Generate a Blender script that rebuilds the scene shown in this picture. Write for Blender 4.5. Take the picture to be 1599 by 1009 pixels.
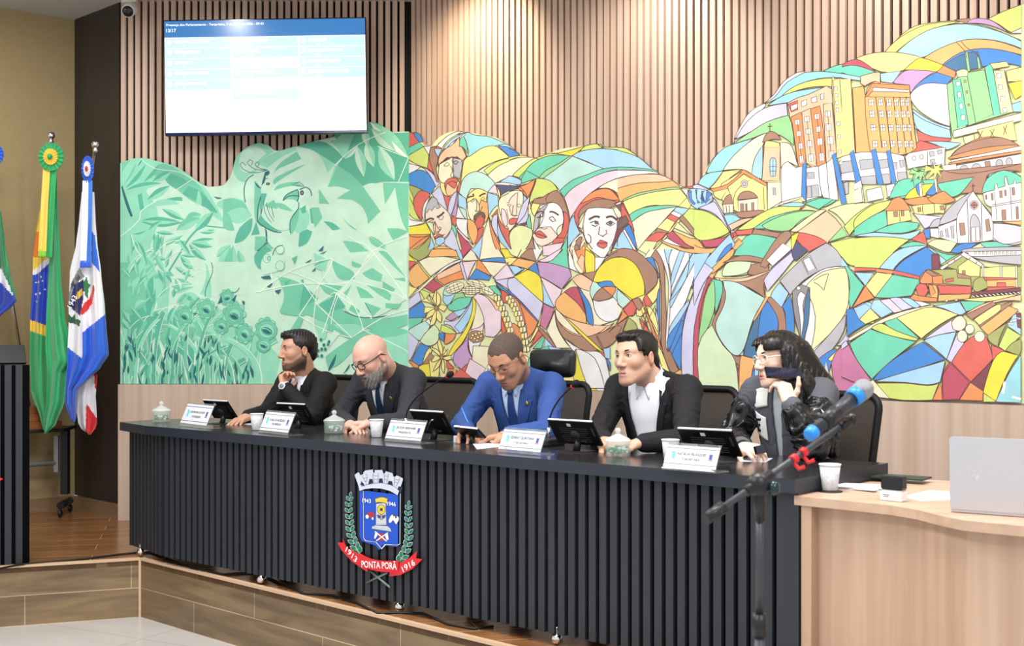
import bpy, bmesh, math, random
import numpy as np
from mathutils import Vector, Matrix, noise as mnoise
for o in list(bpy.data.objects): bpy.data.objects.remove(o)
SC = bpy.context.scene; COL = SC.collection
PI = math.pi
# ---------------------------------------------------------------- camera
F = 1970.0; CX = 799.5; CY = 524.0          # focal length and eye level in photo pixels
P = 0.34                                    # height of the stage above the hall floor
HC = P + 1.293                              # eye height of the photographer
HD = 0.513                                  # eye above desk top
cam = bpy.data.cameras.new('camera'); camo = bpy.data.objects.new('camera', cam); COL.objects.link(camo)
camo.location = (0, 0, HC); camo.rotation_euler = (PI/2, 0, 0)
cam.sensor_width = 36; cam.lens = 36*F/1599; cam.shift_y = (CY-504.5)/1599
cam.clip_start = .1; cam.clip_end = 100
cam.dof.use_dof = True; cam.dof.focus_distance = 6.6; cam.dof.aperture_fstop = 4.5
SC.camera = camo
# ---------------------------------------------------------------- world, lights, exposure
w = bpy.data.worlds.new('hall'); SC.world = w; w.use_nodes = True
w.node_tree.nodes['Background'].inputs[0].default_value = (.93, .96, 1, 1)
w.node_tree.nodes['Background'].inputs[1].default_value = .75
SC.view_settings.view_transform = 'Standard'; SC.view_settings.look = 'None'
SC.view_settings.exposure = 0.42; SC.view_settings.gamma = 1
CEIL = HC + (CY-27)/F*9.33
def area(name, loc, size, power, color=(1, .985, .97), aim=None, sy=None, spread=PI):
    l = bpy.data.lights.new(name, 'AREA'); l.shape = 'RECTANGLE'; l.size = size; l.size_y = sy or size
    l.energy = power; l.color = color; l.spread = spread
    o = bpy.data.objects.new(name, l); COL.objects.link(o); o.location = loc
    d = Vector(aim) - Vector(loc) if aim else Vector((0, 0, -1))
    o.rotation_euler = d.to_track_quat('-Z', 'Y').to_euler()
    return o
area('ceiling_light', (-2.2, 5.6, CEIL-.05), 1.2, 80)
area('ceiling_light', (.6, 4.2, CEIL-.05), 1.2, 85)
area('ceiling_light', (-1.6, 2.4, CEIL-.05), 1.2, 70)
area('ceiling_light', (1.9, 1.2, CEIL-.05), 1.2, 70)
area('ceiling_light', (2.6, 4.4, CEIL-.05), .9, 35)
area('ceiling_light', (-3.4, 7.6, CEIL-.05), .5, 14)
def spot(loc, aim, power, ang, color):
    l = bpy.data.lights.new('spot', 'SPOT'); l.energy = power; l.spot_size = math.radians(ang); l.spot_blend = .9
    l.color = color; l.shadow_soft_size = .05
    o = bpy.data.objects.new('ceiling_spot_light', l); COL.objects.link(o); o.location = loc
    o.rotation_euler = (Vector(aim)-Vector(loc)).to_track_quat('-Z', 'Y').to_euler()
spot((-.35, 7.9, CEIL-.05), (-.15, 8.45, 3.4), 60, 100, (1, .86, .64))
spot((.75, 7.0, CEIL-.05), (.85, 7.6, 2.9), 50, 110, (1, .95, .88))
spot((1.7, 6.2, CEIL-.05), (1.8, 6.8, 2.9), 30, 110, (1, .95, .9))
spot((-2.0, 8.0, CEIL-.05), (-2.0, 8.8, 2.9), 20, 110, (1, .97, .94))
# ---------------------------------------------------------------- plan of the room
TH = math.radians(39.6)
U = Vector((math.cos(TH), -math.sin(TH), 0)); N = Vector((math.sin(TH), math.cos(TH), 0))   # along / behind the desk
YL = 8.86
def ground(x, y, z): Y = (HC-z)*F/(y-CY); return Vector(((x-CX)/F*Y, Y, z))
def at(x, y, Y): return Vector(((x-CX)/F*Y, Y, HC-(y-CY)/F*Y))
SEAM = at(642, 600, YL); SEAM.z = 0
def wallL(x, y): p = at(x, y, YL); return p
def wallR(x, y):
    r = (x-CX)/F; s = (r*YL-SEAM.x)/(math.cos(TH)+r*math.sin(TH)); return at(x, y, YL-math.sin(TH)*s)
DT = HC-HD                                  # desk top height
DA = ground(226, 665, DT); DB = ground(1241, 749, DT)
DU = (DB-DA).normalized(); DN = Vector((-DU.y, DU.x, 0)); DL = (DB-DA).length
def D(x, y, d):                             # point at pixel on the upright plane d behind the desk front
    q = DA + DN*d; r = (x-CX)/F
    s = (r*q.y-q.x)/(DU.x-r*DU.y); return at(x, y, q.y+DU.y*s)
print('desk dir', math.degrees(math.atan2(-DU.y, DU.x)), DL, DA, DB)
def lin(c):
    return tuple(((v/255)/12.92 if v/255 <= .04045 else ((v/255+.055)/1.055)**2.4) for v in c)
# ---------------------------------------------------------------- materials
MATS = {}
def mat(name, col, rough=.5, metal=0, noise=0, nscale=20, bump=0, stretch=(1, 1, 1), col2=None, trans=0, ior=1.45, emit=0, coat=0, attr=None, alpha=1, sheen=0, spec=None, sss=0):
    if name in MATS: return MATS[name]
    m = bpy.data.materials.new(name); m.use_nodes = True; nt = m.node_tree; n = nt.nodes; L = nt.links
    b = n['Principled BSDF']; c = lin(col)+(1,)
    b.inputs['Base Color'].default_value = c; b.inputs['Roughness'].default_value = rough; b.inputs['Metallic'].default_value = metal
    b.inputs['Transmission Weight'].default_value = trans; b.inputs['IOR'].default_value = ior
    b.inputs['Coat Weight'].default_value = coat; b.inputs['Alpha'].default_value = alpha
    b.inputs['Sheen Weight'].default_value = sheen
    if spec is not None: b.inputs['Specular IOR Level'].default_value = spec
    if sss: b.inputs['Subsurface Weight'].default_value = sss; b.inputs['Subsurface Radius'].default_value = (.01, .004, .002); b.inputs['Subsurface Scale'].default_value = 1
    if emit: b.inputs['Emission Color'].default_value = c; b.inputs['Emission Strength'].default_value = emit
    src = None
    if attr:
        a = n.new('ShaderNodeAttribute'); a.attribute_name = attr; src = a.outputs['Color']; L.new(src, b.inputs['Base Color'])
        if emit: L.new(src, b.inputs['Emission Color'])
    if noise or bump or col2:
        tc = n.new('ShaderNodeTexCoord'); mp = n.new('ShaderNodeMapping'); mp.inputs['Scale'].default_value = stretch
        L.new(tc.outputs['Object'], mp.inputs[0]); nz = n.new('ShaderNodeTexNoise'); nz.inputs['Scale'].default_value = nscale
        nz.inputs['Detail'].default_value = 6; L.new(mp.outputs[0], nz.inputs['Vector'])
        if noise or col2:
            rr = n.new('ShaderNodeValToRGB'); rr.color_ramp.elements[0].position = .3; rr.color_ramp.elements[1].position = .7
            L.new(nz.outputs['Fac'], rr.inputs[0])
            if col2:
                rr.color_ramp.elements[0].color = c; rr.color_ramp.elements[1].color = lin(col2)+(1,)
                L.new(rr.outputs[0], b.inputs['Base Color'])
            else:
                lo = 1-noise; rr.color_ramp.elements[0].color = (lo, lo, lo, 1); rr.color_ramp.elements[1].color = (1, 1, 1, 1)
                mx = n.new('ShaderNodeMix'); mx.data_type = 'RGBA'; mx.blend_type = 'MULTIPLY'; mx.inputs[0].default_value = 1
                if src: L.new(src, mx.inputs[6])
                else: mx.inputs[6].default_value = c
                L.new(rr.outputs[0], mx.inputs[7]); L.new(mx.outputs[2], b.inputs['Base Color'])
        if bump:
            bp = n.new('ShaderNodeBump'); bp.inputs['Strength'].default_value = bump; bp.inputs['Distance'].default_value = .01
            L.new(nz.outputs['Fac'], bp.inputs['Height']); L.new(bp.outputs[0], b.inputs['Normal'])
    MATS[name] = m; return m
def brickmat(name, c1, c2, mortar, bw, bh, rotz=0, vertical=None, rough=.35, msize=.006, grain=.25, gs=(3, 30, 30), offset=.5):
    m = bpy.data.materials.new(name); m.use_nodes = True; nt = m.node_tree; n = nt.nodes; L = nt.links; b = n['Principled BSDF']
    tc = n.new('ShaderNodeTexCoord'); mp = n.new('ShaderNodeMapping'); mp.vector_type = 'POINT'
    L.new(tc.outputs['Object'], mp.inputs[0]); mp.inputs['Rotation'].default_value = (0, 0, rotz); src = mp.outputs[0]
    if vertical is not None:                 # use (along, z)
        sx = n.new('ShaderNodeSeparateXYZ'); cb = n.new('ShaderNodeCombineXYZ'); L.new(src, sx.inputs[0])
        L.new(sx.outputs[0], cb.inputs[0]); L.new(sx.outputs[2], cb.inputs[1]); src = cb.outputs[0]
    br = n.new('ShaderNodeTexBrick'); L.new(src, br.inputs[0])
    for k, v in (('Color1', c1), ('Color2', c2), ('Mortar', mortar)): br.inputs[k].default_value = lin(v)+(1,)
    br.inputs['Scale'].default_value = 1; br.inputs['Brick Width'].default_value = bw; br.inputs['Row Height'].default_value = bh
    br.inputs['Mortar Size'].default_value = msize; br.inputs['Mortar Smooth'].default_value = .1; br.inputs['Bias'].default_value = 0; br.offset = offset
    m2 = n.new('ShaderNodeMapping'); m2.inputs['Scale'].default_value = gs; L.new(src, m2.inputs[0])
    nz = n.new('ShaderNodeTexNoise'); nz.inputs['Scale'].default_value = 1; nz.inputs['Detail'].default_value = 8; nz.inputs['Distortion'].default_value = .8
    L.new(m2.outputs[0], nz.inputs['Vector']); rr = n.new('ShaderNodeValToRGB'); L.new(nz.outputs['Fac'], rr.inputs[0])
    lo = 1-grain; rr.color_ramp.elements[0].position = .32; rr.color_ramp.elements[1].position = .68
    rr.color_ramp.elements[0].color = (lo, lo, lo, 1); rr.color_ramp.elements[1].color = (1, 1, 1, 1)
    mx = n.new('ShaderNodeMix'); mx.data_type = 'RGBA'; mx.blend_type = 'MULTIPLY'; mx.inputs[0].default_value = 1
    L.new(br.outputs['Color'], mx.inputs[6]); L.new(rr.outputs[0], mx.inputs[7]); L.new(mx.outputs[2], b.inputs['Base Color'])
    b.inputs['Roughness'].default_value = rough; MATS[name] = m; return m
# ---------------------------------------------------------------- mesh builder
class MB:
    def __init__(s): s.v = []; s.f = []; s.mi = []; s.sm = []; s.mats = []; s.M = Matrix(); s.cur = 0; s.col = []; s.c = None
    def use(s, m):
        if m not in s.mats: s.mats.append(m)
        s.cur = s.mats.index(m); return s
    def add(s, vs, fs, smooth=False):
        b = len(s.v); s.v += [tuple(s.M @ Vector(v)) for v in vs]
        for f in fs: s.f.append(tuple(b+i for i in f)); s.mi.append(s.cur); s.sm.append(smooth); s.col.append(s.c)
        return s
    def box(s, c, d, R=None):
        R = R or Matrix(); c = Vector(c); vs = []
        for x in (-.5, .5):
            for y in (-.5, .5):
                for z in (-.5, .5): vs.append(c + R.to_3x3() @ Vector((x*d[0], y*d[1], z*d[2])))
        return s.add(vs, [(0, 1, 3, 2), (4, 6, 7, 5), (0, 4, 5, 1), (2, 3, 7, 6), (0, 2, 6, 4), (1, 5, 7, 3)])
    def prism(s, poly, h0, h1, M=None, smooth=False):       # poly in xy, extruded along z
        M = M or Matrix(); n = len(poly)
        A = sum(poly[i][0]*poly[(i+1) % n][1]-poly[(i+1) % n][0]*poly[i][1] for i in range(n))
        if A < 0: poly = poly[::-1]
        vs = [M @ Vector((p[0], p[1], h0)) for p in poly]+[M @ Vector((p[0], p[1], h1)) for p in poly]
        s.add(vs, [tuple(range(n))[::-1], tuple(range(n, 2*n))])
        b = len(s.v)-2*n
        for i in range(n):
            j = (i+1) % n; s.f.append((b+i, b+j, b+n+j, b+n+i)); s.mi.append(s.cur); s.sm.append(smooth); s.col.append(s.c)
        return s
    def tube(s, pts, r, n=10, cap=True):
        pts = [Vector(p) for p in pts]; m = len(pts); rs = r if isinstance(r, (list, tuple)) else [r]*m; vs = []; fs = []
        up = None
        for i, p in enumerate(pts):
            t = (pts[min(i+1, m-1)]-pts[max(i-1, 0)]).normalized()
            if up is None: up = t.orthogonal().normalized()
            else: up = (up-t*up.dot(t)).normalized()
            sd = t.cross(up)
            for k in range(n): a = 2*PI*k/n; vs.append(p+(up*math.cos(a)+sd*math.sin(a))*rs[i])
        for i in range(m-1):
            for k in range(n): j = (k+1) % n; fs.append((i*n+k, i*n+j, (i+1)*n+j, (i+1)*n+k))
        s.add(vs, fs, True)
        if cap: b = len(s.v)-len(vs); s._f(tuple(range(b, b+n))[::-1]); s._f(tuple(range(b+(m-1)*n, b+m*n)))
        return s
    def _f(s, f, sm=False): s.f.append(f); s.mi.append(s.cur); s.sm.append(sm); s.col.append(s.c)
    def lathe(s, prof, n=24, c=(0, 0, 0), axis=None, cap=True):  # prof [(r,z)]
        c = Vector(c); R = (Vector(axis).to_track_quat('Z', 'Y').to_matrix() if axis else Matrix.Identity(3)); vs = []; fs = []
        for r, z in prof:
            for k in range(n): a = 2*PI*k/n; vs.append(c+R @ Vector((r*math.cos(a), r*math.sin(a), z)))
        for i in range(len(prof)-1):
            for k in range(n): j = (k+1) % n; fs.append((i*n+k, i*n+j, (i+1)*n+j, (i+1)*n+k))
        s.add(vs, fs, True); b = len(s.v)-len(vs)
        if cap:
            if prof[0][0] > 1e-5: s._f(tuple(range(b, b+n))[::-1])
            if prof[-1][0] > 1e-5: s._f(tuple(range(b+(len(prof)-1)*n, b+len(prof)*n)))
        return s
    def ball(s, c, r, n=16, R=None):
        r = (r, r, r) if not isinstance(r, (tuple, list)) else r; c = Vector(c); R = R.to_3x3() if R else Matrix.Identity(3); vs = []; fs = []; m = n//2
        for i in range(m+1):
            th = PI*i/m
            for k in range(n): a = 2*PI*k/n; vs.append(c+R @ Vector((r[0]*math.sin(th)*math.cos(a), r[1]*math.sin(th)*math.sin(a), -r[2]*math.cos(th))))
        for i in range(m):
            for k in range(n): j = (k+1) % n; fs.append((i*n+k, i*n+j, (i+1)*n+j, (i+1)*n+k))
        return s.add(vs, fs, True)
    def obj(s, name, m=None, parent=None, bevel=0, loc=None, rotz=0, weld=False):
        me = bpy.data.meshes.new(name); me.from_pydata(s.v, [], s.f); me.update()
        if m is not None and not s.mats: s.mats = [m]
        for q in s.mats: me.materials.append(q)
        me.polygons.foreach_set('material_index', s.mi); me.polygons.foreach_set('use_smooth', s.sm)
        if any(c is not None for c in s.col):
            at_ = me.color_attributes.new('paint', 'FLOAT_COLOR', 'CORNER'); d = np.ones((len(me.loops), 4), np.float32); k = 0
            for f, c in zip(s.f, s.col):
                if c is not None: d[k:k+len(f), :3] = c
                k += len(f)
            at_.data.foreach_set('color', d.ravel())
        o = bpy.data.objects.new(name, me); COL.objects.link(o)
        if loc: o.location = loc
        o.rotation_euler.z = rotz
        if parent: o.parent = parent
        if bevel:
            b = o.modifiers.new('bevel', 'BEVEL'); b.width = bevel; b.segments = 2; b.limit_method = 'ANGLE'; b.angle_limit = .8
        return o
def thing(name, label, cat, loc=(0, 0, 0), rotz=0, group=None):
    o = bpy.data.objects.new(name, None); COL.objects.link(o); o.location = loc; o.rotation_euler = (0, 0, rotz); o.empty_display_size = .1
    return tag(o, label, cat, group)
def tag(o, label, cat, group=None):
    o['label'] = label; o['category'] = cat
    if group: o['group'] = group
    return o
def struct(o): o['kind'] = 'structure'; return o
def dup(root, loc, rotz, label, group=None):
    r = root.copy(); COL.objects.link(r); r.location = loc; r.rotation_euler = (0, 0, rotz); r['label'] = label
    if group: r['group'] = group
    for ch in list(root.children):
        c = ch.copy(); COL.objects.link(c); c.parent = r
        for g in ch.children: d = g.copy(); COL.objects.link(d); d.parent = c
    return r
def text_mb(mb, s, size, M, ext=.0008, align='CENTER', bold=0, sx=1):
    cu = bpy.data.curves.new('t', 'FONT'); cu.body = s; cu.size = size; cu.align_x = align; cu.align_y = 'CENTER'; cu.extrude = ext; cu.offset = bold; cu.resolution_u = 3
    o = bpy.data.objects.new('t', cu); COL.objects.link(o)
    me = bpy.data.meshes.new_from_object(o.evaluated_get(bpy.context.evaluated_depsgraph_get()))
    vs = [M @ Vector((v.co.x*sx, v.co.y, v.co.z)) for v in me.vertices]; mb.add(vs, [tuple(p.vertices) for p in me.polygons])
    bpy.data.objects.remove(o); bpy.data.meshes.remove(me); bpy.data.curves.remove(cu)
def frame(o, x, y, z):                      # matrix from origin and axes
    return Matrix(((x[0], y[0], z[0], o[0]), (x[1], y[1], z[1], o[1]), (x[2], y[2], z[2], o[2]), (0, 0, 0, 1)))
rnd = random.Random(7)
# ================================================================ the setting
woodm = mat('light_wood_laminate', (204, 184, 168), .5, col2=(184, 160, 140), nscale=1.0, stretch=(22, 22, .5))
slatm = mat('slat_wood', (212, 184, 164), .5, col2=(190, 160, 140), nscale=1.0, stretch=(26, 26, .7))
darkm = mat('dark_laminate', (58, 50, 47), .42, col2=(46, 40, 38), nscale=1.5, stretch=(3, 3, .5))
blackfelt = mat('black_backing', (18, 16, 17), .9)
olivem = mat('olive_paint', (176, 155, 112), .8, noise=.06, nscale=30, bump=.1)
ceilm = mat('ceiling_paint', (200, 198, 196), .9)
planks = brickmat('stage_planks', (158, 108, 66), (132, 88, 52), (186, 156, 122), 1.2, .2, rotz=math.radians(-14), rough=.22, msize=.0035, grain=.35, gs=(2.2, 16, 10))
tilem = brickmat('hall_tiles', (200, 197, 192), (192, 189, 184), (168, 163, 158), 1.0, 1.0, rotz=.5, rough=.25, msize=.003, grain=.08, gs=(2, 5, 5), offset=0)
mb = MB().use(tilem); mb.box((1, 5, -.05), (16, 16, .1)); struct(mb.obj('floor'))
# stage: corner points on the stage top
c0 = ground(219, 872, P); cR = ground(749, 999, P); cL = ground(0, 885, P)
dR = (cR-c0).normalized(); dL = (cL-c0).normalized()
e1 = c0+dR*6.5; e2 = c0+dL*3.5
mb = MB().use(planks); poly = [(e2.x, e2.y), (c0.x, c0.y), (e1.x, e1.y), (e1.x+5, e1.y+6), (5, 11), (-6, 11), (-6, 9)]
mb.prism(poly, P-.04, P); struct(mb.obj('floor'))
def riser(a, d, L, name):
    ang = math.atan2(d.y, d.x)
    rm = brickmat('riser_tiles_'+name, (136, 112, 82), (158, 130, 96), (206, 182, 150), 1.15, .17, vertical=1, rough=.35, msize=.0025, grain=.5, gs=(1.8, 14, 5))
    o = MB().use(rm).box((L/2, .03, P/2-.002), (L, .06, P-.004))
    ob = o.obj('trim_1', loc=(a.x, a.y, 0), rotz=ang); struct(ob)
    t = MB().use(mat('step_trim', (205, 172, 140), .4)).box((L/2, .01, P-.004), (L, .03, .014)).obj('trim_2', loc=(a.x, a.y, 0), rotz=ang); struct(t)
riser(c0, dR, 6.5, 'right')
a = c0+dL*3.5; riser(a, -dL, 3.5, 'left')
struct(MB().use(mat('step_trim', (205, 172, 140))).box((c0.x, c0.y-.002, P/2), (.014, .014, P)).obj('trim_3'))
# walls
def wallbox(a, b, z0, z1, t, m, name, back=1, bev=0):
    a = Vector((a[0], a[1], 0)); b = Vector((b[0], b[1], 0)); d = (b-a).normalized(); nn = Vector((-d.y, d.x, 0))*back; L = (b-a).length
    mbx = MB().use(m); M = frame((a+b)/2+nn*t/2+Vector((0, 0, (z0+z1)/2)), d, nn, (0, 0, 1)); mbx.box((0, 0, 0), (L, t, z1-z0), None)
    mbx.v = [tuple(M @ Vector(v)) for v in mbx.v]; return mbx.obj(name, bevel=bev)
LE = Vector((wallL(189, 600).x, YL, 0)); RE = SEAM+U*6.2
WB = HC-(600-CY)/F*YL                       # bottom of the mural = top of the wainscot
struct(wallbox((LE.x, LE.y+.04), (SEAM.x, SEAM.y+.04), 0, CEIL, .1, blackfelt, 'wall_back'))
struct(wallbox(SEAM+N*.04, RE+N*.04, 0, CEIL, .1, blackfelt, 'wall_back'))
# slat cladding, one run per wall face; slats stop where the mural rises
def slats(a, d, L, zlow, name):
    n_ = Vector((-d.y, d.x, 0)); mbx = MB().use(slatm); p = .0502; k = 0; s = p*.3
    while s < L-.02:
        z0 = zlow(s); c = a+d*s+n_*.018; M = frame(c+Vector((0, 0, (z0+CEIL)/2)), d, n_, (0, 0, 1))
        mbx.M = M; mbx.box((0, 0, 0), (.033, .03, CEIL-z0)); mbx.M = Matrix(); s += p
    return mbx.obj(name)
slatL = slats(LE, Vector((1, 0, 0)), SEAM.x-LE.x, lambda s: WB-.02, 'trim_4'); struct(slatL)
slatR = slats(SEAM, U, 6.2, lambda s: WB-.02, 'trim_5'); struct(slatR)
# wainscot below the mural
struct(wallbox((LE.x-.01, YL-.037), (SEAM.x-.013, YL-.037), P, WB, .05, woodm, 'trim_6'))
q = wallR(1363, 620); q.z = 0
struct(wallbox(SEAM-N*.037+U*.013, q-N*.037, P, WB, .05, woodm, 'trim_7'))
struct(wallbox(q-N*.050-U*.0, RE-N*.050, P, WB, .06, woodm, 'trim_8'))
# dark side wall and olive wall
k1 = ground(116.5, 795, P); k0 = ground(188, 809.5, P); ko = ground(49, 801, P)
dd = (k1-k0).normalized(); do = (ko-k1).normalized()
do = Vector((-.70, -.55, 0)).normalized() if False else do
struct(wallbox((k1.x, k1.y), (k0.x-.005, k0.y-.01), P+.105, CEIL+.3, .08, darkm, 'wall_left', 1))
oE = k1+do*4.2
struct(wallbox((oE.x, oE.y), (k1.x, k1.y), P, CEIL+.3, .08, olivem, 'wall_left', 1))
bbm = brickmat('baseboard_tile', (150, 120, 92), (160, 128, 96), (190, 170, 145), .9, .3, vertical=1, rough=.35, grain=.3)
struct(wallbox((oE.x, oE.y-.012), (k1.x, k1.y-.012), P, P+.10, .02, bbm, 'baseboard_left', 1))
struct(wallbox((k1.x, k1.y-.012), (k0.x, k0.y-.02), P, P+.10, .03, bbm, 'baseboard_left', 1))
# ceiling over the stage
mb = MB().use(ceilm); mb.box((0, 5.2, CEIL+.05), (14, 10, .1)); struct(mb.obj('ceiling'))
# ================================================================ the painted mural
PAL = dict(y=(246,233,140), Y=(240,222,62), c=(241,234,200), g=(208,224,112), G=(104,207,172), t=(186,226,216), k=(150,212,140), o=(242,178,104),
  O=(236,142,84), r=(218,96,84), R=(188,74,94), p=(236,212,224), v=(208,206,236), V=(194,150,196), b=(166,212,240), B=(62,132,212), n=(166,122,98),
  N=(112,84,76), w=(238,238,238), s=(238,220,202), e=(182,182,188), a=(242,196,158), m=(198,116,156), l=(164,170,96), d=(72,76,112), L=(228,234,172),
  D=(60,110,150), E=(140,140,145), T=(150,215,225), q=(120,60,70), K=(50,150,120), X=(92,62,58), W=(250,248,235), h=(214,236,190))
PAL.update(A=(196,232,208), C=(146,218,186), F=(116,200,166), H=(88,182,152), I=(38,104,112), J=(236,248,232))
INK = (96, 66, 58)
def smooth_poly(pts, closed=True, step=3):
    n = len(pts)
    if n < 3: return pts
    sharp = []
    for i in range(n):
        if not closed and i in (0, n-1): sharp.append(True); continue
        a, b, c = pts[i-1], pts[i], pts[(i+1) % n]
        v1 = (b[0]-a[0], b[1]-a[1]); v2 = (c[0]-b[0], c[1]-b[1]); l1 = math.hypot(*v1) or 1; l2 = math.hypot(*v2) or 1
        sharp.append((v1[0]*v2[0]+v1[1]*v2[1])/(l1*l2) < .62)
    out = []
    for i in range(n if closed else n-1):
        p0, p1, p2, p3 = pts[i-1], pts[i], pts[(i+1) % n], pts[(i+2) % n]
        if sharp[i]: p0 = p1
        if sharp[(i+1) % n]: p3 = p2
        m1 = ((p2[0]-p0[0])*.5, (p2[1]-p0[1])*.5); m2 = ((p3[0]-p1[0])*.5, (p3[1]-p1[1])*.5)
        if sharp[i]: m1 = ((p2[0]-p1[0])-m2[0]*.5, (p2[1]-p1[1])-m2[1]*.5) if not sharp[(i+1) % n] else (p2[0]-p1[0], p2[1]-p1[1])
        if sharp[(i+1) % n]: m2 = ((p2[0]-p1[0])-m1[0]*.5, (p2[1]-p1[1])-m1[1]*.5) if not sharp[i] else (p2[0]-p1[0], p2[1]-p1[1])
        k = 1 if sharp[i] and sharp[(i+1) % n] else step
        for j in range(k):
            t = j/k; t2 = t*t; t3 = t2*t
            out.append(((2*t3-3*t2+1)*p1[0]+(t3-2*t2+t)*m1[0]+(-2*t3+3*t2)*p2[0]+(t3-t2)*m2[0],
                        (2*t3-3*t2+1)*p1[1]+(t3-2*t2+t)*m1[1]+(-2*t3+3*t2)*p2[1]+(t3-t2)*m2[1]))
    if not closed: out.append(pts[-1])
    return out
class Painting:
    def __init__(s, mapf, nrm, off): s.mb = MB().use(paintm); s.map = mapf; s.n = nrm; s.i = 0; s.off = off; s.fade = 1; s.bounds = None
    def P(s, q, e=0): p = s.map(q[0], q[1]); return p - s.n*(s.off+s.i*.000006+e)
    def poly(s, pts, col, line=1.0, ink=INK, clipy=None):
        s.i += 1; V = [s.P(q) for q in pts]
        s.mb.c = lin(tuple(c_*s.fade+255*(1-s.fade) for c_ in col)); b = len(s.mb.v)
        from mathutils.geometry import tessellate_polygon
        tris = tessellate_polygon([[Vector((q[0], q[1], 0)) for q in pts]])
        s.mb.add(V, tris)
        if line:
            run = [pts[0]]
            for q in pts[1:]+[pts[0]]:
                a = run[-1]; B = s.bounds
                if B and any(abs(a[k]-B[k][j]) < .6 and abs(q[k]-B[k][j]) < .6 for k in (0, 1) for j in (0, 1)):
                    if len(run) > 1: s.stroke(run, line, ink)
                    run = [q]
                else: run.append(q)
            if len(run) > 1: s.stroke(run, line, ink)
    def stroke(s, pts, w=1.0, ink=INK):
        s.i += 1; s.mb.c = lin(ink); n = len(pts); vs = []; fs = []
        for i, q in enumerate(pts):
            a = pts[max(i-1, 0)]; c = pts[min(i+1, n-1)]; dx, dy = c[0]-a[0], c[1]-a[1]; L = math.hypot(dx, dy) or 1
            nx, ny = -dy/L*w*.5, dx/L*w*.5; vs += [s.P((q[0]+nx, q[1]+ny)), s.P((q[0]-nx, q[1]-ny))]
        for i in range(n-1): fs.append((2*i, 2*i+1, 2*i+3, 2*i+2))
        s.mb.add(vs, fs)
    def run(s, tile, txt):
        ox, oy, sc = tile[:3]; s.bounds = None
        if sc > 1: lim = 1004/sc; s.bounds = ((ox, ox+lim), (oy, oy+lim))
        down = tile in (T4, T5, T6, T9)
        for ln in txt.strip().split('\n'):
            tk = ln.split(); code = tk[0]; nums = [float(z) for z in tk[1:]]
            if not nums: continue
            if down: nums = [v+150 if i % 2 and v >= 1000 else v for i, v in enumerate(nums)]
            pts = [(ox+nums[i]/sc, oy+nums[i+1]/sc) for i in range(0, len(nums)-1, 2)]
            if code[0] == '~':                       # two-tone leaf: base, tip, width
                (x0, y0), (x1, y1) = pts[:2]; wd_ = nums[4]/sc; dx, dy = x1-x0, y1-y0; L_ = math.hypot(dx, dy); nx, ny = -dy/L_*wd_, dx/L_*wd_
                bend = .25*(rnd.random()-.5)
                mid = [(x0+dx*t+nx*bend*4*t*(1-t), y0+dy*t+ny*bend*4*t*(1-t)) for t in (0, .25, .5, .75, 1)]
                for sg, cc in ((1, PAL[code[1]]), (-1, PAL[code[2]])):
                    side = [(m_[0]+sg*nx*k, m_[1]+sg*ny*k) for m_, k in zip(mid[1:4], (.36, .5, .34))]
                    s.poly([mid[0]]+smooth_poly([mid[0]]+side+[mid[4]], False)[1:]+mid[3:0:-1], cc, 0)
                continue
            if code[0] == '-':                       # line work; digits = width
                cc = PAL[code[1]] if len(code) > 1 and code[1].isalpha() else INK
                wd = float(code.lstrip('-').lstrip('abcdefghijklmnopqrstuvwxyzABCDEFGHIJKLMNOPQRSTUVWXYZ') or 1.1)
                s.stroke(smooth_poly(pts, False), wd, cc)
            elif code[0] == '*':                     # ellipse: cx cy rx ry [angle]
                cx_, cy_, rx, ry = nums[:4]; an = math.radians(nums[4]) if len(nums) > 4 else 0
                pp = [(ox+(cx_+rx*math.cos(t)*math.cos(an)-ry*math.sin(t)*math.sin(an))/sc, oy+(cy_+rx*math.cos(t)*math.sin(an)+ry*math.sin(t)*math.cos(an))/sc) for t in [2*PI*k/16 for k in range(16)]]
                s.poly(pp, PAL[code[1]], .9)
            elif code[0] == '_':                     # fill without outline
                s.poly(smooth_poly(pts), PAL[code[1]], 0)
            elif code[0] == '#':                     # straight-edged
                s.poly(pts, PAL[code[1]], .9)
            else: s.poly(smooth_poly(pts), PAL[code[0]], 1.1)
paintm = mat('mural_paint', (255, 255, 255), .6, attr='paint', noise=.13, nscale=9, bump=0)
topR = [(644,600),(644,207),(655,208),(662,218),(668,228),(680,229),(690,216),(705,208),(720,206),(738,208),(760,212),(780,216),(795,226),(802,235),(818,242),(835,247),(845,247),(858,242),(880,234),(905,230),(925,228),(940,225),(950,232),(970,232),(985,237),(1000,246),(1015,260),(1028,270),(1040,277),(1057,285),(1068,292),(1085,293),(1095,288),(1107,266),(1118,249),(1133,232),(1149,226),(1154,211),(1165,192),(1179,172),(1199,163),(1214,149),(1226,132),(1246,117),(1263,114),(1291,113),(1310,104),(1330,99),(1342,93),(1387,84),(1400,70),(1412,59),(1431,43),(1464,36),(1498,34),(1514,31),(1548,32),(1570,22),(1586,14),(1599,10),(1640,-14),(1700,-40),(1760,-50),(1760,641)]
topL = [(190,600.5),(190,256),(200,252),(212,249),(228,248),(240,251),(252,257),(268,260),(285,267),(300,277),(315,287),(325,292),(340,292),(352,289),(362,275),(368,255),(375,243),(387,236),(405,227),(420,228),(430,236),(445,236),(470,228),(500,220),(530,213),(548,206),(562,193),(575,195),(590,202),(606,209),(622,207),(639.3,207),(639.3,600)]
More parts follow.
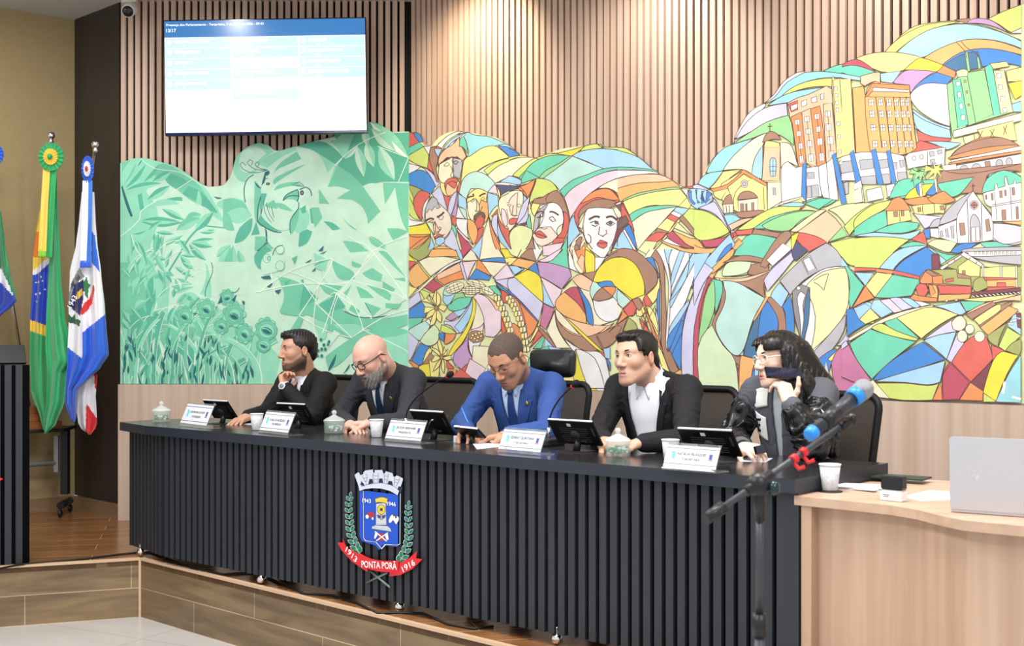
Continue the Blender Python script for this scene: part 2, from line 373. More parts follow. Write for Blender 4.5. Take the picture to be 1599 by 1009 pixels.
def board(top, mapf, nrm, th, name, m, extra_bottom=None):
    pts = [mapf(*q) for q in top]
    for p_ in pts:
        if p_.z < WB+.03: p_.z = WB+.001
    mbx = MB().use(m); n = len(pts); vs = [p_-nrm*th for p_ in pts]+[p_+nrm*.0 for p_ in pts]
    from mathutils.geometry import tessellate_polygon
    a = nrm.cross(Vector((0, 0, 1)))
    tr = tessellate_polygon([[Vector((p_.dot(a), p_.z, 0)) for p_ in pts]])
    mbx.add(vs, list(tr)+[(i, (i+1) % n, n+(i+1) % n, n+i) for i in range(n)])
    return mbx
T1=(630,200,5.045); T2=(800,200,5.045); T3=(970,200,5.045); T4=(630,390,5.045); T5=(800,390,5.045); T6=(970,390,4.387); T7=(1080,90,4.036); T8=(1320,10,3.602); T9=(1090,300,3.604); TA=(1340,190,3.88); TB=(1320,390,4.036)
NR = N; 
pr = Painting(wallR, NR, .034); pr.fade = .91
pr.run((0,0,1), """
_L 643 208 655 208 662 218 668 228 680 229 690 216 705 208 720 206 738 208 760 212 780 216 795 226 802 235 818 242 835 247 845 247 858 242 880 234 905 230 925 228 940 225 950 232 970 232 985 237 1000 246 1015 260 1028 270 1040 277 1057 285 1068 292 1085 293 1095 288 1107 266 1118 249 1133 232 1149 226 1154 211 1165 192 1179 172 1199 163 1214 149 1226 132 1246 117 1263 114 1291 113 1310 104 1330 99 1342 93 1387 84 1400 70 1412 59 1431 43 1464 36 1498 34 1514 31 1548 32 1570 22 1586 14 1599 10 1700 -40 1700 634 1400 622 1000 608 643 597
""")
# --- upper left: sky bands and faces
pr.run(T1, """
T 460 50 530 38 590 60 690 70 760 95 830 130 730 150 640 175 560 220 525 235 540 180 500 120
T 830 130 890 165 940 215 860 225 800 200 770 150
B 775 150 840 152 900 180 945 215 865 232
y 470 430 500 260 560 220 640 165 720 145 775 160 860 235 745 270 640 320 540 400 480 425
h 540 410 620 340 745 270 865 235 975 225 1009 240 900 250 780 310 690 370 620 350
g 660 340 760 270 900 235 1009 232 1009 262 860 290 760 340 700 380
c 690 375 780 300 900 255 1009 262 960 300 890 370 830 400 770 430 740 440
g 890 370 960 300 1009 270 1009 320 950 390
G 950 390 1009 320 1009 420 960 440
b 770 440 830 400 870 378 940 400 960 430 940 460 850 440 770 450
r 50 40 105 45 150 115 50 160
B 105 38 150 50 175 90 180 115 150 115 120 75
G 50 160 150 115 185 150 100 200 50 225
g 50 225 100 200 185 150 225 215 215 325 165 305 120 285 50 240
w 185 150 240 145 235 190 225 215
r 215 320 225 240 250 290 275 370
y 50 245 120 285 165 305 220 325 270 375 310 430 290 450 230 350 165 312 50 282
w 50 285 165 308 120 340 50 375
B 50 380 150 333 230 370 280 460 245 525 180 495 120 465 50 445
v 170 308 250 355 310 440 285 470 230 370
l 50 445 130 470 180 500 110 555 60 530
g 60 530 50 445 110 560 115 640 170 735 90 690 55 700
g 50 500 105 610 130 680 160 730 100 710 50 640
r 110 560 150 500 200 500 240 530 195 600 178 690 172 735 120 660 105 590
w 50 700 100 730 180 738 200 745 120 770 50 778
Y 50 780 150 768 205 750 245 830 180 850 50 840
O 50 845 245 840 180 910 100 960 50 970
O 50 848 150 862 240 845 170 880 70 960 50 955
l 50 975 150 945 240 850 235 920 190 1009 120 1000
b 240 850 275 930 230 990 190 1009 230 930
r 245 155 300 145 335 180 305 230 290 310 275 300 260 250
n 240 160 290 150 275 190 300 240 285 330 310 430 290 430 245 300 230 230
b 270 165 330 170 305 240 280 200
c 300 130 400 60 470 30 500 45 400 80 330 170
W 290 145 370 70 450 32 480 38 380 100 330 165
b 340 170 410 90 520 40 460 95 380 175
w 350 185 420 110 530 38 430 150 370 200
n 300 240 330 180 400 150 440 100 470 80 500 160 525 230 500 270 480 420 470 440 440 380 330 400 300 300
a 305 240 350 175 420 130 460 75 480 140 510 200 520 230 490 260 410 230 330 270 305 300
c 310 290 400 240 420 260 420 400 380 440 390 540 340 500 320 430 300 380
e 420 240 480 250 490 300 470 400 430 390 415 330
G 465 150 475 90 500 70 525 130 530 210 500 160
r 350 440 380 405 430 395 460 420 440 440 400 425 360 490
y 320 430 350 440 360 500 400 545 350 530 320 480
a 370 440 440 430 450 460 440 520 380 540 360 500
r 375 440 410 420 450 440 430 480 410 470
-1 340 270 380 245 390 255
-2.2 345 262 372 238 388 240
-2.2 415 240 450 232 470 250
-1 345 300 370 272 390 290 370 305 345 300
-1.6 420 275 440 262 460 270 440 290 420 280
-1 395 300 412 340 395 380 425 400 440 385
-1 410 250 418 300 425 350
r 345 530 400 550 430 510 380 650 355 600
v 400 550 450 500 440 560 420 640 400 690 375 655
V 450 500 460 580 445 700 405 690 430 610
v 250 520 310 460 340 530 375 655 300 590
r 455 470 470 430 480 460 460 520 450 500
b 455 500 480 560 500 620 455 690 450 600
w 460 550 530 620 520 650 530 720 440 710 455 620
t 475 470 500 400 560 355 620 348 690 380 750 440 745 470 690 510 640 490 560 480 530 540 520 610 490 540 465 520
b 460 520 520 560 525 640 460 620
t 460 620 520 650 530 720 500 700
p 690 510 740 450 780 500 775 590 760 520
b 690 510 770 535 775 610 735 640 700 700 690 600
y 530 600 530 550 570 500 620 480 690 510 680 600 700 700 660 760 620 800 590 780 560 690
o 640 570 690 590 695 700 670 750 650 700 610 640
c 530 590 590 560 620 600 625 680 590 700 575 740 540 690
N 580 700 620 665 660 670 672 700 660 730 640 690 600 710 590 750
r 590 750 610 710 650 700 665 730 640 790 610 795
-2.4 530 555 550 545 580 540 575 520
-2.4 625 545 640 530 675 518
-1 560 580 580 555 590 570 565 590 555 575
-1 635 565 655 545 670 560 650 575 635 565
-1.2 600 560 605 620 600 660 635 655 650 620
-1 590 650 600 665
c 700 700 740 800 790 920 830 1009 620 1009 650 860
b 590 930 650 850 640 950 620 1009 570 960
r 620 800 660 780 640 860 590 930 600 850
o 530 720 580 740 610 800 605 870 580 920 540 830
w 440 715 530 722 530 830 550 880 500 840 450 780
r 405 695 445 710 440 780 410 750
G 405 760 440 790 445 870 410 800
p 450 790 500 840 550 890 580 925 540 900 470 850
R 450 810 520 890 570 940 530 1009 500 1009
v 330 900 380 850 405 790 440 860 470 960 490 1009 440 990 380 940
o 230 1009 270 950 330 930 390 945 450 990 460 1009
s 200 680 210 610 250 540 300 590 375 660 400 710 405 790 370 850 320 895 275 880 245 800 205 740
w 175 690 190 600 240 540 215 600 195 680 200 740
e 195 660 215 600 255 545 290 565 300 600 320 625 290 640 275 620 250 655 230 640 215 670
a 275 740 300 790 315 800 300 830 275 840 262 790
h 205 745 260 745 265 800 272 850 240 800
-3 202 735 240 715 268 725
-3 290 705 320 690 348 665
-1 225 745 250 730 265 745 245 755
-1 305 710 325 690 345 700 330 725 310 720 305 710
-1.2 275 735 280 790 275 825 310 815 325 790 305 780
r 272 862 305 835 345 850 310 868 285 885
b 278 880 310 862 350 865 352 900 310 930 282 915
-1 280 880 300 860 355 840
d 760 450 850 440 930 470 870 490 800 530 790 560 765 500
y 760 455 790 520 780 560 770 510
w 745 440 830 433 930 460 925 472 840 455 760 450
q 930 462 1009 440 1009 450 950 478 870 490
O 930 475 1009 440 1009 560 970 520
c 775 600 790 555 830 530 900 500 970 500 970 560 960 640 940 700 900 760 860 800 830 760 790 680
p 800 640 830 660 850 760 830 780 800 720
s 870 580 900 520 970 505 965 600 940 710 900 680 880 640
-1 845 610 865 595 880 605 865 622 845 610
-1 920 600 940 592 955 602 940 620 920 602
-1 840 592 870 590
-1 920 590 960 572 968 580
-1.2 890 600 882 680 895 695 930 690 920 670
r 860 730 890 715 920 718 925 735 895 760 870 750
-1 840 640 850 700 865 760
r 720 700 770 640 780 720 830 790 860 810 870 920 900 1009 840 900 790 800 770 700
v 770 680 770 820 810 900 760 850 720 760 740 690
b 770 720 800 830 900 1000 860 980 780 880
y 780 890 830 940 890 1000 850 1009 800 1009
O 700 700 730 800 790 940 800 1009 750 940 715 820
b 975 530 1009 570 1009 600 960 640 970 560
v 960 650 1009 590 1009 740 940 760 900 760
q 900 790 960 760 1009 735 1009 750 950 790
L 860 830 900 790 960 775 1009 800 1009 900 960 980 920 1009 880 960 865 900
n 950 1009 1009 920 1009 1009
""")
pr.run(T2, """
B 0 165 40 180 85 215 50 225 0 235
g 0 235 110 220 170 238 60 240 0 262
c 0 262 100 235 205 240 140 280 60 345 30 380 0 380
g 30 380 60 345 140 280 210 240 260 238 330 205 370 205 200 270 130 340 80 395
g 210 240 260 225 330 205 480 222 350 230 250 250
G 80 395 130 340 200 270 330 220 480 225 400 280 330 330 270 360 240 395 180 405 110 435
G 105 440 100 400 140 340 240 395 160 420
k 240 395 290 340 400 280 480 225 500 225 420 290 300 380 270 400
Y 370 205 480 180 605 145 560 180 500 222 430 215
g 560 190 605 145 700 130 750 160 690 168 600 180
g 700 128 740 155 900 160 970 195 850 175 750 165
b 500 225 560 190 690 168 830 175 960 205 1009 235 1009 320 900 312 750 325 620 270
t 270 400 420 290 500 225 620 275 745 325 620 370 500 420 400 500 350 440
G 400 500 500 415 620 370 745 325 900 312 1009 318 1009 332 870 330 750 355 620 410 500 480 435 550
p 435 552 500 480 620 410 750 355 870 335 1009 335 1009 372 900 385 780 430 680 490 590 570 520 660 480 720 465 640
o 690 485 780 430 900 385 1009 375 1009 540 880 585 830 500 760 480
c 700 480 780 430 900 388 1009 378 1009 510 900 535 860 520 800 485
y 890 590 1009 545 1009 660 930 690 900 620
G 930 690 1009 660 1009 715 970 745
y 970 745 1009 720 1009 900 990 820
b 0 380 60 395 100 420 95 445 50 450 0 435
q 85 470 150 445 210 405 215 430 180 540 140 640 110 700 50 780 20 780 80 730 130 640 150 560 195 430 110 460
O 85 468 150 440 205 405 195 450 150 555 120 500
d 0 440 70 460 60 480 0 500
w 0 435 75 458 85 465 0 452
c 0 510 50 495 105 505 115 560 100 640 70 730 20 800 0 810
s 0 590 30 540 70 510 65 600 60 690 20 690
-1 60 612 80 600 98 612 80 630 60 612
-1 0 600 20 610 0 625
-1.2 35 610 25 690 45 698 70 690
r 0 740 20 715 65 715 70 735 40 760 5 760
v 110 600 165 545 150 620 130 680 85 740 60 760 75 700
G 140 740 165 680 180 800 150 790
L 5 840 40 790 100 770 180 800 185 850 150 930 90 1009 40 1009 10 920
n 90 1009 150 930 185 860 200 930 240 1009
g 215 400 300 410 350 440 385 490 300 540 220 555 165 600 170 540 205 450
y 170 590 250 580 240 620 200 700 180 660
n 230 600 180 590 170 640 200 560 260 550 310 520 370 495 420 540 450 640 470 700 440 760 400 860 380 850 420 760 430 700 410 620 350 590 300 600
n 290 560 330 510 380 495 430 560 460 650 480 740 440 860 350 920 380 850 415 770 430 700 410 630 350 590 300 595
r 430 660 470 700 470 780 440 870 380 920 345 915 390 850 430 770
w 240 620 350 590 410 630 430 700 425 760 395 790 380 850 340 890 320 870 330 780 270 800 235 790 250 700
e 200 740 215 680 260 630 310 600 275 660 240 700 230 780 190 830
s 185 850 215 810 240 790 330 780 385 850 340 900 260 935 215 910
r 205 830 240 810 265 825 300 860 265 872 220 858
-1.4 200 832 250 845 300 865
-2.6 320 665 350 665 392 690
-1.6 318 710 345 700 370 735 345 742 318 715
-2 215 680 250 660 270 665 265 700 220 710
-1 275 640 275 700 240 780 275 800 305 790
c 380 800 420 760 415 820 385 850
r 350 890 380 870 440 870 430 900 345 918
w 190 860 215 910 265 990 240 1009 210 960
p 265 935 345 918 430 905 380 1009 270 1009
G 380 1009 430 920 460 850 460 1009
b 465 830 480 740 510 690 530 760 560 830 500 900 465 950
r 515 690 560 600 640 520 700 485 790 480 850 530 870 575 850 600 760 560 640 600 570 680 545 780 585 830 550 800
O 560 600 640 520 720 485 800 490 870 570 800 570 700 550 620 580
n 620 600 700 565 800 570 870 600 820 625 760 640 640 640 590 670 545 720 560 650
w 590 700 620 640 700 630 820 640 850 700 850 800 820 900 770 990 740 1009 700 1009 640 930 600 870 585 780
c 545 780 590 690 600 680 585 760 580 800
-3.2 630 725 680 700 715 708
-3.2 765 710 810 700 850 730
-1.6 640 750 680 735 710 760 680 778 650 765
*N 690 748 14 12
-1.6 765 755 800 735 835 755 800 775 765 755
*N 800 752 14 12
-1.4 715 780 705 840 740 855 770 835 765 805
-1.4 730 850 745 860
r 693 915 720 885 745 892 775 905 770 935 740 950 705 935
-1.2 693 912 740 908 778 910
-1.2 745 950 750 980 740 1009
-1.4 620 840 645 860 645 905 620 915 600 880
c 820 640 860 620 900 680 880 720 850 700
N 830 600 880 580 910 660 890 730 850 720 900 690
w 840 600 885 580 880 600 845 612
r 890 590 950 680 990 800 1000 960 960 850 930 780 900 700
n 850 800 940 690 970 760 900 820 850 890 800 990 840 880
N 860 745 940 680 960 745 900 805 860 790
q 850 800 880 790 900 820 830 920 800 990
B 900 790 940 760 980 850 1005 960 960 900
w 900 790 1000 970 985 975 890 810
b 820 950 890 820 990 970 900 955
n 770 1009 860 960 960 950 1009 970 1009 1009
c 470 1009 500 900 580 830 600 880 620 960 600 1009
n 500 1009 540 880 580 860 560 960 580 1009
o 540 1009 600 900 600 960 570 1009
-1 520 900 560 860 590 880 550 940 600 930
-1 500 940 540 920 570 990
Y 600 1009 610 930 680 1009
""")
pr.run(T3, """
g 0 160 60 165 120 200 170 240 100 210 0 180
b 0 180 100 210 170 240 230 290 280 335 150 325 0 318
G 0 312 150 318 290 338 330 370 200 338 0 335
w 0 336 200 340 290 350 330 372 180 370 60 385 0 400
o 0 405 100 380 200 368 320 368 440 425 490 470 380 480 250 510 100 550 20 585 0 530
a 0 402 100 378 180 370 330 372 430 420 330 430 150 440 0 480
k 40 570 150 520 300 490 430 470 490 472 480 485 330 500 150 540 45 582
y 40 585 150 540 300 505 490 485 545 550 480 620 300 612 200 630 90 690
G 90 692 150 650 250 622 400 612 480 620 380 640 220 670 110 745
c 110 745 220 670 330 645 460 625 390 700 310 790 240 860 155 965 130 850
r 30 600 100 720 130 820 90 760 30 700
B 50 790 90 760 130 860 155 960 110 900
w 30 800 50 790 150 970 130 970
b 0 880 40 810 130 975 60 950 0 960
n 0 1009 0 960 80 955 200 1009
q 0 790 30 770 50 800 0 860
N 0 740 60 690 90 740 30 790 0 800
y 545 550 580 600 560 640 480 620
b 460 625 560 640 510 690 440 655
w 440 655 510 690 480 710 415 680
r 415 680 480 710 450 745 385 712
y 385 712 450 745 400 820 310 790
n 310 790 400 820 380 830 290 830
r 290 830 380 830 310 900 215 890
L 215 890 310 900 250 1009 160 960
y 400 820 500 690 520 700 300 960 250 1009 240 1009
r 500 470 600 460 630 440 600 485
v 590 460 640 450 720 490 650 500 600 485
w 500 480 550 490 545 545
b 545 545 560 490 600 480 680 490 740 520 745 570 690 620 630 645 580 610
B 560 495 580 500 580 560 610 595 600 610 560 560
B 610 490 625 490 620 560 650 590 630 600
B 660 500 680 500 650 560 690 590 660 600
B 700 505 740 525 700 570 730 560 690 600
g 510 695 560 640 640 650 740 700 830 750 885 825 860 860 760 885 650 885 600 800
v 640 645 740 590 750 550 800 620 850 720 885 790 880 825 800 740
L 440 790 470 745 510 780 560 830 620 870 560 840
n 480 720 510 690 600 800 650 885 600 850 540 780
R 650 900 760 895 880 840 890 890 800 930 700 955 660 920
o 430 810 500 840 570 870 630 880 680 955 560 930 480 860
R 380 840 430 815 480 860 540 920 620 955 500 940 430 900
o 340 900 400 885 500 945 620 965 760 955 700 985 560 985 450 950 380 920
w 350 890 390 870 440 900 520 940 430 920
o 885 830 920 820 940 860 900 890
r 890 880 885 835 1009 810 1009 830 940 850
B 830 1009 870 930 895 890 900 940 850 1009
v 720 1009 760 960 880 890 895 900 860 960 790 1009
o 900 920 950 870 990 905 910 970
G 900 1009 950 940 1009 880 1009 1009
g 930 810 1009 740 1009 800
a 880 770 980 720 1009 720 930 790 895 800
v 880 780 920 820 890 830
T 650 440 690 380 760 350 810 350 780 400 740 440 720 490
T 690 365 720 300 770 220 850 160 900 150 1009 100 1009 130 920 210 870 270 820 345 760 352
c 820 340 900 240 1009 140 1009 330 980 325 900 335
y 720 490 800 350 990 325 880 400 850 450 800 470
v 915 120 930 80 970 0 1009 0 1009 50 940 105
k 915 135 1009 60 1009 105 960 120
""")
# --- lower left: maize, sunflowers, guitar
pr.run(T4, """
l 50 20 60 0 250 0 220 50 150 90 100 60
Y 50 100 60 40 130 100
r 50 90 130 100 70 160 50 180
O 60 180 150 95 230 60 330 55 460 75 400 80 300 100 230 180 180 250 120 300 60 240
o 60 180 150 95 240 220 130 310 70 250
c 150 95 230 60 330 55 465 75 360 130 260 200 240 215
g 140 90 200 160 250 220 330 280 340 290 240 230 150 120
o 250 0 420 0 470 60 380 55 250 60 225 50
w 265 215 360 130 470 80 480 95 380 140 270 225
O 270 225 370 150 480 100 520 230 430 245 350 280
a 290 200 400 140 470 105 500 160 400 200 300 240
p 480 100 600 90 560 170 535 240 510 180
b 440 0 480 0 500 80 470 75
v 490 90 530 235 510 240 470 110
R 470 0 550 0 500 60
c 560 0 490 80 510 90 615 85 590 30
b 560 0 640 0 625 80 600 40
c 640 0 780 0 820 65 660 75 625 90
B 630 95 690 70 820 65 835 105 730 95
c 640 95 740 100 840 110 850 120 740 215 700 180
O 610 90 640 95 720 210 600 150
B 600 150 720 215 700 245 620 235 540 240
y 795 0 870 0 910 70 840 110 810 40
Y 790 0 850 0 905 60 830 70
L 850 0 1009 0 960 60 920 65
o 845 110 920 65 1009 85 1009 155 880 125
b 855 130 900 125 980 155 900 210 870 170
w 730 225 850 120 870 170 890 220 800 245
p 740 220 830 125 855 130 900 215 760 245
v 745 245 900 220 1009 330 1009 470 900 350
B 750 250 1009 455 1009 475 760 285 800 330
Y 910 210 1009 160 1009 320
R 180 290 250 230 340 285 260 340
g 130 300 240 340 200 400 160 330
o 50 270 120 300 50 385
c 50 390 250 215 270 225 60 410
y 50 380 150 290 120 300 70 280
v 60 410 150 330 170 400 60 470
B 50 480 170 410 205 470 200 535 60 540
G 50 540 190 535 150 590 80 630 50 640
w 50 640 130 600 230 545 240 610 160 710 90 690
t 60 640 120 600 200 560 240 600 200 680 160 715 90 690
h 160 720 200 660 270 590 310 640 300 720 250 755 200 750
v 50 650 150 720 100 840 70 880 50 800
B 90 880 160 735 250 770 200 830 180 900 130 915
O 50 870 100 880 150 915 130 960 90 900
y 210 800 260 760 230 900 180 900
n 180 900 240 810 290 860 250 900 200 905
Y 140 1009 150 920 200 900 300 900 330 1009
y 230 870 320 860 300 1009 250 1009
v 350 560 460 545 570 390 600 500 540 620 450 660 400 600 350 590
b 530 480 570 380 590 440 570 520 480 660 430 610
G 375 450 420 390 500 375 565 375 540 440 470 480 400 480
k 400 430 440 345 500 340 520 380 450 385
b 350 350 440 345 400 420 370 440 340 400
t 340 350 360 290 400 280 440 340 380 365
b 420 490 530 460 480 520 440 525
V 360 540 420 490 460 530 400 560
p 580 370 620 340 700 370 780 450 800 520 800 620 740 690 670 680 660 560 600 430
a 620 350 700 370 790 460 760 480 690 380
c 570 380 600 400 650 500 665 570 630 610 560 630 590 500
p 560 630 630 610 665 575 655 640 570 655
Y 570 370 600 420 590 520 545 640 490 740 440 820 380 835 430 740 520 620 570 480
v 400 840 490 740 540 680 540 780 580 860 500 930 440 920
w 540 690 580 735 640 720 600 820 580 860 550 790
V 430 820 540 700 540 790 590 880 500 950 430 900
*n 600 685 62 48
*y 575 675 11 10
*y 600 665 11 10
*y 625 655 11 10
*y 590 700 11 10
*y 615 690 11 10
*y 640 680 11 10
*y 645 650 11 10
*y 610 715 11 9
*y 565 695 9 9
r 430 1009 480 950 590 880 640 950 660 1009
G 600 870 640 820 660 900 640 940
p 590 880 660 870 640 900
r 370 870 430 930 400 940 370 930
O 360 1009 380 940 450 940 430 1009
O 360 660 440 650 430 700 380 740 350 740
g 330 590 400 620 450 660 370 660 320 640
B 310 660 350 650 350 730 310 690
*c 435 300 75 40 -20
-.8 372 330 495 280
-.8 365 310 480 262
-.8 385 340 500 300
-.8 390 290 410 340
-.8 420 275 440 335
-.8 450 265 470 320
*c 600 270 75 28 15
-.8 530 262 670 300
-.8 540 250 680 285
-.8 570 245 590 290
-.8 620 250 640 300
*c 560 322 72 32 0
-.8 490 322 630 322
-.8 500 308 620 308
-.8 500 336 620 336
-.8 520 295 520 350
-.8 545 290 545 354
-.8 570 290 570 354
-.8 595 295 595 350
*c 695 325 52 28 25
-.8 650 310 740 345
-.8 670 300 670 340
-.8 700 305 700 350
G 700 290 750 285 790 330 800 365 760 350
r 800 320 850 350 860 420 820 420 800 370
O 860 350 960 420 1009 480 1009 600 960 560 900 480 860 430
O 800 500 850 600 830 650 800 640
r 800 530 840 640 820 660 800 640
y 280 455 260 390 285 320 305 400
y 290 450 250 400 230 350 265 400
y 285 455 220 415 160 410 210 380
y 285 460 200 450 190 500 240 490
y 285 465 230 490 205 545 270 510
y 290 470 260 520 235 600 270 590 290 540
y 295 470 330 520 325 575 290 540
y 300 460 350 490 375 450 330 430
y 290 450 320 420 320 370 290 330
*n 288 462 15 20
y 330 850 270 800 235 770 300 790
y 330 850 280 880 245 880 280 830
y 330 850 290 900 260 960 310 920
y 335 855 330 930 350 975 355 900
y 335 850 400 830 410 860 370 870
y 335 840 380 780 370 830
y 330 840 300 750 310 700 340 780
y 335 840 350 760 365 800
*n 330 845 15 20
O 840 600 900 580 960 640 960 720 900 690
""")
wheat = []
for (x0, y0, x1, y1, x2, y2, n_) in ((770,360,850,520,900,700,9),(860,360,960,480,1000,760,11)):
    for k in range(n_):
        t = k/(n_-1); x = (1-t)**2*x0+2*t*(1-t)*x1+t*t*x2; y = (1-t)**2*y0+2*t*(1-t)*y1+t*t*y2
        wheat.append(f"y {x:.0f} {y:.0f} {x-26:.0f} {y+8:.0f} {x-28:.0f} {y+40:.0f} {x-2:.0f} {y+48:.0f}")
        wheat.append(f"c {x:.0f} {y:.0f} {x+22:.0f} {y+2:.0f} {x+26:.0f} {y+34:.0f} {x+2:.0f} {y+48:.0f}")
pr.run(T4, '\n'.join(wheat))
pr.run(T5, """
L 0 0 100 0 70 60 20 40
n 90 60 150 0 200 0 215 95
w 190 0 270 0 220 90
y 0 60 70 70 20 120 0 120
o 20 120 75 70 215 98 150 155 100 140
b 0 130 60 130 110 160 50 200
V 225 98 370 115 480 155 495 210 420 310 320 250 245 210
G 290 100 400 30 430 0 460 0 475 150 380 120
p 230 90 300 60 400 0 420 0 350 80 290 100
B 155 155 215 98 245 205
Y 40 215 150 160 245 210 270 330 270 415 150 320
v 0 230 50 220 270 420 260 500 235 560 100 410 0 310
B 0 315 235 560 235 580 80 410 0 335
b 250 215 280 280 360 460 275 420 270 320
p 250 215 330 260 420 320 380 420 360 455 290 310
m 275 425 360 465 330 550 290 630 235 580 265 500
O 80 410 230 570 200 640 150 700 130 560
y 230 590 240 560 270 430 250 570 230 640 180 720 160 730
r 170 770 230 640 280 660 200 740
G 190 780 290 670 260 775
b 280 775 290 670 370 775
c 300 640 365 480 380 600 430 700 490 775 380 775 330 690
n 230 600 300 660 380 775 350 760 250 650
w 430 690 560 780 690 800 760 830 820 1009 690 1009 600 900 540 840
Y 530 830 600 910 700 1009 560 1009 535 960
O 530 960 570 1009 520 1009
c 540 200 660 250 640 330 670 430 700 520 800 570 700 600 660 590 620 420 560 300 500 230
a 430 310 500 230 560 195 600 210 660 250 650 330 560 300 500 230
w 480 0 500 60 540 160 570 190 480 150 470 60
O 500 20 560 0 610 0 600 60 605 180 560 150 530 80
c 500 0 520 0 590 180 570 190 520 130
a 540 100 570 40 600 60 590 180
Y 605 0 640 20 680 60 680 180 610 185 600 100
w 680 60 760 65 720 130 680 175
w 640 0 800 0 760 60 720 60
n 580 190 695 170 665 250
n 760 80 830 30 900 5 1009 0 1009 130 930 70 850 60 780 90 740 130
Y 665 250 700 160 770 90 850 62 930 75 1009 135 1009 380 960 400 880 330 840 290 760 255 700 260
t 640 330 665 250 760 290 690 350 665 400
n 590 680 680 670 800 620 900 560 945 530 900 640 820 740 740 780 650 800 560 780 480 720 430 690 385 600 370 490 460 620
a 370 480 460 560 560 600 660 610 780 600 830 575 760 640 680 665 560 680 460 640 390 560
o 370 450 380 390 440 335 540 420 600 490 612 580 530 560 420 510
R 440 335 490 300 540 295 580 400 605 510 540 420
a 400 500 500 550 620 585 780 600 700 660 600 680 500 600
B 540 290 590 350 640 430 665 530 665 600 620 560 600 440
c 370 480 400 490 560 670 480 640 390 560
w 665 395 760 400 830 370 900 460 860 540 790 570 720 540 680 480
t 840 290 950 390 905 460 820 370
B 700 270 750 250 810 250 845 300 780 290 730 300
O 665 390 690 340 740 300 800 290 845 300 830 350 780 390 710 408
n 665 392 690 340 740 300 820 370 770 395 700 405
r 900 450 950 395 1000 430 1009 490 970 525 920 500
o 790 650 850 580 900 470 940 520 870 580
Y 400 490 550 620 760 815 740 825 560 660
l 895 650 930 550 1000 590 1009 640 920 640
r 690 780 760 820 760 850
b 745 780 800 770 800 860 760 850
B 760 850 800 890 800 960 780 900
n 700 680 750 780 740 790 690 680
""")
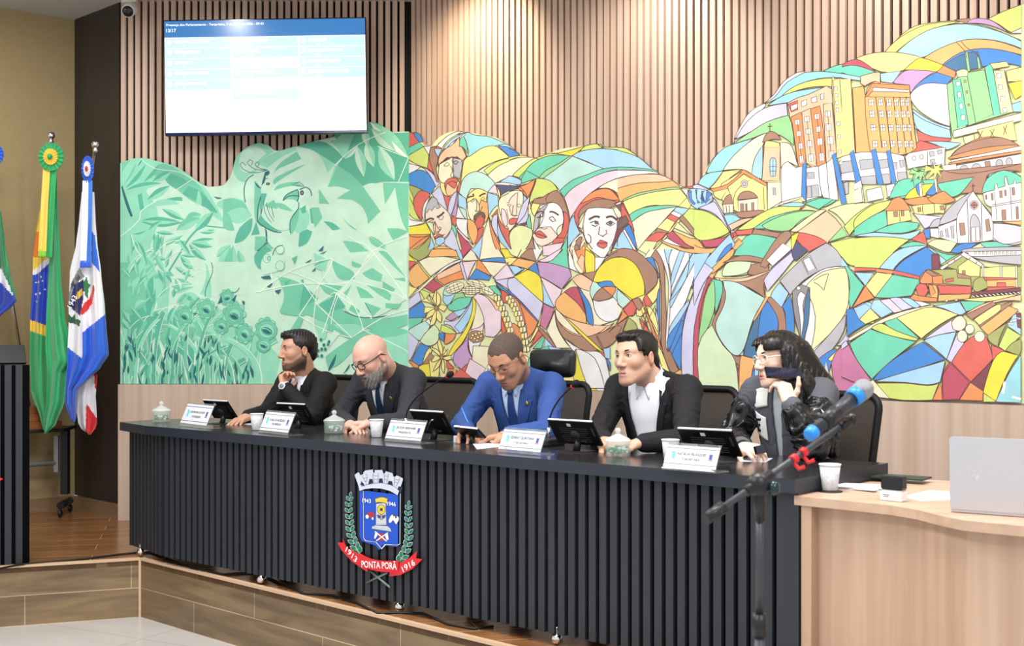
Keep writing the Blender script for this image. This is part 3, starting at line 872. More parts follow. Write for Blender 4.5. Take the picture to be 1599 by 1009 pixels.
pr.run(T6, """
n 0 0 100 0 190 60 265 150 265 240 190 310 180 220 130 110 60 60 0 50
Y 0 55 60 60 130 110 180 220 182 310 100 340 0 265
t 0 270 90 350 40 400 0 360
c 0 370 35 410 0 480
r 40 410 100 350 130 400 110 450 70 455
O 0 500 40 420 70 455 0 510
n 0 590 30 530 0 520
y 130 330 190 310 170 380 240 370 160 460 130 450
n 100 340 150 330 180 380 150 420 130 400
r 185 320 270 245 250 340 210 390 175 385
y 200 310 265 245 275 180 290 240 270 330 240 370
l 40 555 75 465 120 500 135 540 100 560
G 110 565 140 540 160 570
c 220 0 260 0 240 50 180 60
B 190 60 240 50 290 190 275 180 265 140
n 230 50 260 0 300 60 320 150 325 300 335 480 330 600 360 690 420 830 370 850 330 760 300 640 300 480 300 300 290 170 270 90
w 260 0 330 0 360 200 365 300 340 690 330 600 350 300 340 180 300 60
B 270 330 290 260 290 560 275 480
b 260 400 280 480 295 640 350 830 330 820 280 640
b 320 0 370 0 350 100 340 90
w 375 0 620 0 640 60 520 220 470 350 400 500 340 700 345 620 360 400 370 200 350 80
b 370 170 430 0 460 20 370 260
b 375 290 520 20 560 30 365 400
b 360 350 470 200 490 30 510 30 370 320
b 350 560 400 460 490 340 470 440 380 600 350 700
B 345 600 430 480 490 370 460 470 350 690
B 355 690 440 480 460 560 390 740
B 370 720 440 570 440 700 430 830
y 160 460 190 480 230 600 270 640 280 740 360 850 290 830 250 700 240 600
r 150 470 200 530 260 620 270 740 240 640 180 560
O 180 400 210 420 270 560 300 690 260 640 230 540
y 190 390 230 400 270 480 280 600 250 540
-1 160 400 270 740
-1 180 340 280 640
-1 150 340 290 590
-1 210 390 160 600
-1 260 380 130 640
y 260 650 300 690 360 850 310 830
o 380 850 430 820 470 880 470 930 420 900
o 390 880 430 860 460 900 460 940
-1 400 900 425 870 455 900
V 500 340 560 180 620 100 660 180 600 300 560 460 550 560 500 560 540 940 470 940 440 880 440 600 460 460
v 500 350 570 190 630 110 655 190 600 300 540 480 525 620 530 800 500 940 465 930 440 850 440 620 460 480
r 655 180 600 330 570 500 555 640 570 780 580 940 500 940 525 820 520 600 550 440 610 260
k 640 190 660 210 660 520 560 650 560 560 590 400
G 660 210 720 230 720 330 665 440
-1 662 200 662 440
h 655 520 560 660 570 820 580 940 700 935 780 890 810 820 780 780 700 690 660 600
o 620 140 650 110 680 150 650 200 620 180
B 510 270 560 150 640 80 620 60 560 120 520 200
v 600 60 700 0 750 0 680 80 650 110
B 680 80 750 0 790 0 740 70
o 740 70 800 0 820 0 700 130 670 150
R 620 0 560 0 620 20
o 400 0 620 0 680 10 600 30 500 25
G 740 50 800 20 830 0 1009 0 1009 60 900 50 780 70
n 680 120 760 60 880 40 1009 70 1009 110 900 90 780 80 700 140
h 720 160 780 100 940 90 960 130 890 170 780 185
n 890 170 900 130 950 100 1009 60 1009 160 940 175
a 660 190 760 205 880 190 1009 150 1009 190 880 215 770 225 700 215
n 770 225 900 200 1009 210 1009 320 940 260 860 230
t 720 230 860 250 940 290 1009 340 940 440 880 600 860 725 780 700 700 600 680 500 720 420 735 300
n 700 220 735 300 720 420 680 500 690 600 760 690 860 730 860 830 810 760 740 700 670 620 645 540 660 470 700 400 715 300
o 860 730 940 750 930 830 880 920 855 900 845 830
n 800 720 860 730 850 860 820 810 780 750
R 780 900 810 860 830 800 860 870 870 930 830 968 790 950
v 620 940 720 925 790 890 800 960 780 985 700 960
B 830 970 890 900 940 800 945 950 900 985 840 985
D 865 720 900 560 960 460 1009 340 1009 640 960 740
B 950 740 960 600 1009 380 1009 640
b 940 800 970 760 960 940 940 940
n 1009 330 940 480 920 520 960 400
""")
pr.run((0,0,1), """
c 745 540 800 545 835 560 830 605 740 604
G 832 560 862 540 872 562 845 604 828 604
b 862 540 884 545 880 566 872 562
y 845 604 872 562 905 575 912 606
p 740 560 765 575 750 604 725 604
r 700 604 725 575 760 604
w 905 545 935 560 950 606 912 606 900 575
Y 905 545 900 575 905 606 925 606 915 580
""")
# --- right: buildings and hills
pr.run(T7, """
w 290 520 345 410 400 340 480 295 480 320 390 400 330 480
v 300 520 370 410 480 325 620 295 625 370 500 410 400 470
k 280 550 400 470 500 410 630 370 660 450 665 560 590 500 500 480 400 515
T 115 730 155 650 220 580 290 550 410 515 330 590 220 715
T 65 800 110 740 220 720 170 790 130 830
c 220 715 290 620 410 520 500 480 470 560 420 660 400 740 340 710
b 400 740 420 640 470 560 470 770 430 760
T 480 300 540 250 600 180 680 120 750 100 860 95 1009 115 1009 135 860 135 740 160 650 200 590 250
w 480 295 545 235 600 160 680 105 740 98 620 165 550 250
g 590 250 650 200 740 160 860 138 930 140 905 190 800 190 700 210
T 500 310 590 250 700 215 900 190 920 260 700 280 630 290 560 300
G 850 92 930 58 1009 45 1009 105 940 105
L 920 140 1009 140 1009 600 940 640 905 190
a 625 295 690 260 755 240 820 210 870 185 905 205 910 290 940 640 840 690 780 695 740 660 690 690 665 500 640 370
r 630 300 690 275 690 335 650 350
w 645 310 690 295 688 325 650 342
w 712 285 745 270 745 305 715 318
w 775 262 810 250 810 285 778 292
w 832 240 855 230 855 268 835 272
y 912 150 955 140 985 620 935 640
O 650 380 710 350 735 480 740 690 695 690
a 715 350 770 325 800 500 805 690 745 670
O 770 330 830 310 855 500 865 670 812 690
a 850 300 905 290 935 610 870 670
#W 672 398 702 395 703 428 674 430
#W 732 378 762 376 763 410 734 412
#W 795 362 825 360 826 395 797 396
#W 862 345 894 343 895 378 864 380
#W 683 470 710 468 711 500 685 502
#W 740 455 770 453 771 487 742 488
#W 805 440 834 438 835 474 807 475
#W 868 425 900 423 901 465 870 466
#W 693 545 720 543 722 580 695 582
#W 750 530 778 528 780 568 752 570
#W 812 515 845 512 846 556 814 558
#W 876 505 912 502 914 550 878 552
#W 700 625 725 623 727 668 702 670
#W 758 615 788 612 790 658 760 662
#W 825 608 855 605 857 655 827 657
#W 885 595 915 592 917 630 887 636
#W 920 190 938 188 939 212 921 214
#W 925 235 943 233 943 255 926 257
#W 928 282 945 280 946 302 929 304
#W 930 325 948 323 949 347 931 349
#W 935 412 955 410 956 434 937 436
#W 940 492 958 490 959 514 941 516
#W 946 588 963 586 964 610 947 612
-.8 687 397 718 668
-.8 747 377 775 660
-.8 810 362 842 655
-.8 878 345 900 630
c 580 690 580 540 630 545 660 580 690 690 630 660 600 700
w 580 720 630 660 680 700 720 690 720 880 680 890 590 915
w 745 700 820 690 840 860 830 880 745 905
#e 750 730 795 728 797 765 752 768
#e 748 815 820 805 825 880 750 888
-1 775 812 780 885
w 820 690 870 670 920 900 880 905 840 860
w 870 670 910 640 945 880 930 900 890 905
#B 720 680 745 660 742 910 712 915
#B 905 620 930 605 998 920 965 925
w 950 660 1009 640 1009 780 975 790
#e 955 680 1005 672 1009 725 965 735
#e 980 795 1009 785 1009 860 990 865
y 465 780 480 560 500 530 560 540 580 570 585 790 500 790
a 465 780 480 570 580 570 578 780
b 515 660 535 635 555 660 550 750 520 755
-.9 535 640 535 755
-.9 518 690 553 690
-.9 520 720 552 720
n 468 540 490 490 520 470 560 485 585 525 540 520 500 530
-1.2 515 420 515 470
-1.2 500 440 530 438
c 500 790 585 790 590 910 500 970
#e 535 825 550 825 552 870 537 872
y 210 800 350 715 495 800 500 970 380 990 280 960 215 900
O 140 830 250 800 350 710 495 795 490 815 350 735 250 830 160 850
y 160 850 250 830 210 900 170 880
y 250 820 350 740 400 770 300 850 290 960
-1 475 820 480 960
-1 500 800 500 960
*p 355 800 22 24
*e 355 800 12 14
n 310 900 330 860 370 845 410 855 440 885 380 895
c 315 905 440 890 440 975 320 980
#n 330 925 350 922 352 975 332 975
#n 362 925 372 922 374 975 364 975
#n 400 918 415 915 416 975 402 978
n 215 930 240 880 270 865 285 925
c 220 930 285 925 285 980 225 985
-1.2 240 935 245 980
-1.2 258 935 262 980
n 290 980 450 965 480 975 400 1009 320 1009
T 230 990 290 985 320 1009 240 1009
c 500 970 590 915 720 880 740 910 600 925 520 980
G 740 910 830 885 930 905 830 950
r 680 975 700 930 735 940
""")
pr.run(T9, """
g 0 100 60 110 120 140 180 190 195 230 130 260 40 275 0 250
v 20 95 100 60 130 80 200 230 120 130
T 165 135 220 130 260 155 190 190
a 190 190 270 155 330 150 240 200 210 220
g 240 215 330 150 400 110 470 85 600 80 590 105 480 130 380 180 320 210
y 470 80 600 40 610 65 590 85
G 330 210 420 150 500 125 600 105 680 110 560 200 530 220 440 210
k 380 190 480 140 600 110 680 112 700 120 600 160 530 220 420 215
T 470 80 560 60 620 70 590 85
G 620 70 700 40 780 45 700 100
L 540 220 680 115 740 105 640 180 580 225
L 750 105 860 70 1009 65 940 110 850 190 800 130
g 840 195 920 120 1009 65 1009 110 930 180 870 245
a 580 225 740 110 790 150 830 200 760 280 720 290
k 750 285 830 200 860 250
G 870 250 1009 130 1009 235 900 245
k 860 252 1009 205 1009 240
g 760 290 900 258 1009 258 1009 425 880 415 830 370
r 230 220 330 210 320 240 240 245
n 320 240 340 210 500 235 480 265 420 250
G 220 360 260 290 320 240 470 265 440 300 385 390 300 365
R 40 275 130 265 220 240 200 280 120 310 60 310
o 0 300 60 320 150 310 210 280 200 310 100 345 0 345
o 210 310 250 270 275 290 230 330
o 80 430 120 380 220 320 215 360 130 440 100 460
b 200 240 230 300 100 430 50 400 150 290
B 170 320 210 290 200 330 120 400
v 0 500 60 400 110 440 50 520 0 640
b 0 350 90 345 0 500
n 160 400 260 360 340 365 400 385 420 430 380 400 280 390 200 395
h 160 440 200 395 320 395 300 450 240 470 160 475
n 300 460 320 410 370 400 410 400 420 450 350 470
n 380 390 480 240 540 230 545 250 430 390 400 430 380 420
w 405 385 495 290 550 320 440 420 420 400
B 430 430 550 330 550 350 460 430
a 110 480 200 490 300 480 430 440 410 460 300 505 200 505 140 500
n 200 505 300 500 420 450 390 520 400 600 310 540
v 390 500 440 430 550 340 560 380 480 480 410 560
t 160 500 240 510 330 560 400 600 330 720 280 880 240 920 200 900 140 820 120 740 165 640 170 560
n 140 490 175 560 165 640 120 740 140 830 200 900 240 925 270 920 260 980 200 930 120 830 100 740 140 650 155 560
o 270 920 340 940 300 1009 250 1009 255 960
G 100 490 150 500 160 560 120 680
k 60 590 110 500 110 680 20 860
R 80 480 100 490 30 700 30 1009 0 1009 0 760
h 20 880 100 750 160 860 230 950 250 1009 40 1009
D 340 720 400 620 470 680 470 770 400 800 360 880 350 940 280 920 290 860
B 370 700 400 620 440 640 470 720 465 780 400 800 350 920
n 400 600 430 590 500 660 515 780 470 780 465 700
o 330 720 400 590 420 590 350 710
b 480 510 530 570 490 650 430 590 440 560
B 490 650 540 580 560 700 560 800 515 790 510 680
e 480 500 560 420 640 350 740 290 800 330 850 420 740 430 640 480 580 530 540 580
r 550 240 590 230 680 250 745 285 640 340 600 300
d 550 300 570 280 640 330 570 390 550 360
Y 545 250 590 230 550 330
#e 600 380 650 358 690 440 640 465
w 610 385 645 368 680 430 640 450
w 560 570 640 490 740 430 860 425 880 560 860 680 770 800 640 930 600 830 560 700
L 620 540 720 450 860 430 870 560 850 680 760 800 650 900 680 700
E 550 560 600 520 650 540 640 700 620 830 590 800 560 680
D 640 540 650 600 640 740 610 840 600 820 620 640
W 578 600 600 560 625 580 610 640 615 720 600 820 592 700
-1 670 500 720 470 755 462 740 510 728 555 700 525 672 510
*W 586 542 11 11
e 640 930 760 800 850 690 840 780 780 880 700 960
B 660 970 750 900 800 880 700 1009
v 800 860 850 800 860 690 870 830 830 860
B 850 720 880 660 930 710 870 800
b 830 380 870 420 850 430
b 900 455 1009 460 960 530
G 860 430 910 460 950 530 880 650 870 560
O 880 655 950 530 1009 600
y 950 530 1009 460 1009 600
y 870 830 1009 740 1009 770 880 840
y 750 940 820 870 800 930 760 950
c 740 955 800 1009 700 1009
v 700 1009 740 950 790 1009
m 770 960 860 840 880 900 950 1009 820 1009
G 870 850 1009 770 1009 1009 940 990
g 940 690 1009 650 1009 740 970 740
b 895 650 970 620 1009 640 940 710
""")
pr.run(T8, """
g 240 265 290 215 340 165 410 120 520 98 640 90 690 105 540 120 400 190 300 265
g 300 270 240 268 330 180 480 110 680 95 560 120 440 170
w 690 100 640 85 700 78 720 85
n 630 85 720 75 700 105
V 700 105 740 78 830 85 900 130 940 160 860 125 780 105
g 820 80 900 40 1005 0 1005 140 950 155 880 110
p 940 160 1005 130 1005 160
T 300 268 400 190 520 130 680 105 800 120 920 165 1005 200 1005 250 900 210 760 190 640 210 540 245 460 295 400 275
b 310 265 400 190 520 130 700 108 880 150 1005 205 1005 245 860 200 700 195 560 240 450 295
o 460 298 560 240 700 195 860 202 1005 250 1005 280 860 250 760 250 640 290 570 340 500 320
B 560 340 660 270 780 245 900 255 1005 285 1005 350 900 330 640 370
D 570 340 660 285 760 260 790 350 640 370
y 80 300 180 270 320 268 450 295 350 365 220 375
Y 350 365 400 320 450 298 570 340 530 375 440 365
R 0 335 80 305 150 340 190 380 100 350 0 345
G 0 350 80 340 200 382 110 405 0 380
b 0 385 110 405 100 425 0 410
b 215 385 330 370 290 440 220 430
E 290 435 340 380 440 365 530 378 430 440 380 470 360 450
V 285 438 350 372 430 365 520 375 440 430 390 490 300 440
B 400 480 430 440 530 380 620 410 590 445 480 440
O 530 378 570 340 640 375 630 410
p 380 520 400 480 470 440 590 445 605 560 605 680 520 650 430 590
b 395 580 500 650 605 685 612 745 500 735 410 690
b 400 600 470 650 605 700 612 745 500 735 420 690
r 420 700 500 735 612 748 600 765 430 765
b 440 765 560 765 670 775 600 810 540 800
y 920 370 1005 350 1005 430 930 430
Y 930 440 1005 425 1005 510 970 530
T 940 560 1005 540 1005 600 960 600
k 590 445 640 420 690 420 710 620 690 690 625 745 605 640
k 635 420 705 380 800 365 880 365 900 400 960 600 760 660 710 680
k 700 380 800 365 850 610 750 660
G 800 350 840 330 900 610 850 620
L 850 370 910 365 960 600 890 610
G 620 420 665 415 710 670 650 690
L 640 375 680 360 710 370 705 400 650 405
y 830 330 920 318 940 345 850 360
#W 640 432 662 430 663 455 642 456
#W 648 490 668 488 669 518 650 520
#W 658 552 678 550 680 582 660 584
#W 668 618 690 615 692 645 670 648
#l 685 422 695 421 696 436 686 437
#l 695 482 705 481 706 496 696 497
#l 706 555 716 554 717 566 707 567
#W 868 385 892 382 894 408 871 411
#W 875 450 900 447 902 472 878 474
#W 888 515 912 512 914 540 892 542
#W 902 580 924 577 926 602 905 605
#k 690 270 705 262 720 370 705 375
#k 757 295 768 292 780 355 765 360
-1 640 210 690 260 700 300
-1 670 205 700 240 750 270 770 300
c 625 705 1005 605 1005 650 630 745
L 680 740 740 725 745 775 690 778
y 760 700 960 650 980 760 780 760
-1.2 765 710 790 755
-1.2 790 705 765 755
-1.2 830 700 855 745
-1.2 855 695 830 748
-1.2 905 680 925 725
-1.2 925 672 905 730
O 610 850 660 800 780 745 900 745 990 790 1005 800 640 860
n 610 850 680 790 800 750 900 745 990 785 800 800
W 610 870 1005 790 1005 815 620 890
O 615 892 640 875 1005 815 1005 830 640 890
w 640 900 1005 835 1005 890 650 950
s 560 900 640 890 650 950 570 930
*e 685 925 24 26
*e 755 915 26 26
*e 883 890 20 24
*e 938 880 18 24
#n 800 880 830 875 835 915 808 920
r 340 835 440 765 560 800 480 815
w 355 850 440 800 580 800 575 900 480 900 370 920
r 340 840 400 790 440 760 570 800 460 815 380 830
*W 405 860 10 13
*W 447 852 10 13
#e 490 825 515 820 520 845 495 850
#e 535 815 562 812 562 832 538 838
#e 495 870 520 862 525 890 500 895
-1 480 820 482 910
o 60 465 130 455 130 500 210 800 190 830 80 835
y 0 415 50 415 75 835 0 850
o 130 520 190 430 380 450 385 520 420 800 340 840 160 830
a 105 400 180 380 215 380 215 440 180 430 130 455 105 440
O 130 515 170 440 380 450 370 480 190 480 150 510
W 175 462 375 478 372 490 175 486
-1.4 190 515 225 800
-1.4 240 515 275 810
-1.4 290 515 320 830
-1.4 325 515 360 830
-1.4 360 515 400 810
-1 150 515 385 520
""")
win8 = []
for (yy, dx) in ((530, 0), (595, 5), (672, 12), (762, 22)):
    for i, xx in enumerate((150, 204, 250, 292, 328, 358)):
        w_ = (27, 25, 24, 22, 22, 18)[i]; win8.append(f"#W {xx+dx} {yy} {xx+dx+w_} {yy-2} {xx+dx+w_+3} {yy+34} {xx+dx+3} {yy+37}")
        win8.append(f"-.8 {xx+dx+w_/2} {yy} {xx+dx+w_/2+3} {yy+36}"); win8.append(f"-.8 {xx+dx} {yy+18} {xx+dx+w_+3} {yy+16}")
pr.run(T8, '\n'.join(win8))
pr.run(T8, """
w 0 850 80 830 130 825 280 830 350 850 370 980 310 990 160 985 0 985
e 0 880 70 870 80 930 0 945
#e 100 870 175 865 180 915 105 925
#e 205 870 260 865 265 910 212 918
#e 285 885 305 880 312 920 290 925
#e 322 872 345 868 352 908 330 912
#e 90 965 190 955 195 1005 100 1005
#e 220 950 265 945 275 1000 225 1005
#e 310 940 360 935 370 980 315 985
#B 45 830 65 812 115 1005 80 1005
#B 165 815 190 805 235 1005 200 1005
#B 250 820 272 812 310 1005 280 1005
n 570 930 1005 890 1005 930 820 960 740 1009 560 1009
G 300 990 740 965 690 1009 300 1009
G 800 1009 830 945 900 930 1005 960 1005 1009
""")
pr.run(TA, """
n 540 300 700 320 1005 260 1005 310 900 300 800 330 770 440 640 440 500 470 500 350
G 770 440 800 350 900 300 1005 340 1005 400 840 420
w 0 380 40 360 60 490 0 500
c 0 420 40 400 50 490 0 500
w 70 420 160 400 175 470 80 490
w 190 390 240 380 260 440 200 460
G 190 470 280 440 280 360 400 345 380 460 250 470
G 260 370 350 350 370 440 210 470
G 500 380 720 340 640 440 580 460 520 420
Y 300 470 340 420 400 390 480 380 440 440 380 470
B 430 440 480 380 500 430 470 450
B 370 390 400 370 410 460 380 440
#c 388 380 405 375 412 460 395 465
#c 480 350 495 350 502 430 490 430
k 400 300 370 310 340 370 375 330 350 280 395 300 410 290 440 310 420 340 400 325 385 350 420 380 395 330
k 385 310 345 290 330 320 370 322 355 365 390 335 395 380 410 335 435 360 415 320 445 310 400 305
g 480 290 430 270 420 310 460 300 440 350 480 315 480 370 500 315 530 350 510 300 545 300 510 280 530 260 490 275 470 250
O 180 540 210 490 265 460 300 480 340 540 260 560
O 300 480 430 460 480 500 350 510
O 440 470 500 440 540 425 610 480 560 500 480 500
y 195 545 330 540 345 600 200 630
#n 235 550 260 548 262 580 238 582
#n 280 545 298 543 300 575 283 577
-1.2 270 545 275 610
y 345 515 480 500 550 510 540 560 480 560 370 580
#n 380 525 400 523 402 550 383 552
#n 515 515 540 512 542 540 520 542
-1.2 480 500 485 560
-1.2 410 515 414 570
g 0 600 60 540 130 500 220 480 190 530 100 580 0 650
G 0 650 100 580 190 540 200 630 120 670 0 695
G 120 670 200 635 300 610 390 620 380 650 280 680
b 0 697 120 675 280 685 400 655 340 715 200 705
v 350 560 430 570 530 580 450 640 420 650 380 590
r 340 715 380 690 420 665 440 750 380 730
B 415 660 455 650 455 710 430 710
g 0 710 120 700 250 705 330 720 240 790 150 890 0 885
G 270 765 350 730 440 750 350 765
b 150 890 240 795 330 760 440 755 300 830 230 905
B 240 905 300 840 440 760 530 810 480 905 390 940
b 430 760 500 790 560 850 520 870 500 820
L 440 745 500 715 620 735 580 790 540 790
B 580 790 640 745 740 740 690 775 620 800
L 690 775 760 740 810 770 780 775
G 760 735 900 730 960 755 810 770
G 450 760 530 800 620 810 560 850
p 830 620 1005 640 1005 740 940 750 830 720
v 830 620 930 625 1005 640 1005 730 900 745 830 700
o 880 610 1005 605 1005 630 940 622
e 510 630 530 580 600 500 715 425 660 520 620 590
e 450 645 480 600 520 590 510 640
w 455 650 510 650 510 710 460 700
w 505 640 615 600 625 740 510 705
w 615 600 650 520 715 425 770 500 830 580 835 720 740 735 625 740
-1.2 715 425 770 500 830 580
-1.2 680 480 690 735
-1.2 765 500 770 730
*p 722 510 26 28
*n 722 510 18 20
-1 700 510 745 510
-1 722 488 722 533
#n 632 620 662 615 670 690 640 695
#n 790 600 810 590 822 665 798 672
e 700 730 700 600 722 565 755 610 760 725
#w 705 645 755 640 758 725 707 730
-1.2 730 645 733 728
#e 515 670 528 660 535 700 522 705
#e 548 655 560 648 570 705 556 705
#e 580 640 595 632 602 712 590 712
-1.3 715 380 715 425
-1.2 705 395 727 393
w 775 440 800 430 845 420 850 380 860 380 865 410 910 395 905 350 915 335 930 390 960 380 970 350 975 380 1005 375 1005 605 830 608 825 520 790 500
-1 845 430 860 600
-1 940 400 950 600
-1 830 510 1005 480
-1 825 520 1005 492
#n 875 425 890 422 893 465 878 468
#n 905 420 915 418 917 455 908 457
#n 825 440 835 438 838 480 828 482
#n 950 405 965 402 968 450 954 452
#n 888 540 912 535 915 600 892 603
#n 975 520 988 518 990 595 978 596
#n 790 450 798 448 800 475 792 478
r 0 885 130 890 250 905 395 940 390 960 240 925 130 905 0 910
O 130 892 235 905 225 925 130 912
b 0 915 110 915 70 985
y 70 1005 130 915 225 925 170 1005
G 0 925 60 1005 0 1005
G 170 1005 240 925 400 960 380 1005
e 650 790 700 770 1005 760 1005 870 820 850 700 820
W 690 800 700 790 1005 785 1005 810 710 820
n 430 900 620 900 630 1005 400 1005
l 520 870 600 820 650 800 760 880 1005 880 1005 1005 620 1005 620 900
y 625 880 690 835 760 880 755 940 630 940
#n 650 905 668 903 670 935 652 937
w 510 890 640 810 650 820 530 900
w 640 810 660 790 780 870 770 885
-1.2 560 860 570 870
-1.2 600 835 608 848
-1.2 700 825 690 840
-1.2 740 850 730 865
y 760 890 880 880 885 1005 760 1005
y 890 880 970 880 975 1005 890 1005
#w 770 870 780 870 785 1005 775 1005
#w 878 875 888 875 892 1005 882 1005
#w 970 875 980 875 985 1005 975 1005
-1 480 795 520 890
q 465 810 480 803 495 803 512 815 515 890 470 892
""")
pr.run(TA, '\n'.join(f"#W {725+i*24} 792 {735+i*24} 791 {735+i*24} 806 {725+i*24} 808" for i in range(11)))
pr.run(TB, """
G 0 60 40 110 140 230 60 370 45 320 50 200
b 0 50 40 105 0 110
b 80 145 200 150 150 230
y 150 230 220 145 320 160 210 300
G 210 300 320 160 490 190 440 290 300 305
O 150 228 205 305 130 335 65 370
b 200 320 280 310 330 390 250 430 180 370
p 240 320 300 310 380 385 330 400
v 300 310 370 305 450 365 380 385
b 370 305 440 310 495 355 450 365
W 440 310 560 345 500 360
B 30 380 70 370 150 470 70 520 35 550
b 75 370 150 340 190 370 110 440
y 110 440 180 370 240 430 150 470
c 40 560 250 440 400 385 570 350 560 365 350 430 240 470 50 575
y 345 430 450 390 570 362 730 410 620 470 500 560
G 270 455 345 430 490 560 400 540 300 490
g 185 495 250 465 340 510 480 560 465 575 300 540
G 50 590 180 500 300 540 465 580 300 710 190 815 100 700
m 0 630 45 600 100 700 185 820 140 860 0 800
v 0 600 30 570 40 600 0 630
B 195 825 300 710 510 580 650 690 500 740 350 790
b 205 830 400 770 650 700 620 830 540 850 400 835
g 215 840 400 840 540 855 610 840 570 945 300 935
c 170 830 200 820 300 935 175 920
O 570 945 620 840 640 945
b 575 355 740 330 780 390 740 412 650 375
G 745 325 910 325 850 370 780 390
v 510 570 620 490 690 445 720 515 600 540
b 515 572 600 540 720 520 660 690 580 620
v 660 690 720 540 770 590 690 710
l 640 760 660 695 680 720 640 780
R 640 770 690 710 810 830 740 945 630 945
R 640 780 690 720 800 830 740 940 640 945 635 850
O 740 945 810 835 890 890 885 950
r 690 710 770 590 840 540 910 550 945 660 940 700 810 830
q 810 835 940 705 930 780 890 890
r 940 600 1020 635 950 700
Y 890 890 950 700 1015 640 1110 665 1040 780 970 950 900 930
g 890 900 970 955 890 958
T 970 950 1050 780 1126 665 1126 962 985 958
-W4 1025 830 1012 905
-W3.4 1070 925 1126 940
l 915 540 1040 460 1000 540 980 610 930 580
g 985 610 1040 490 1126 540 1070 600 1030 640
l 1030 635 1070 590 1126 560 1126 640 1110 665
b 1040 480 1090 390 1126 400 1126 540 1070 500
#q 1095 400 1126 400 1126 430 1100 425
#w 1070 440 1110 435 1110 450 1072 455
#q 1100 440 1126 440 1126 500 1105 490
#w 1045 460 1080 462 1080 475 1045 473
a 780 405 850 360 930 330 1126 285 1126 325 960 335 820 440
n 780 410 950 330 970 345 820 440
y 830 440 970 350 1000 360 995 385 870 480
n 860 480 1000 385 1000 350 1060 330 1050 360 880 490
o 870 490 1050 355 1095 375 1090 405 920 540
y 750 315 850 305 1000 290 1126 280 940 325 830 325
c 690 460 720 425 755 418 780 450 775 490 740 512 700 500
*c 805 500 28 30
*c 758 545 32 38
*c 867 548 33 34
""")
pr.run(TB, """
n 490 200 500 160 550 125 600 160 640 125 810 170 820 240 600 240
l 550 130 720 125 730 180 810 185 810 230 640 215 620 160
O 490 200 525 140 570 170 570 215 500 215
O 570 170 635 165 635 218 575 215
r 650 190 705 180 705 200 655 208
r 600 225 815 232 810 280 620 280
r 465 240 490 215 530 220 545 260 520 300 480 290
o 530 215 590 225 605 260 600 325 550 300 550 250
O 545 220 570 225 590 270 560 300
o 610 285 810 280 800 310 640 325 605 325
#w 645 325 665 310 665 330
#w 700 318 735 312 725 325
O 430 305 460 275 480 290 600 305 600 328 480 325
q 565 45 600 35 615 50 612 125 568 125
l 830 200 870 175 915 185 920 240 850 270 825 250
r 890 175 1090 180 1080 190 900 195
o 910 195 1085 190 1090 235 915 235
r 975 210 1030 210 1035 260 978 260
r 915 238 1090 235 1090 255 915 262
q 815 270 1126 240 1126 262 815 290
""")
pr.run(TB, '\n'.join(f"#W {812+i*26} {290-i*2} {822+i*26} {288-i*2} {842+i*26} {300-i*2} {830+i*26} {303-i*2}" for i in range(12)))
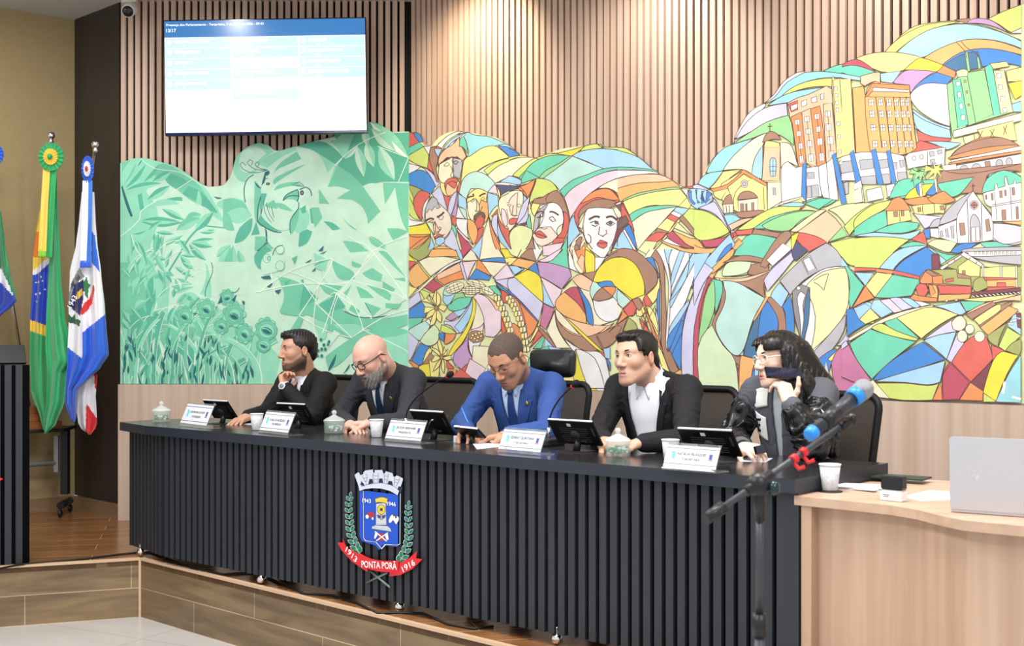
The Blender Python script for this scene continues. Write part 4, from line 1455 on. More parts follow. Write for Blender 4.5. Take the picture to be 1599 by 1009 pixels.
# --- the green jungle half
G1=(185,240,5.31); G2=(350,190,5.045); G3=(480,190,5.045); G4=(185,410,5.044); G5=(400,370,4.388); GZ=(180,180,2.294)
pg = Painting(wallL, Vector((0, 1, 0)), .034); GI = PAL['J']
pg.run((0,0,1), """
_A 190 601 190 256 200 252 212 249 228 248 240 251 252 257 268 260 285 267 300 277 315 287 325 292 340 292 352 289 362 275 368 255 375 243 387 236 405 227 420 228 430 236 445 236 470 228 500 220 530 213 548 206 562 193 575 195 590 202 606 209 622 207 641 207 641 601
_C 190 601 190 256 200 252 212 249 228 248 240 251 262 262 230 300 250 340 235 400 260 440 300 470 340 480 400 520 440 560 430 601
_F 190 601 190 430 215 420 240 470 260 500 330 520 360 560 350 601
""")
pg.run(G1, """
_C 30 90 120 50 200 42 300 60 480 110 620 200 740 300 860 510 930 590 850 560 700 450 540 340 400 220 250 180 100 140
_F 380 90 490 130 600 210 700 290 800 480 700 450 540 340 400 220 300 180 280 120
_H 400 220 450 170 560 220 590 250 490 300 430 260
_H 540 340 590 270 680 310 660 400
_H 700 450 690 320 760 390 830 490 800 490
_C 650 420 670 310 700 380 690 460
_A 540 350 660 420 760 470 800 560 700 700 560 620 560 500 470 460
_F 40 80 110 60 60 130 40 180
_I 35 280 45 270 130 520 115 530 70 420
_H 170 350 205 330 225 465 190 470
_H 240 470 340 400 480 365 540 370 540 398 420 395 330 420
_C 230 480 330 440 440 430 520 420 420 380 320 400
~HC 70 290 240 90 70
~HC 220 240 350 90 60
~CH 290 240 450 150 60
~CH 70 310 370 250 60
~CH 250 390 440 270 70
~FC 60 260 160 80 40
~IC 170 110 210 50 16
~HF 200 570 540 575 80
~CH 200 560 510 570 60
~HC 370 460 560 555 55
~CF 560 560 700 510 80
~CF 490 640 690 540 90
~HC 640 650 800 480 80
~HC 130 670 240 640 30
~HC 320 655 470 670 40
~CH 260 640 370 560 40
~HC 680 655 810 655 30
~HC 740 635 810 635 16
~CH 620 735 800 710 40
~HC 610 740 790 775 60
~HC 595 750 740 890 60
~HC 525 845 660 860 28
~HC 525 850 640 970 60
~HC 480 940 620 1005 40
~HC 350 780 550 680 40
~CH 470 750 570 735 24
~HC 310 660 320 770 40
~HC 370 680 370 770 30
~HC 290 870 410 880 40
~HC 150 730 235 840 40
~HC 110 820 150 740 40
~HC 250 820 450 740 50
~FC 230 940 330 780 50
~HC 100 990 200 870 50
~HC 400 950 430 880 30
~HC 240 960 340 910 40
~HC 40 930 110 990 36
~FC 820 860 940 760 70
~FC 840 1005 940 770 90
~CF 950 990 960 760 70
~FC 1000 800 1050 960 60
-H3 430 975 520 830 600 700 700 600
-H2 700 600 900 620
-J1 30 690 180 560 200 480 320 400
-J1 100 990 230 820 460 730
-J1 120 670 160 800 240 880
-J.8 200 50 320 130 520 160 700 270
-J.8 450 330 620 220
_F 900 500 960 440 1060 460 1060 560 940 570
_C 820 430 860 390 960 370 1060 400 1060 460 960 440 900 490
_I 800 360 870 372 830 380
""")
pg.run(G2, """
_C 80 380 110 280 200 200 290 175 350 200 400 240 320 290 250 340 260 400 200 470 150 480 100 440
_A 125 310 160 240 240 200 300 220 340 260 270 320 260 380 180 410 140 380
_C 260 330 380 260 500 220 560 200 580 230 450 290 350 370
_F 400 420 440 340 580 240 615 300 520 340 430 380
_F 400 500 420 440 620 350 630 355 500 430
_F 400 550 440 500 560 480 620 510 540 510 450 530
_H 580 200 760 160 880 220 940 290 880 340 780 280 700 230
_C 840 160 900 150 960 200 970 260 940 290 900 220
_C 740 250 880 340 820 410 790 330
_C 820 520 880 350 1009 430 1009 530 960 520 880 510
_F 750 540 830 650 755 650
_F 890 610 1000 550 1009 620
_F 0 620 80 610 160 640 200 690 220 740 130 740 60 760 0 740
_C 30 720 120 680 200 700 230 740 150 800 80 800
_F 0 720 40 730 60 760 90 860 40 860 0 830
_H 90 960 130 840 230 760 220 860 160 940
_H 220 900 260 790 290 890
_A 170 510 200 430 280 400 330 410 320 470 250 480 240 560 245 660 225 740 190 680 165 600
-I1.6 240 425 190 460 165 540 175 640
-I1 350 385 240 410 160 380 135 345 150 322 180 350
-I1 350 385 250 380 190 330 210 305 235 320 220 350
-I1 350 385 280 370 250 340 270 320 285 340 270 360
_I 330 400 360 390 368 410 350 430 335 430 330 480 310 500 295 530 290 580 300 520 310 470
_F 250 470 290 520 300 590 280 740 270 800 250 760 245 640
_A 320 500 350 430 380 440 390 520 370 600 340 650 320 600
_I 245 475 260 490 290 520 300 530 270 520
-I1.2 330 455 352 450
*I 353 495 14 9
*J 350 494 6 4
_H 300 570 345 570 330 620 270 800 300 830 330 830 400 870 470 860 540 850 440 860 350 800 300 740 290 660
_F 330 660 400 620 430 690 350 680
-I1.6 300 590 275 680 272 790 320 830 400 870 460 872
-I.8 320 620 330 720 380 800
-I.8 340 640 360 720 400 790
-I.8 380 680 400 760
_F 400 650 470 650 550 710 450 690
_A 600 540 640 520 690 560 680 620 660 700 600 700 580 640
_F 475 625 510 570 580 540 600 580 590 640 560 620 510 615
-I1.5 472 628 500 580 585 540 595 585 580 635
-I1.5 472 628 520 590 598 592
-I1.6 600 540 650 520 685 545 695 590
-I1 635 515 580 510 540 500
-I1 635 510 600 480 560 490
*I 620 565 13 18
*J 620 565 5 8
_F 530 780 560 720 600 680 590 800 560 860 530 900
-I1.4 590 640 590 690 530 780 530 880
_C 600 680 660 700 680 780 640 860 580 880 560 860 590 780
_H 605 690 650 660 650 720 620 730
_H 680 690 740 690 770 740 720 800 690 800
_F 690 680 750 680 780 760 720 840
_H 790 790 860 800 920 850 860 860
_H 600 880 660 850 700 870 660 960 590 990
_I 330 840 345 870 350 960 355 980 345 980 335 900
_F 240 1005 300 960 350 950 400 1005
""")
pg.run(G3, """
_H 210 120 270 85 350 80 440 80 450 20 520 10 600 40 640 90 700 95 805 90 805 480 700 478 600 480 500 500 440 510 350 440 240 345 290 280 300 200
_C 230 150 300 90 380 95 340 190 300 300
_F 440 510 360 430 240 350 170 520 240 520 330 540 400 545
_A 170 525 240 515 340 545 240 610 180 650
_F 240 610 340 545 440 515 500 600 580 710 480 810 470 740 430 670 350 620
_A 440 515 500 490 560 500 610 560 615 650 580 710 520 620
_F 600 485 800 490 800 880 740 760 695 520 615 655 605 560
~JC 500 10 800 290 110
~AC 470 160 530 365 80
~CA 570 200 690 465 110
~AC 390 190 450 440 80
~AC 450 60 480 200 60
~AC 510 60 700 240 90
~AC 300 300 400 190 40
-J1 220 350 400 190 620 90
-J1 560 200 690 250 800 290 720 480
_F 100 540 180 655 100 640
_F 630 845 720 845 800 870 680 940
_F 300 940 400 960 460 1005 340 1005
_F 250 710 310 790 400 860 330 820
_F 500 905 560 930 640 1005 600 980
""")
pg.run(G4, """
_F 20 0 100 0 60 120 50 330 110 260 180 330 20 480
_A 420 100 520 40 620 0 1030 0 1040 130 1000 260 900 260 700 270 640 280 560 290 500 300 460 380 400 400
_C 650 250 700 120 690 0 720 60 740 200 740 280
~HC 450 35 610 120 40
~HC 510 0 610 60 40
~CF 440 130 590 175 50
~FC 420 185 560 215 50
~CF 430 250 610 190 30
~FC 105 250 210 90 90
~FC 140 370 230 300 70
~HC 520 250 650 290 70
_F 240 160 300 100 420 70 450 110 330 130 260 200
_H 240 160 300 110 320 500 360 640 460 830 500 960 420 960 330 800 250 600 230 350
_C 300 130 400 120 340 400 340 700 310 420
_C 30 500 100 400 70 700 90 950 30 950
_H 100 430 200 350 240 420 160 560 120 700
""")
g4 = []
r2 = random.Random(5)
for i in range(64):
    x = 25+i*15.5+r2.uniform(-8, 8); lean = r2.uniform(-120, 160)*(1 if x < 500 else .8); h_ = r2.uniform(250, 560)*(1 if x < 700 else .75); w_ = r2.uniform(14, 44)
    col = r2.choice('CCFFHHAI' if i % 3 else 'CFHFC')
    if col == 'I': w_ *= .5
    g4.append(f"_{col} {x:.0f} 1010 {x+lean*.15:.0f} {1010-h_*.4:.0f} {x+lean:.0f} {1010-h_:.0f} {x+lean*.15+w_:.0f} {1010-h_*.45:.0f} {x+w_:.0f} 1010")
    if i % 2: g4.append(f"-J.8 {x:.0f} 1010 {x+lean*.2:.0f} {1010-h_*.5:.0f} {x+lean*.8:.0f} {1010-h_*.9:.0f}")
pg.run(G4, '\n'.join(g4))
for i in range(70):
    x = r2.uniform(200, 335); y = r2.uniform(395, 560); a = r2.uniform(-2.4, -.7); g = r2.uniform(14, 36)
    if x > 300 and y < 470: continue
    pg.run((0, 0, 1.0), f"~{r2.choice(['CF','FC','HC','CH','AF','HF'])} {x:.1f} {y:.1f} {x+g*math.cos(a):.1f} {y+g*math.sin(a):.1f} {r2.uniform(5, 11):.1f}")
    if i % 4 == 0: pg.run((0, 0, 1.0), f"-J.8 {x:.1f} {y:.1f} {x+20:.1f} {y-18:.1f} {x+50:.1f} {y-22:.1f}")
for i in range(26):
    x = r2.uniform(200, 420); h_ = r2.uniform(60, 150)*(1 if x < 340 else .6); sw_ = r2.uniform(-55, 55); c_ = r2.choice('CFHCH')
    w_ = r2.uniform(4, 9); seg = f"{x:.0f} 602 {x+sw_*.1:.0f} {602-h_*.45:.0f} {x+sw_*.5:.0f} {602-h_*.8:.0f} {x+sw_:.0f} {602-h_:.0f}"
    pg.run((0, 0, 1.0), f"-{c_}{w_:.1f} {seg}"); pg.run((0, 0, 1.0), '-J.7 '+' '.join(str(float(v)+(w_/2 if k % 2 == 0 else 0)) for k, v in enumerate(seg.split())))
for i in range(60):
    x = r2.uniform(194, 400); y = r2.uniform(520, 590) if x < 340 else r2.uniform(560, 595); g = r2.uniform(10, 26)
    pg.run((0, 0, 1.0), f"~II {x:.1f} {y+g:.1f} {x+r2.uniform(-7, 7):.1f} {y:.1f} {r2.uniform(2, 4.6):.1f}")
for i in range(26):
    x = r2.uniform(40, 900); y = r2.uniform(560, 900); g = r2.uniform(60, 170)
    pg.run(G4, f"~{r2.choice(['FI','IC','CF','FC','HA'])} {x:.0f} {y+g:.0f} {x+r2.uniform(-60,60):.0f} {y:.0f} {r2.uniform(20,44):.0f}")
fl = []
for (x, y, r_, an) in ((530,420,66,20),(700,365,70,20),(820,500,55,15),(920,410,85,10),(1000,560,68,25),(1170,525,80,15),(1150,650,50,15),(865,275,55,-30)):
    for k in range(9):
        a = 2*PI*k/9; fl.append(f"*{'F' if k%2 else 'C'} {x+r_*.8*math.cos(a):.0f} {y+r_*.9*math.sin(a):.0f} {r_*.3:.0f} {r_*.3:.0f}")
    fl.append(f"*F {x} {y} {r_*.85:.0f} {r_*.9:.0f}"); fl.append(f"*C {x+4} {y+6} {r_*.55:.0f} {r_*.62:.0f} {an}")
    fl.append(f"*I {x} {y+r_*.2:.0f} {r_*.46:.0f} {r_*.3:.0f} {an+15}"); fl.append(f"*J {x+2} {y+r_*.1:.0f} {r_*.36:.0f} {r_*.1:.0f} {an+15}"); fl.append(f"*I {x} {y+r_*.24:.0f} {r_*.38:.0f} {r_*.2:.0f} {an+15}")
INK0 = INK; INK = PAL['I']; Painting.stroke.__defaults__ = (1.0, PAL['H']); Painting.poly.__defaults__ = (1.0, PAL['H'], None)
pg.run(G4, '\n'.join(fl))
pg.run(G4, """
_I 900 300 940 250 925 310
_I 790 330 820 260 830 310
-I1 960 200 940 230 900 240
-I.8 740 0 750 80 700 200 695 270
_I 985 300 1005 310 1000 340 985 320
_I 600 400 630 400 610 415
""")
pg.run(G5, """
_A 480 100 1040 60 1040 420 800 560 640 520 540 380 460 260
_F 150 270 330 330 420 460 330 540 160 520 200 400
_F 300 520 430 460 540 400 620 520 780 560 660 700 500 640 420 560
_H 430 470 560 400 620 480 500 520
_H 330 330 430 420 300 510
_F 520 160 600 200 670 240 680 290 600 300 550 260
_F 730 250 800 215 870 260 860 310 780 290
_F 600 30 700 60 780 100 650 110
_F 660 165 740 200 700 215 660 200
_F 780 0 850 50 900 90 800 50
_F 840 100 900 110 970 200 1030 280 950 210
_F 940 290 1020 280 1030 310
_F 870 305 960 360 940 380 870 350
_F 760 330 860 350 930 400 920 440 850 400
_F 690 340 760 370 810 420 720 420
_F 890 455 1000 460 970 495 890 490
_F 750 450 860 490 800 550
_F 660 460 720 500 700 540 640 500
_F 440 320 600 340 540 400 480 380
_F 600 390 660 330 620 420
-I1.6 610 510 690 545 780 555 910 540
-I1 750 450 770 490 790 520
_C 530 600 700 600 760 640 660 690
_F 640 560 860 560 1040 530 1040 600 900 640 740 620
_C 820 650 1000 700 1040 760 900 740
_F 660 690 860 620 1040 640 1040 660 900 690
_F 480 820 660 690 760 660 600 850 500 900
_C 880 700 1040 660 1040 940 960 860
_F 300 540 330 560 300 640 240 640
_C 400 560 500 600 480 700 440 700
_A 540 640 580 660 500 760 500 700
_I 510 880 555 800 540 870 500 920
_I 600 940 645 870 640 900
_F 0 0 80 0 60 60 0 100
_H 0 120 60 60 110 90 90 200 30 220 0 180
_A 40 200 60 130 110 100 140 140 200 160 200 220 110 250 60 260
*A 80 150 26 30
*C 95 150 12 14
*A 170 90 28 30
*A 170 200 30 34
-I1.2 20 100 60 60 90 40
-I1 120 130 140 80 190 60
_I 40 275 100 265 110 290 60 290
_I 75 340 130 310 100 350
_I 130 370 180 360 160 395
_I 430 100 470 60 460 100
_I 440 120 495 95 470 115
_I 340 180 385 155 370 175
_I 385 240 415 210 410 235
_H 200 320 250 290 210 340
_H 250 150 290 130 270 190
_H 310 300 330 290 330 320
_C 400 110 500 160 480 240 420 220
_H 400 200 460 160 520 155 430 190
-J1.2 30 380 250 230 520 150
-J1.2 110 250 160 500 200 560
-J1.2 0 380 330 320 640 310 800 100 1040 0
-J1.2 330 320 430 460 540 380 800 560
-J1.2 410 450 660 690 860 560 1040 500
-J1.2 240 240 440 320 640 420 740 640
-J1.2 440 300 400 560 420 700
-J1.2 640 0 700 40 800 100 1040 430
-J1.2 560 380 460 660
-J1.2 300 540 500 230 520 150
-J1 820 110 600 360 540 480 520 600
-J1 660 690 480 640 300 540
-J1 740 640 1000 760 1040 800
-J1 660 300 940 380 1040 440
""")
dots = ''.join(f"*I {x} {y} 9 12\n" for x, y in ((450,705),(470,740),(500,735),(455,770),(425,815),(455,815),(430,780),(505,720),(480,770),(590,960),(620,950)))
pg.run(G5, dots)
for (x, y, r_, an) in ((80,640,70,15),(60,740,48,15)):
    pg.run(G5, f"*F {x} {y} {r_} {r_*.95:.0f}\n*C {x} {y+4} {r_*.75:.0f} {r_*.7:.0f} {an}\n*I {x} {y+6} {r_*.56:.0f} {r_*.36:.0f} {an+10}\n*J {x} {y} {r_*.46:.0f} {r_*.14:.0f} {an+10}\n*I {x-2} {y+10} {r_*.46:.0f} {r_*.22:.0f} {an+10}")
edgem = mat('board_edge', (150, 138, 126), .7)
murR = thing('mural', 'colourful outlined mural of faces, instruments, buildings and a train on the slatted wall', 'mural', (0, 0, 0))
bR = board(topR, wallR, NR, .033, 'board', edgem).obj('board', parent=murR)
# clamp the paint to the board, above the wainscot
for pz in (pr, pg):
    for i, v in enumerate(pz.mb.v):
        v = Vector((v[0], v[1], max(v[2], WB+.003)))
        if pz is pr:
            s_ = (v-SEAM).dot(U)
            if s_ < .0122: v += U*(.0122-s_)
        else: v.x = min(max(v.x, LE.x+.006), SEAM.x-.0122)
        pz.mb.v[i] = tuple(v)
pr.mb.obj('painting', parent=murR)
murL = thing('mural', 'green painted mural of jungle leaves, birds and flowers under the television', 'mural', (0, 0, 0))
board(topL, wallL, Vector((0, 1, 0)), .033, 'board', edgem).obj('board', parent=murL)
pg.mb.obj('painting', parent=murL)
# ================================================================ furniture and fittings
def settle(root, loc, rotz=0, extra=None):
    M = Matrix.Translation(loc) @ Matrix.Rotation(rotz, 4, 'Z'); 
    if extra: M = M @ extra
    root.matrix_world = M; Mi = M.inverted(); done = set()
    def go(o):
        for c in o.children:
            if c.type == 'MESH' and c.data.name not in done: c.data.transform(Mi); done.add(c.data.name)
            go(c)
    go(root); return root
DROT = math.atan2(DU.y, DU.x)
DM = Matrix.Translation((DA.x, DA.y, 0)) @ Matrix.Rotation(DROT, 4, 'Z')     # desk frame -> world
def dl(x, y, z): p = DM.inverted() @ ground(x, y, z); return (p.x, p.y)
deskm = mat('desk_black_wood', (36, 42, 54), .42, noise=.25, nscale=2, stretch=(2, 2, 14), spec=.6)
topm = mat('desk_top_black', (40, 38, 40), .2, noise=.15, nscale=3, stretch=(1, 8, 8), spec=.7)
slatbm = mat('desk_black_slat', (44, 48, 55), .5, noise=.2, nscale=2, stretch=(8, 8, 1))
voidm = mat('desk_backing', (5, 5, 7), .9, spec=.1)
chrome = mat('chrome', (225, 225, 228), .15, 1)
desk = thing('conference_desk', 'long black slatted conference desk with a coat of arms on its front', 'desk', (DA.x, DA.y, 0), DROT)
lx, ly = dl(187, 659, DT)
poly = [(lx, ly), (0, 0), (1.9, -.008), (DL, 0), (DL, .775), (lx+.17, .775), (lx-.03, ly+.3)]
MB().use(topm).prism(poly, DT-.0006, DT).obj('desktop_surface', parent=desk)
MB().use(deskm).prism(poly, DT-.05, DT-.0006).obj('desktop', parent=desk)
mb = MB(); zb = P+.05; zt = DT-.05
w0 = (lx+.03, ly+.045); w1 = (.14, .03)
def slatrun(mb, a, b, zb, zt, pitch, wd, th, m1, m2):
    a = Vector((a[0], a[1], 0)); b = Vector((b[0], b[1], 0)); d = (b-a).normalized(); n_ = Vector((-d.y, d.x, 0)); L = (b-a).length; k = int(L/pitch)
    mb.use(m1)
    for i in range(k+1):
        s = i*pitch+pitch/2
        if s+wd/2 > L: break
        M = mb.M; mb.M = M @ frame(a+d*s+n_*th/2+Vector((0, 0, (zb+zt)/2)), d, n_, (0, 0, 1)); mb.box((0, 0, 0), (wd, th, zt-zb)); mb.M = M
    mb.use(m2); M = mb.M; mb.M = M @ frame((a+b)/2+n_*(th+.01)+Vector((0, 0, (zb+zt)/2)), d, n_, (0, 0, 1)); mb.box((0, 0, 0), (L, .02, zt-zb)); mb.M = M
slatrun(mb, w1, (DL-.09, .03), zb, zt, .0535, .034, .022, slatbm, voidm)
slatrun(mb, w0, w1, zb, zt, .0535, .034, .022, slatbm, voidm)
mb.obj('slatted_front', parent=desk)
mb = MB().use(slatbm); mb.box((DL-.045, .045, (zb+zt)/2), (.088, .03, zt-zb)); mb.obj('end_post', parent=desk)
mb = MB().use(slatbm); mb.box((DL-.02, .39, (zb+zt)/2), (.03, .66, zt-zb)); mb.obj('side_panel', parent=desk)
mb = MB().use(slatbm); mb.box((lx+.06, .42, (zb+zt)/2), (.03, .6, zt-zb)); mb.obj('side_panel', parent=desk)
for (px, py) in ((220, 861), (399, 905), (604, 951), (848, 1002), (1100, 1060)):
    x, y = dl(px, py, P+.03); y = max(y, .055)
    mb = MB().use(chrome); mb.ball((x, y, P+.026), (.026, .026, .026), 16); mb.lathe([(.012, 0), (.012, .03)], 12, (x, y, P+.045)); mb.obj('glide', parent=desk)
# ---- coat of arms on the desk front
crest = bpy.data.objects.new('coat_of_arms', None); COL.objects.link(crest)
def plate(pts, d0, th, m, name, par, smooth=True):
    pp = smooth_poly(pts) if smooth else pts; mbx = MB().use(m); n = len(pp)
    from mathutils.geometry import tessellate_polygon
    vs = [D(q[0], q[1], d0) for q in pp]+[D(q[0], q[1], d0+th) for q in pp]
    tr = tessellate_polygon([[Vector((q[0], q[1], 0)) for q in pp]])
    mbx.add(vs, list(tr)+[tuple(n+i for i in t[::-1]) for t in tr]+[(i, (i+1) % n, n+(i+1) % n, n+i) for i in range(n)])
    return mbx.obj(name, parent=par)
def zt_(o, pts): ox, oy, sc = o; return [(ox+pts[i]/sc, oy+pts[i+1]/sc) for i in range(0, len(pts), 2)]
C1 = (500, 700, 3.605); C2 = (550, 725, 7.478)
silver = mat('crest_silver', (205, 208, 222), .35); cblue = mat('crest_blue', (24, 80, 200), .25); cgreen = mat('crest_green', (20, 120, 84), .35); cred = mat('crest_red', (214, 36, 44), .3); cwhite = mat('crest_white', (245, 245, 245), .4)
PAL.update({'0': (24, 80, 200), '1': (245, 245, 245), '2': (232, 200, 50), '3': (196, 200, 208), '4': (190, 30, 50), '5': (16, 20, 60), '6': (20, 120, 84), '7': (140, 150, 165), '8': (60, 70, 100), '9': (170, 215, 190)})
crest_pm = mat('crest_enamel', (255, 255, 255), .3, attr='paint')
def cpaint():
    Painting.stroke.__defaults__ = (1.0, (70, 80, 110)); Painting.poly.__defaults__ = (1.0, (70, 80, 110), None)
    p_ = Painting(lambda x, y: D(x, y, 0), DN, 0); p_.mb = MB().use(crest_pm); return p_
DS = .03
sh = plate(zt_(C1, [222, 236, 440, 262, 438, 555, 400, 552, 350, 545, 332, 575, 312, 548, 270, 535, 238, 525, 222, 500]), DS-.012, .012, cblue, 'shield', crest, False)
cp = cpaint(); cp.off = -(DS-.0125); cp.run(C2, """
#1 92 312 96 870 120 905 240 920 310 1000 360 950 500 955 530 940 534 345 524 343 520 935 495 945 350 938 310 985 250 912 130 895 106 868 102 318
3 245 465 360 455 370 715 242 715
2 232 405 260 400 290 390 330 388 360 398 382 405 372 465 300 450 240 455
-e.9 262 405 270 440
-e.9 320 395 318 440
#3 228 725 235 715 380 725 415 755 425 795 195 760 200 728
-e.9 215 742 410 775
*2 308 535 46 56
-.8 308 535 290 510
-.8 308 535 330 510
-.8 308 535 285 555
-.8 308 535 330 560
*5 308 535 14 16
2 300 590 318 590 318 655 300 655
0 258 595 300 610 300 640 270 630
0 318 610 358 595 345 630 318 640
4 130 590 160 565 215 560 228 590 222 625 150 630
*1 142 618 22 26
*1 206 640 14 18
4 195 580 212 572 210 610 196 610
1 395 650 420 600 450 590 470 610 500 610 515 650 480 715 465 690 445 660 420 690 395 690
*8 458 600 14 12
*8 478 625 8 10
4 280 810 330 810 345 890 300 905 270 880
1 235 790 270 830 240 880 220 870
1 385 805 345 840 370 895 398 885
-w1.6 235 790 370 905
-w1.6 385 805 250 900
""")
cp.mb.obj('shield_emblems', parent=crest)
crown = plate(zt_(C2, [28, 125, 60, 100, 78, 95, 95, 130, 130, 115, 130, 95, 150, 75, 240, 62, 245, 100, 262, 98, 262, 70, 350, 66, 362, 105, 380, 108, 392, 82, 470, 105, 478, 140, 500, 150, 520, 130, 590, 165, 590, 190, 545, 320, 528, 362, 440, 312, 340, 285, 240, 280, 150, 290, 85, 312, 75, 260]), DS-.016, .014, silver, 'crown', crest, False)
cp = cpaint(); cp.off = -(DS-.0165); cp.run(C2, """
#5 72 245 82 205 108 230 118 260
#5 165 235 178 178 210 178 222 220
#5 285 218 292 172 325 172 335 218
#5 390 235 402 198 440 205 450 252
#5 505 295 520 262 555 275 535 330
-d.6 80 262 160 240 310 222 450 256 535 322
-d.5 95 130 100 160 125 200 145 250
-d.5 130 110 150 150 140 200
-d.5 110 165 150 160
-d.5 120 205 148 200
-d.5 225 110 215 150 240 220
-d.5 275 105 280 150 265 215
-d.5 218 140 278 140
-d.5 225 180 272 180
-d.5 340 110 350 150 350 215
-d.5 400 110 395 150 375 220
-d.5 345 140 398 145
-d.5 350 180 388 185
-d.5 475 150 470 190 465 250
-d.5 530 160 520 200 490 260
-d.5 472 180 525 190
-d.5 470 215 510 220
""")
cp.mb.obj('crown_lines', parent=crest)
def branch(cl, name, flip):
    root = bpy.data.objects.new(name, None); COL.objects.link(root); root.parent = crest
    outl = MB().use(silver); leaf = MB().use(cgreen); pts = smooth_poly(cl, False, 2)[::1]; k = len(pts)
    for i in range(k):
        x, y = pts[i]; a = pts[max(i-1, 0)]; b = pts[min(i+1, k-1)]; an = math.atan2(b[1]-a[1], b[0]-a[0]); t = i/(k-1); ln = 13.5*(1-.35*t)
        for sg in ((-1, 1) if i < k-1 else (0,)):
            aa = an+sg*.62
            for (mbx, sc, dep) in ((outl, 1.0, DS-.008), (leaf, .80, DS-.0095)):
                pl = []
                for (u, v) in ((0, 0), (.35, .22), (.7, .2), (1, 0), (.7, -.2), (.35, -.22)):
                    uu = (u-.5)*sc+.5; vv = v*sc*1.25; pl.append((x+ln*(uu*math.cos(aa)-vv*math.sin(aa)), y+ln*(uu*math.sin(aa)+vv*math.cos(aa))))
                vs = [D(q[0], q[1], dep-.00005*(i*2+(sg > 0))) for q in pl]+[D(q[0], q[1], DS) for q in pl]
                mbx.add(vs, [(0, 1, 2, 3, 4, 5), (11, 10, 9, 8, 7, 6)]+[(j, (j+1) % 6, 6+(j+1) % 6, 6+j) for j in range(6)])
    outl.obj('leaf_edges', parent=root); leaf.obj('leaves', parent=root)
branch(zt_(C1, [222, 595, 192, 540, 172, 470, 165, 400, 160, 330, 168, 275]), 'laurel_branch', 1)
branch(zt_(C1, [440, 645, 475, 590, 495, 520, 498, 450, 495, 380, 498, 325]), 'laurel_branch', -1)
r1 = plate(zt_(C1, [125, 505, 150, 560, 225, 600, 270, 690, 262, 696, 180, 640, 120, 575, 97, 532, 130, 530]), DS-.018, .01, cred, 'banner_tail', crest, False)
r2_ = plate(zt_(C1, [545, 580, 540, 620, 575, 625, 520, 680, 450, 715, 390, 722, 392, 690, 440, 650, 500, 620]), DS-.018, .01, cred, 'banner_tail', crest, False)
r3 = plate(zt_(C1, [222, 590, 280, 620, 340, 632, 400, 635, 442, 632, 438, 690, 400, 698, 340, 695, 270, 680, 218, 655]), DS-.022, .012, cred, 'banner', crest)
def text_fit(mb, s, pl, pr_, pu, depth, bold=.0, tilt=0):
    L_ = D(pl[0], pl[1], depth); R_ = D(pr_[0], pr_[1], depth); X = (R_-L_); w_ = X.length; X.normalize(); nn = -DN
    Y = nn.cross(X); h_ = pu/F*L_.y
    t = MB(); text_mb(t, s, 1, Matrix(), 0, bold=bold); xs = [v[0] for v in t.v]; ys = [v[1] for v in t.v]
    wd, hh = max(xs)-min(xs), max(ys)-min(ys); cx_, cy_ = (max(xs)+min(xs))/2, (max(ys)+min(ys))/2
    M = frame((L_+R_)/2, X, Y, nn)
    vs = [M @ Vector(((v[0]-cx_)*w_/wd, (v[1]-cy_)*h_/hh, 0)) for v in t.v]; mb.add(vs, t.f)
q = lambda x, y: (500+x/3.605, 700+y/3.605)
for s_, a_, b_, h_, d_ in (('PONTA PORÃ', q(232, 648), q(430, 660), 13, DS-.0235), ('1913', q(146, 566), q(205, 632), 9.5, DS-.0195), ('1916', q(462, 684), q(530, 640), 9.5, DS-.0195), ('1943', q(238, 294), q(285, 298), 6.5, DS-.014), ('1946', q(376, 312), q(425, 316), 6.5, DS-.014)):
    lt = MB().use(cwhite); text_fit(lt, s_, a_, b_, h_, d_, .012); lt.obj('lettering', parent=crest)
st = MB().use(mat('crest_stem', (120, 140, 138), .3, .6))
for a, b in (((268, 680), (395, 785)), ((380, 700), (262, 758))):
    st.tube([D(*q(*a), DS-.006), D(*q(*b), DS-.006)], .006, 8)
st.obj('stems', parent=crest)
crest.parent = desk
Mi = desk.matrix_world.inverted() if False else (Matrix.Translation((DA.x, DA.y, 0)) @ Matrix.Rotation(DROT, 4, 'Z')).inverted()
def tr(o):
    for c in o.children:
        if c.type == 'MESH': c.data.transform(Mi)
        tr(c)
tr(crest)
# ---- cables on the stage
cab = mat('cable_rubber', (18, 18, 20), .5)
mb = MB().use(cab); mb.tube([ground(x, y, P+.006) for x, y in ((-60, 905), (0, 888), (30, 882), (60, 879), (130, 873), (185, 866), (216, 863), (235, 862), (262, 871))], .006, 6)
tag(mb.obj('cable'), 'long black cable lying along the left stage edge', 'cable')
mb = MB().use(cab); mb.tube([ground(x, y, P+.006) for x, y in ((262, 872), (300, 888), (350, 897), (400, 893), (440, 912), (475, 927), (520, 930), (560, 943), (590, 958), (620, 957), (660, 958), (700, 975), (740, 982), (770, 978))], .006, 6)
tag(mb.obj('cable'), 'tangled black cable winding along the stage in front of the desk', 'cable')
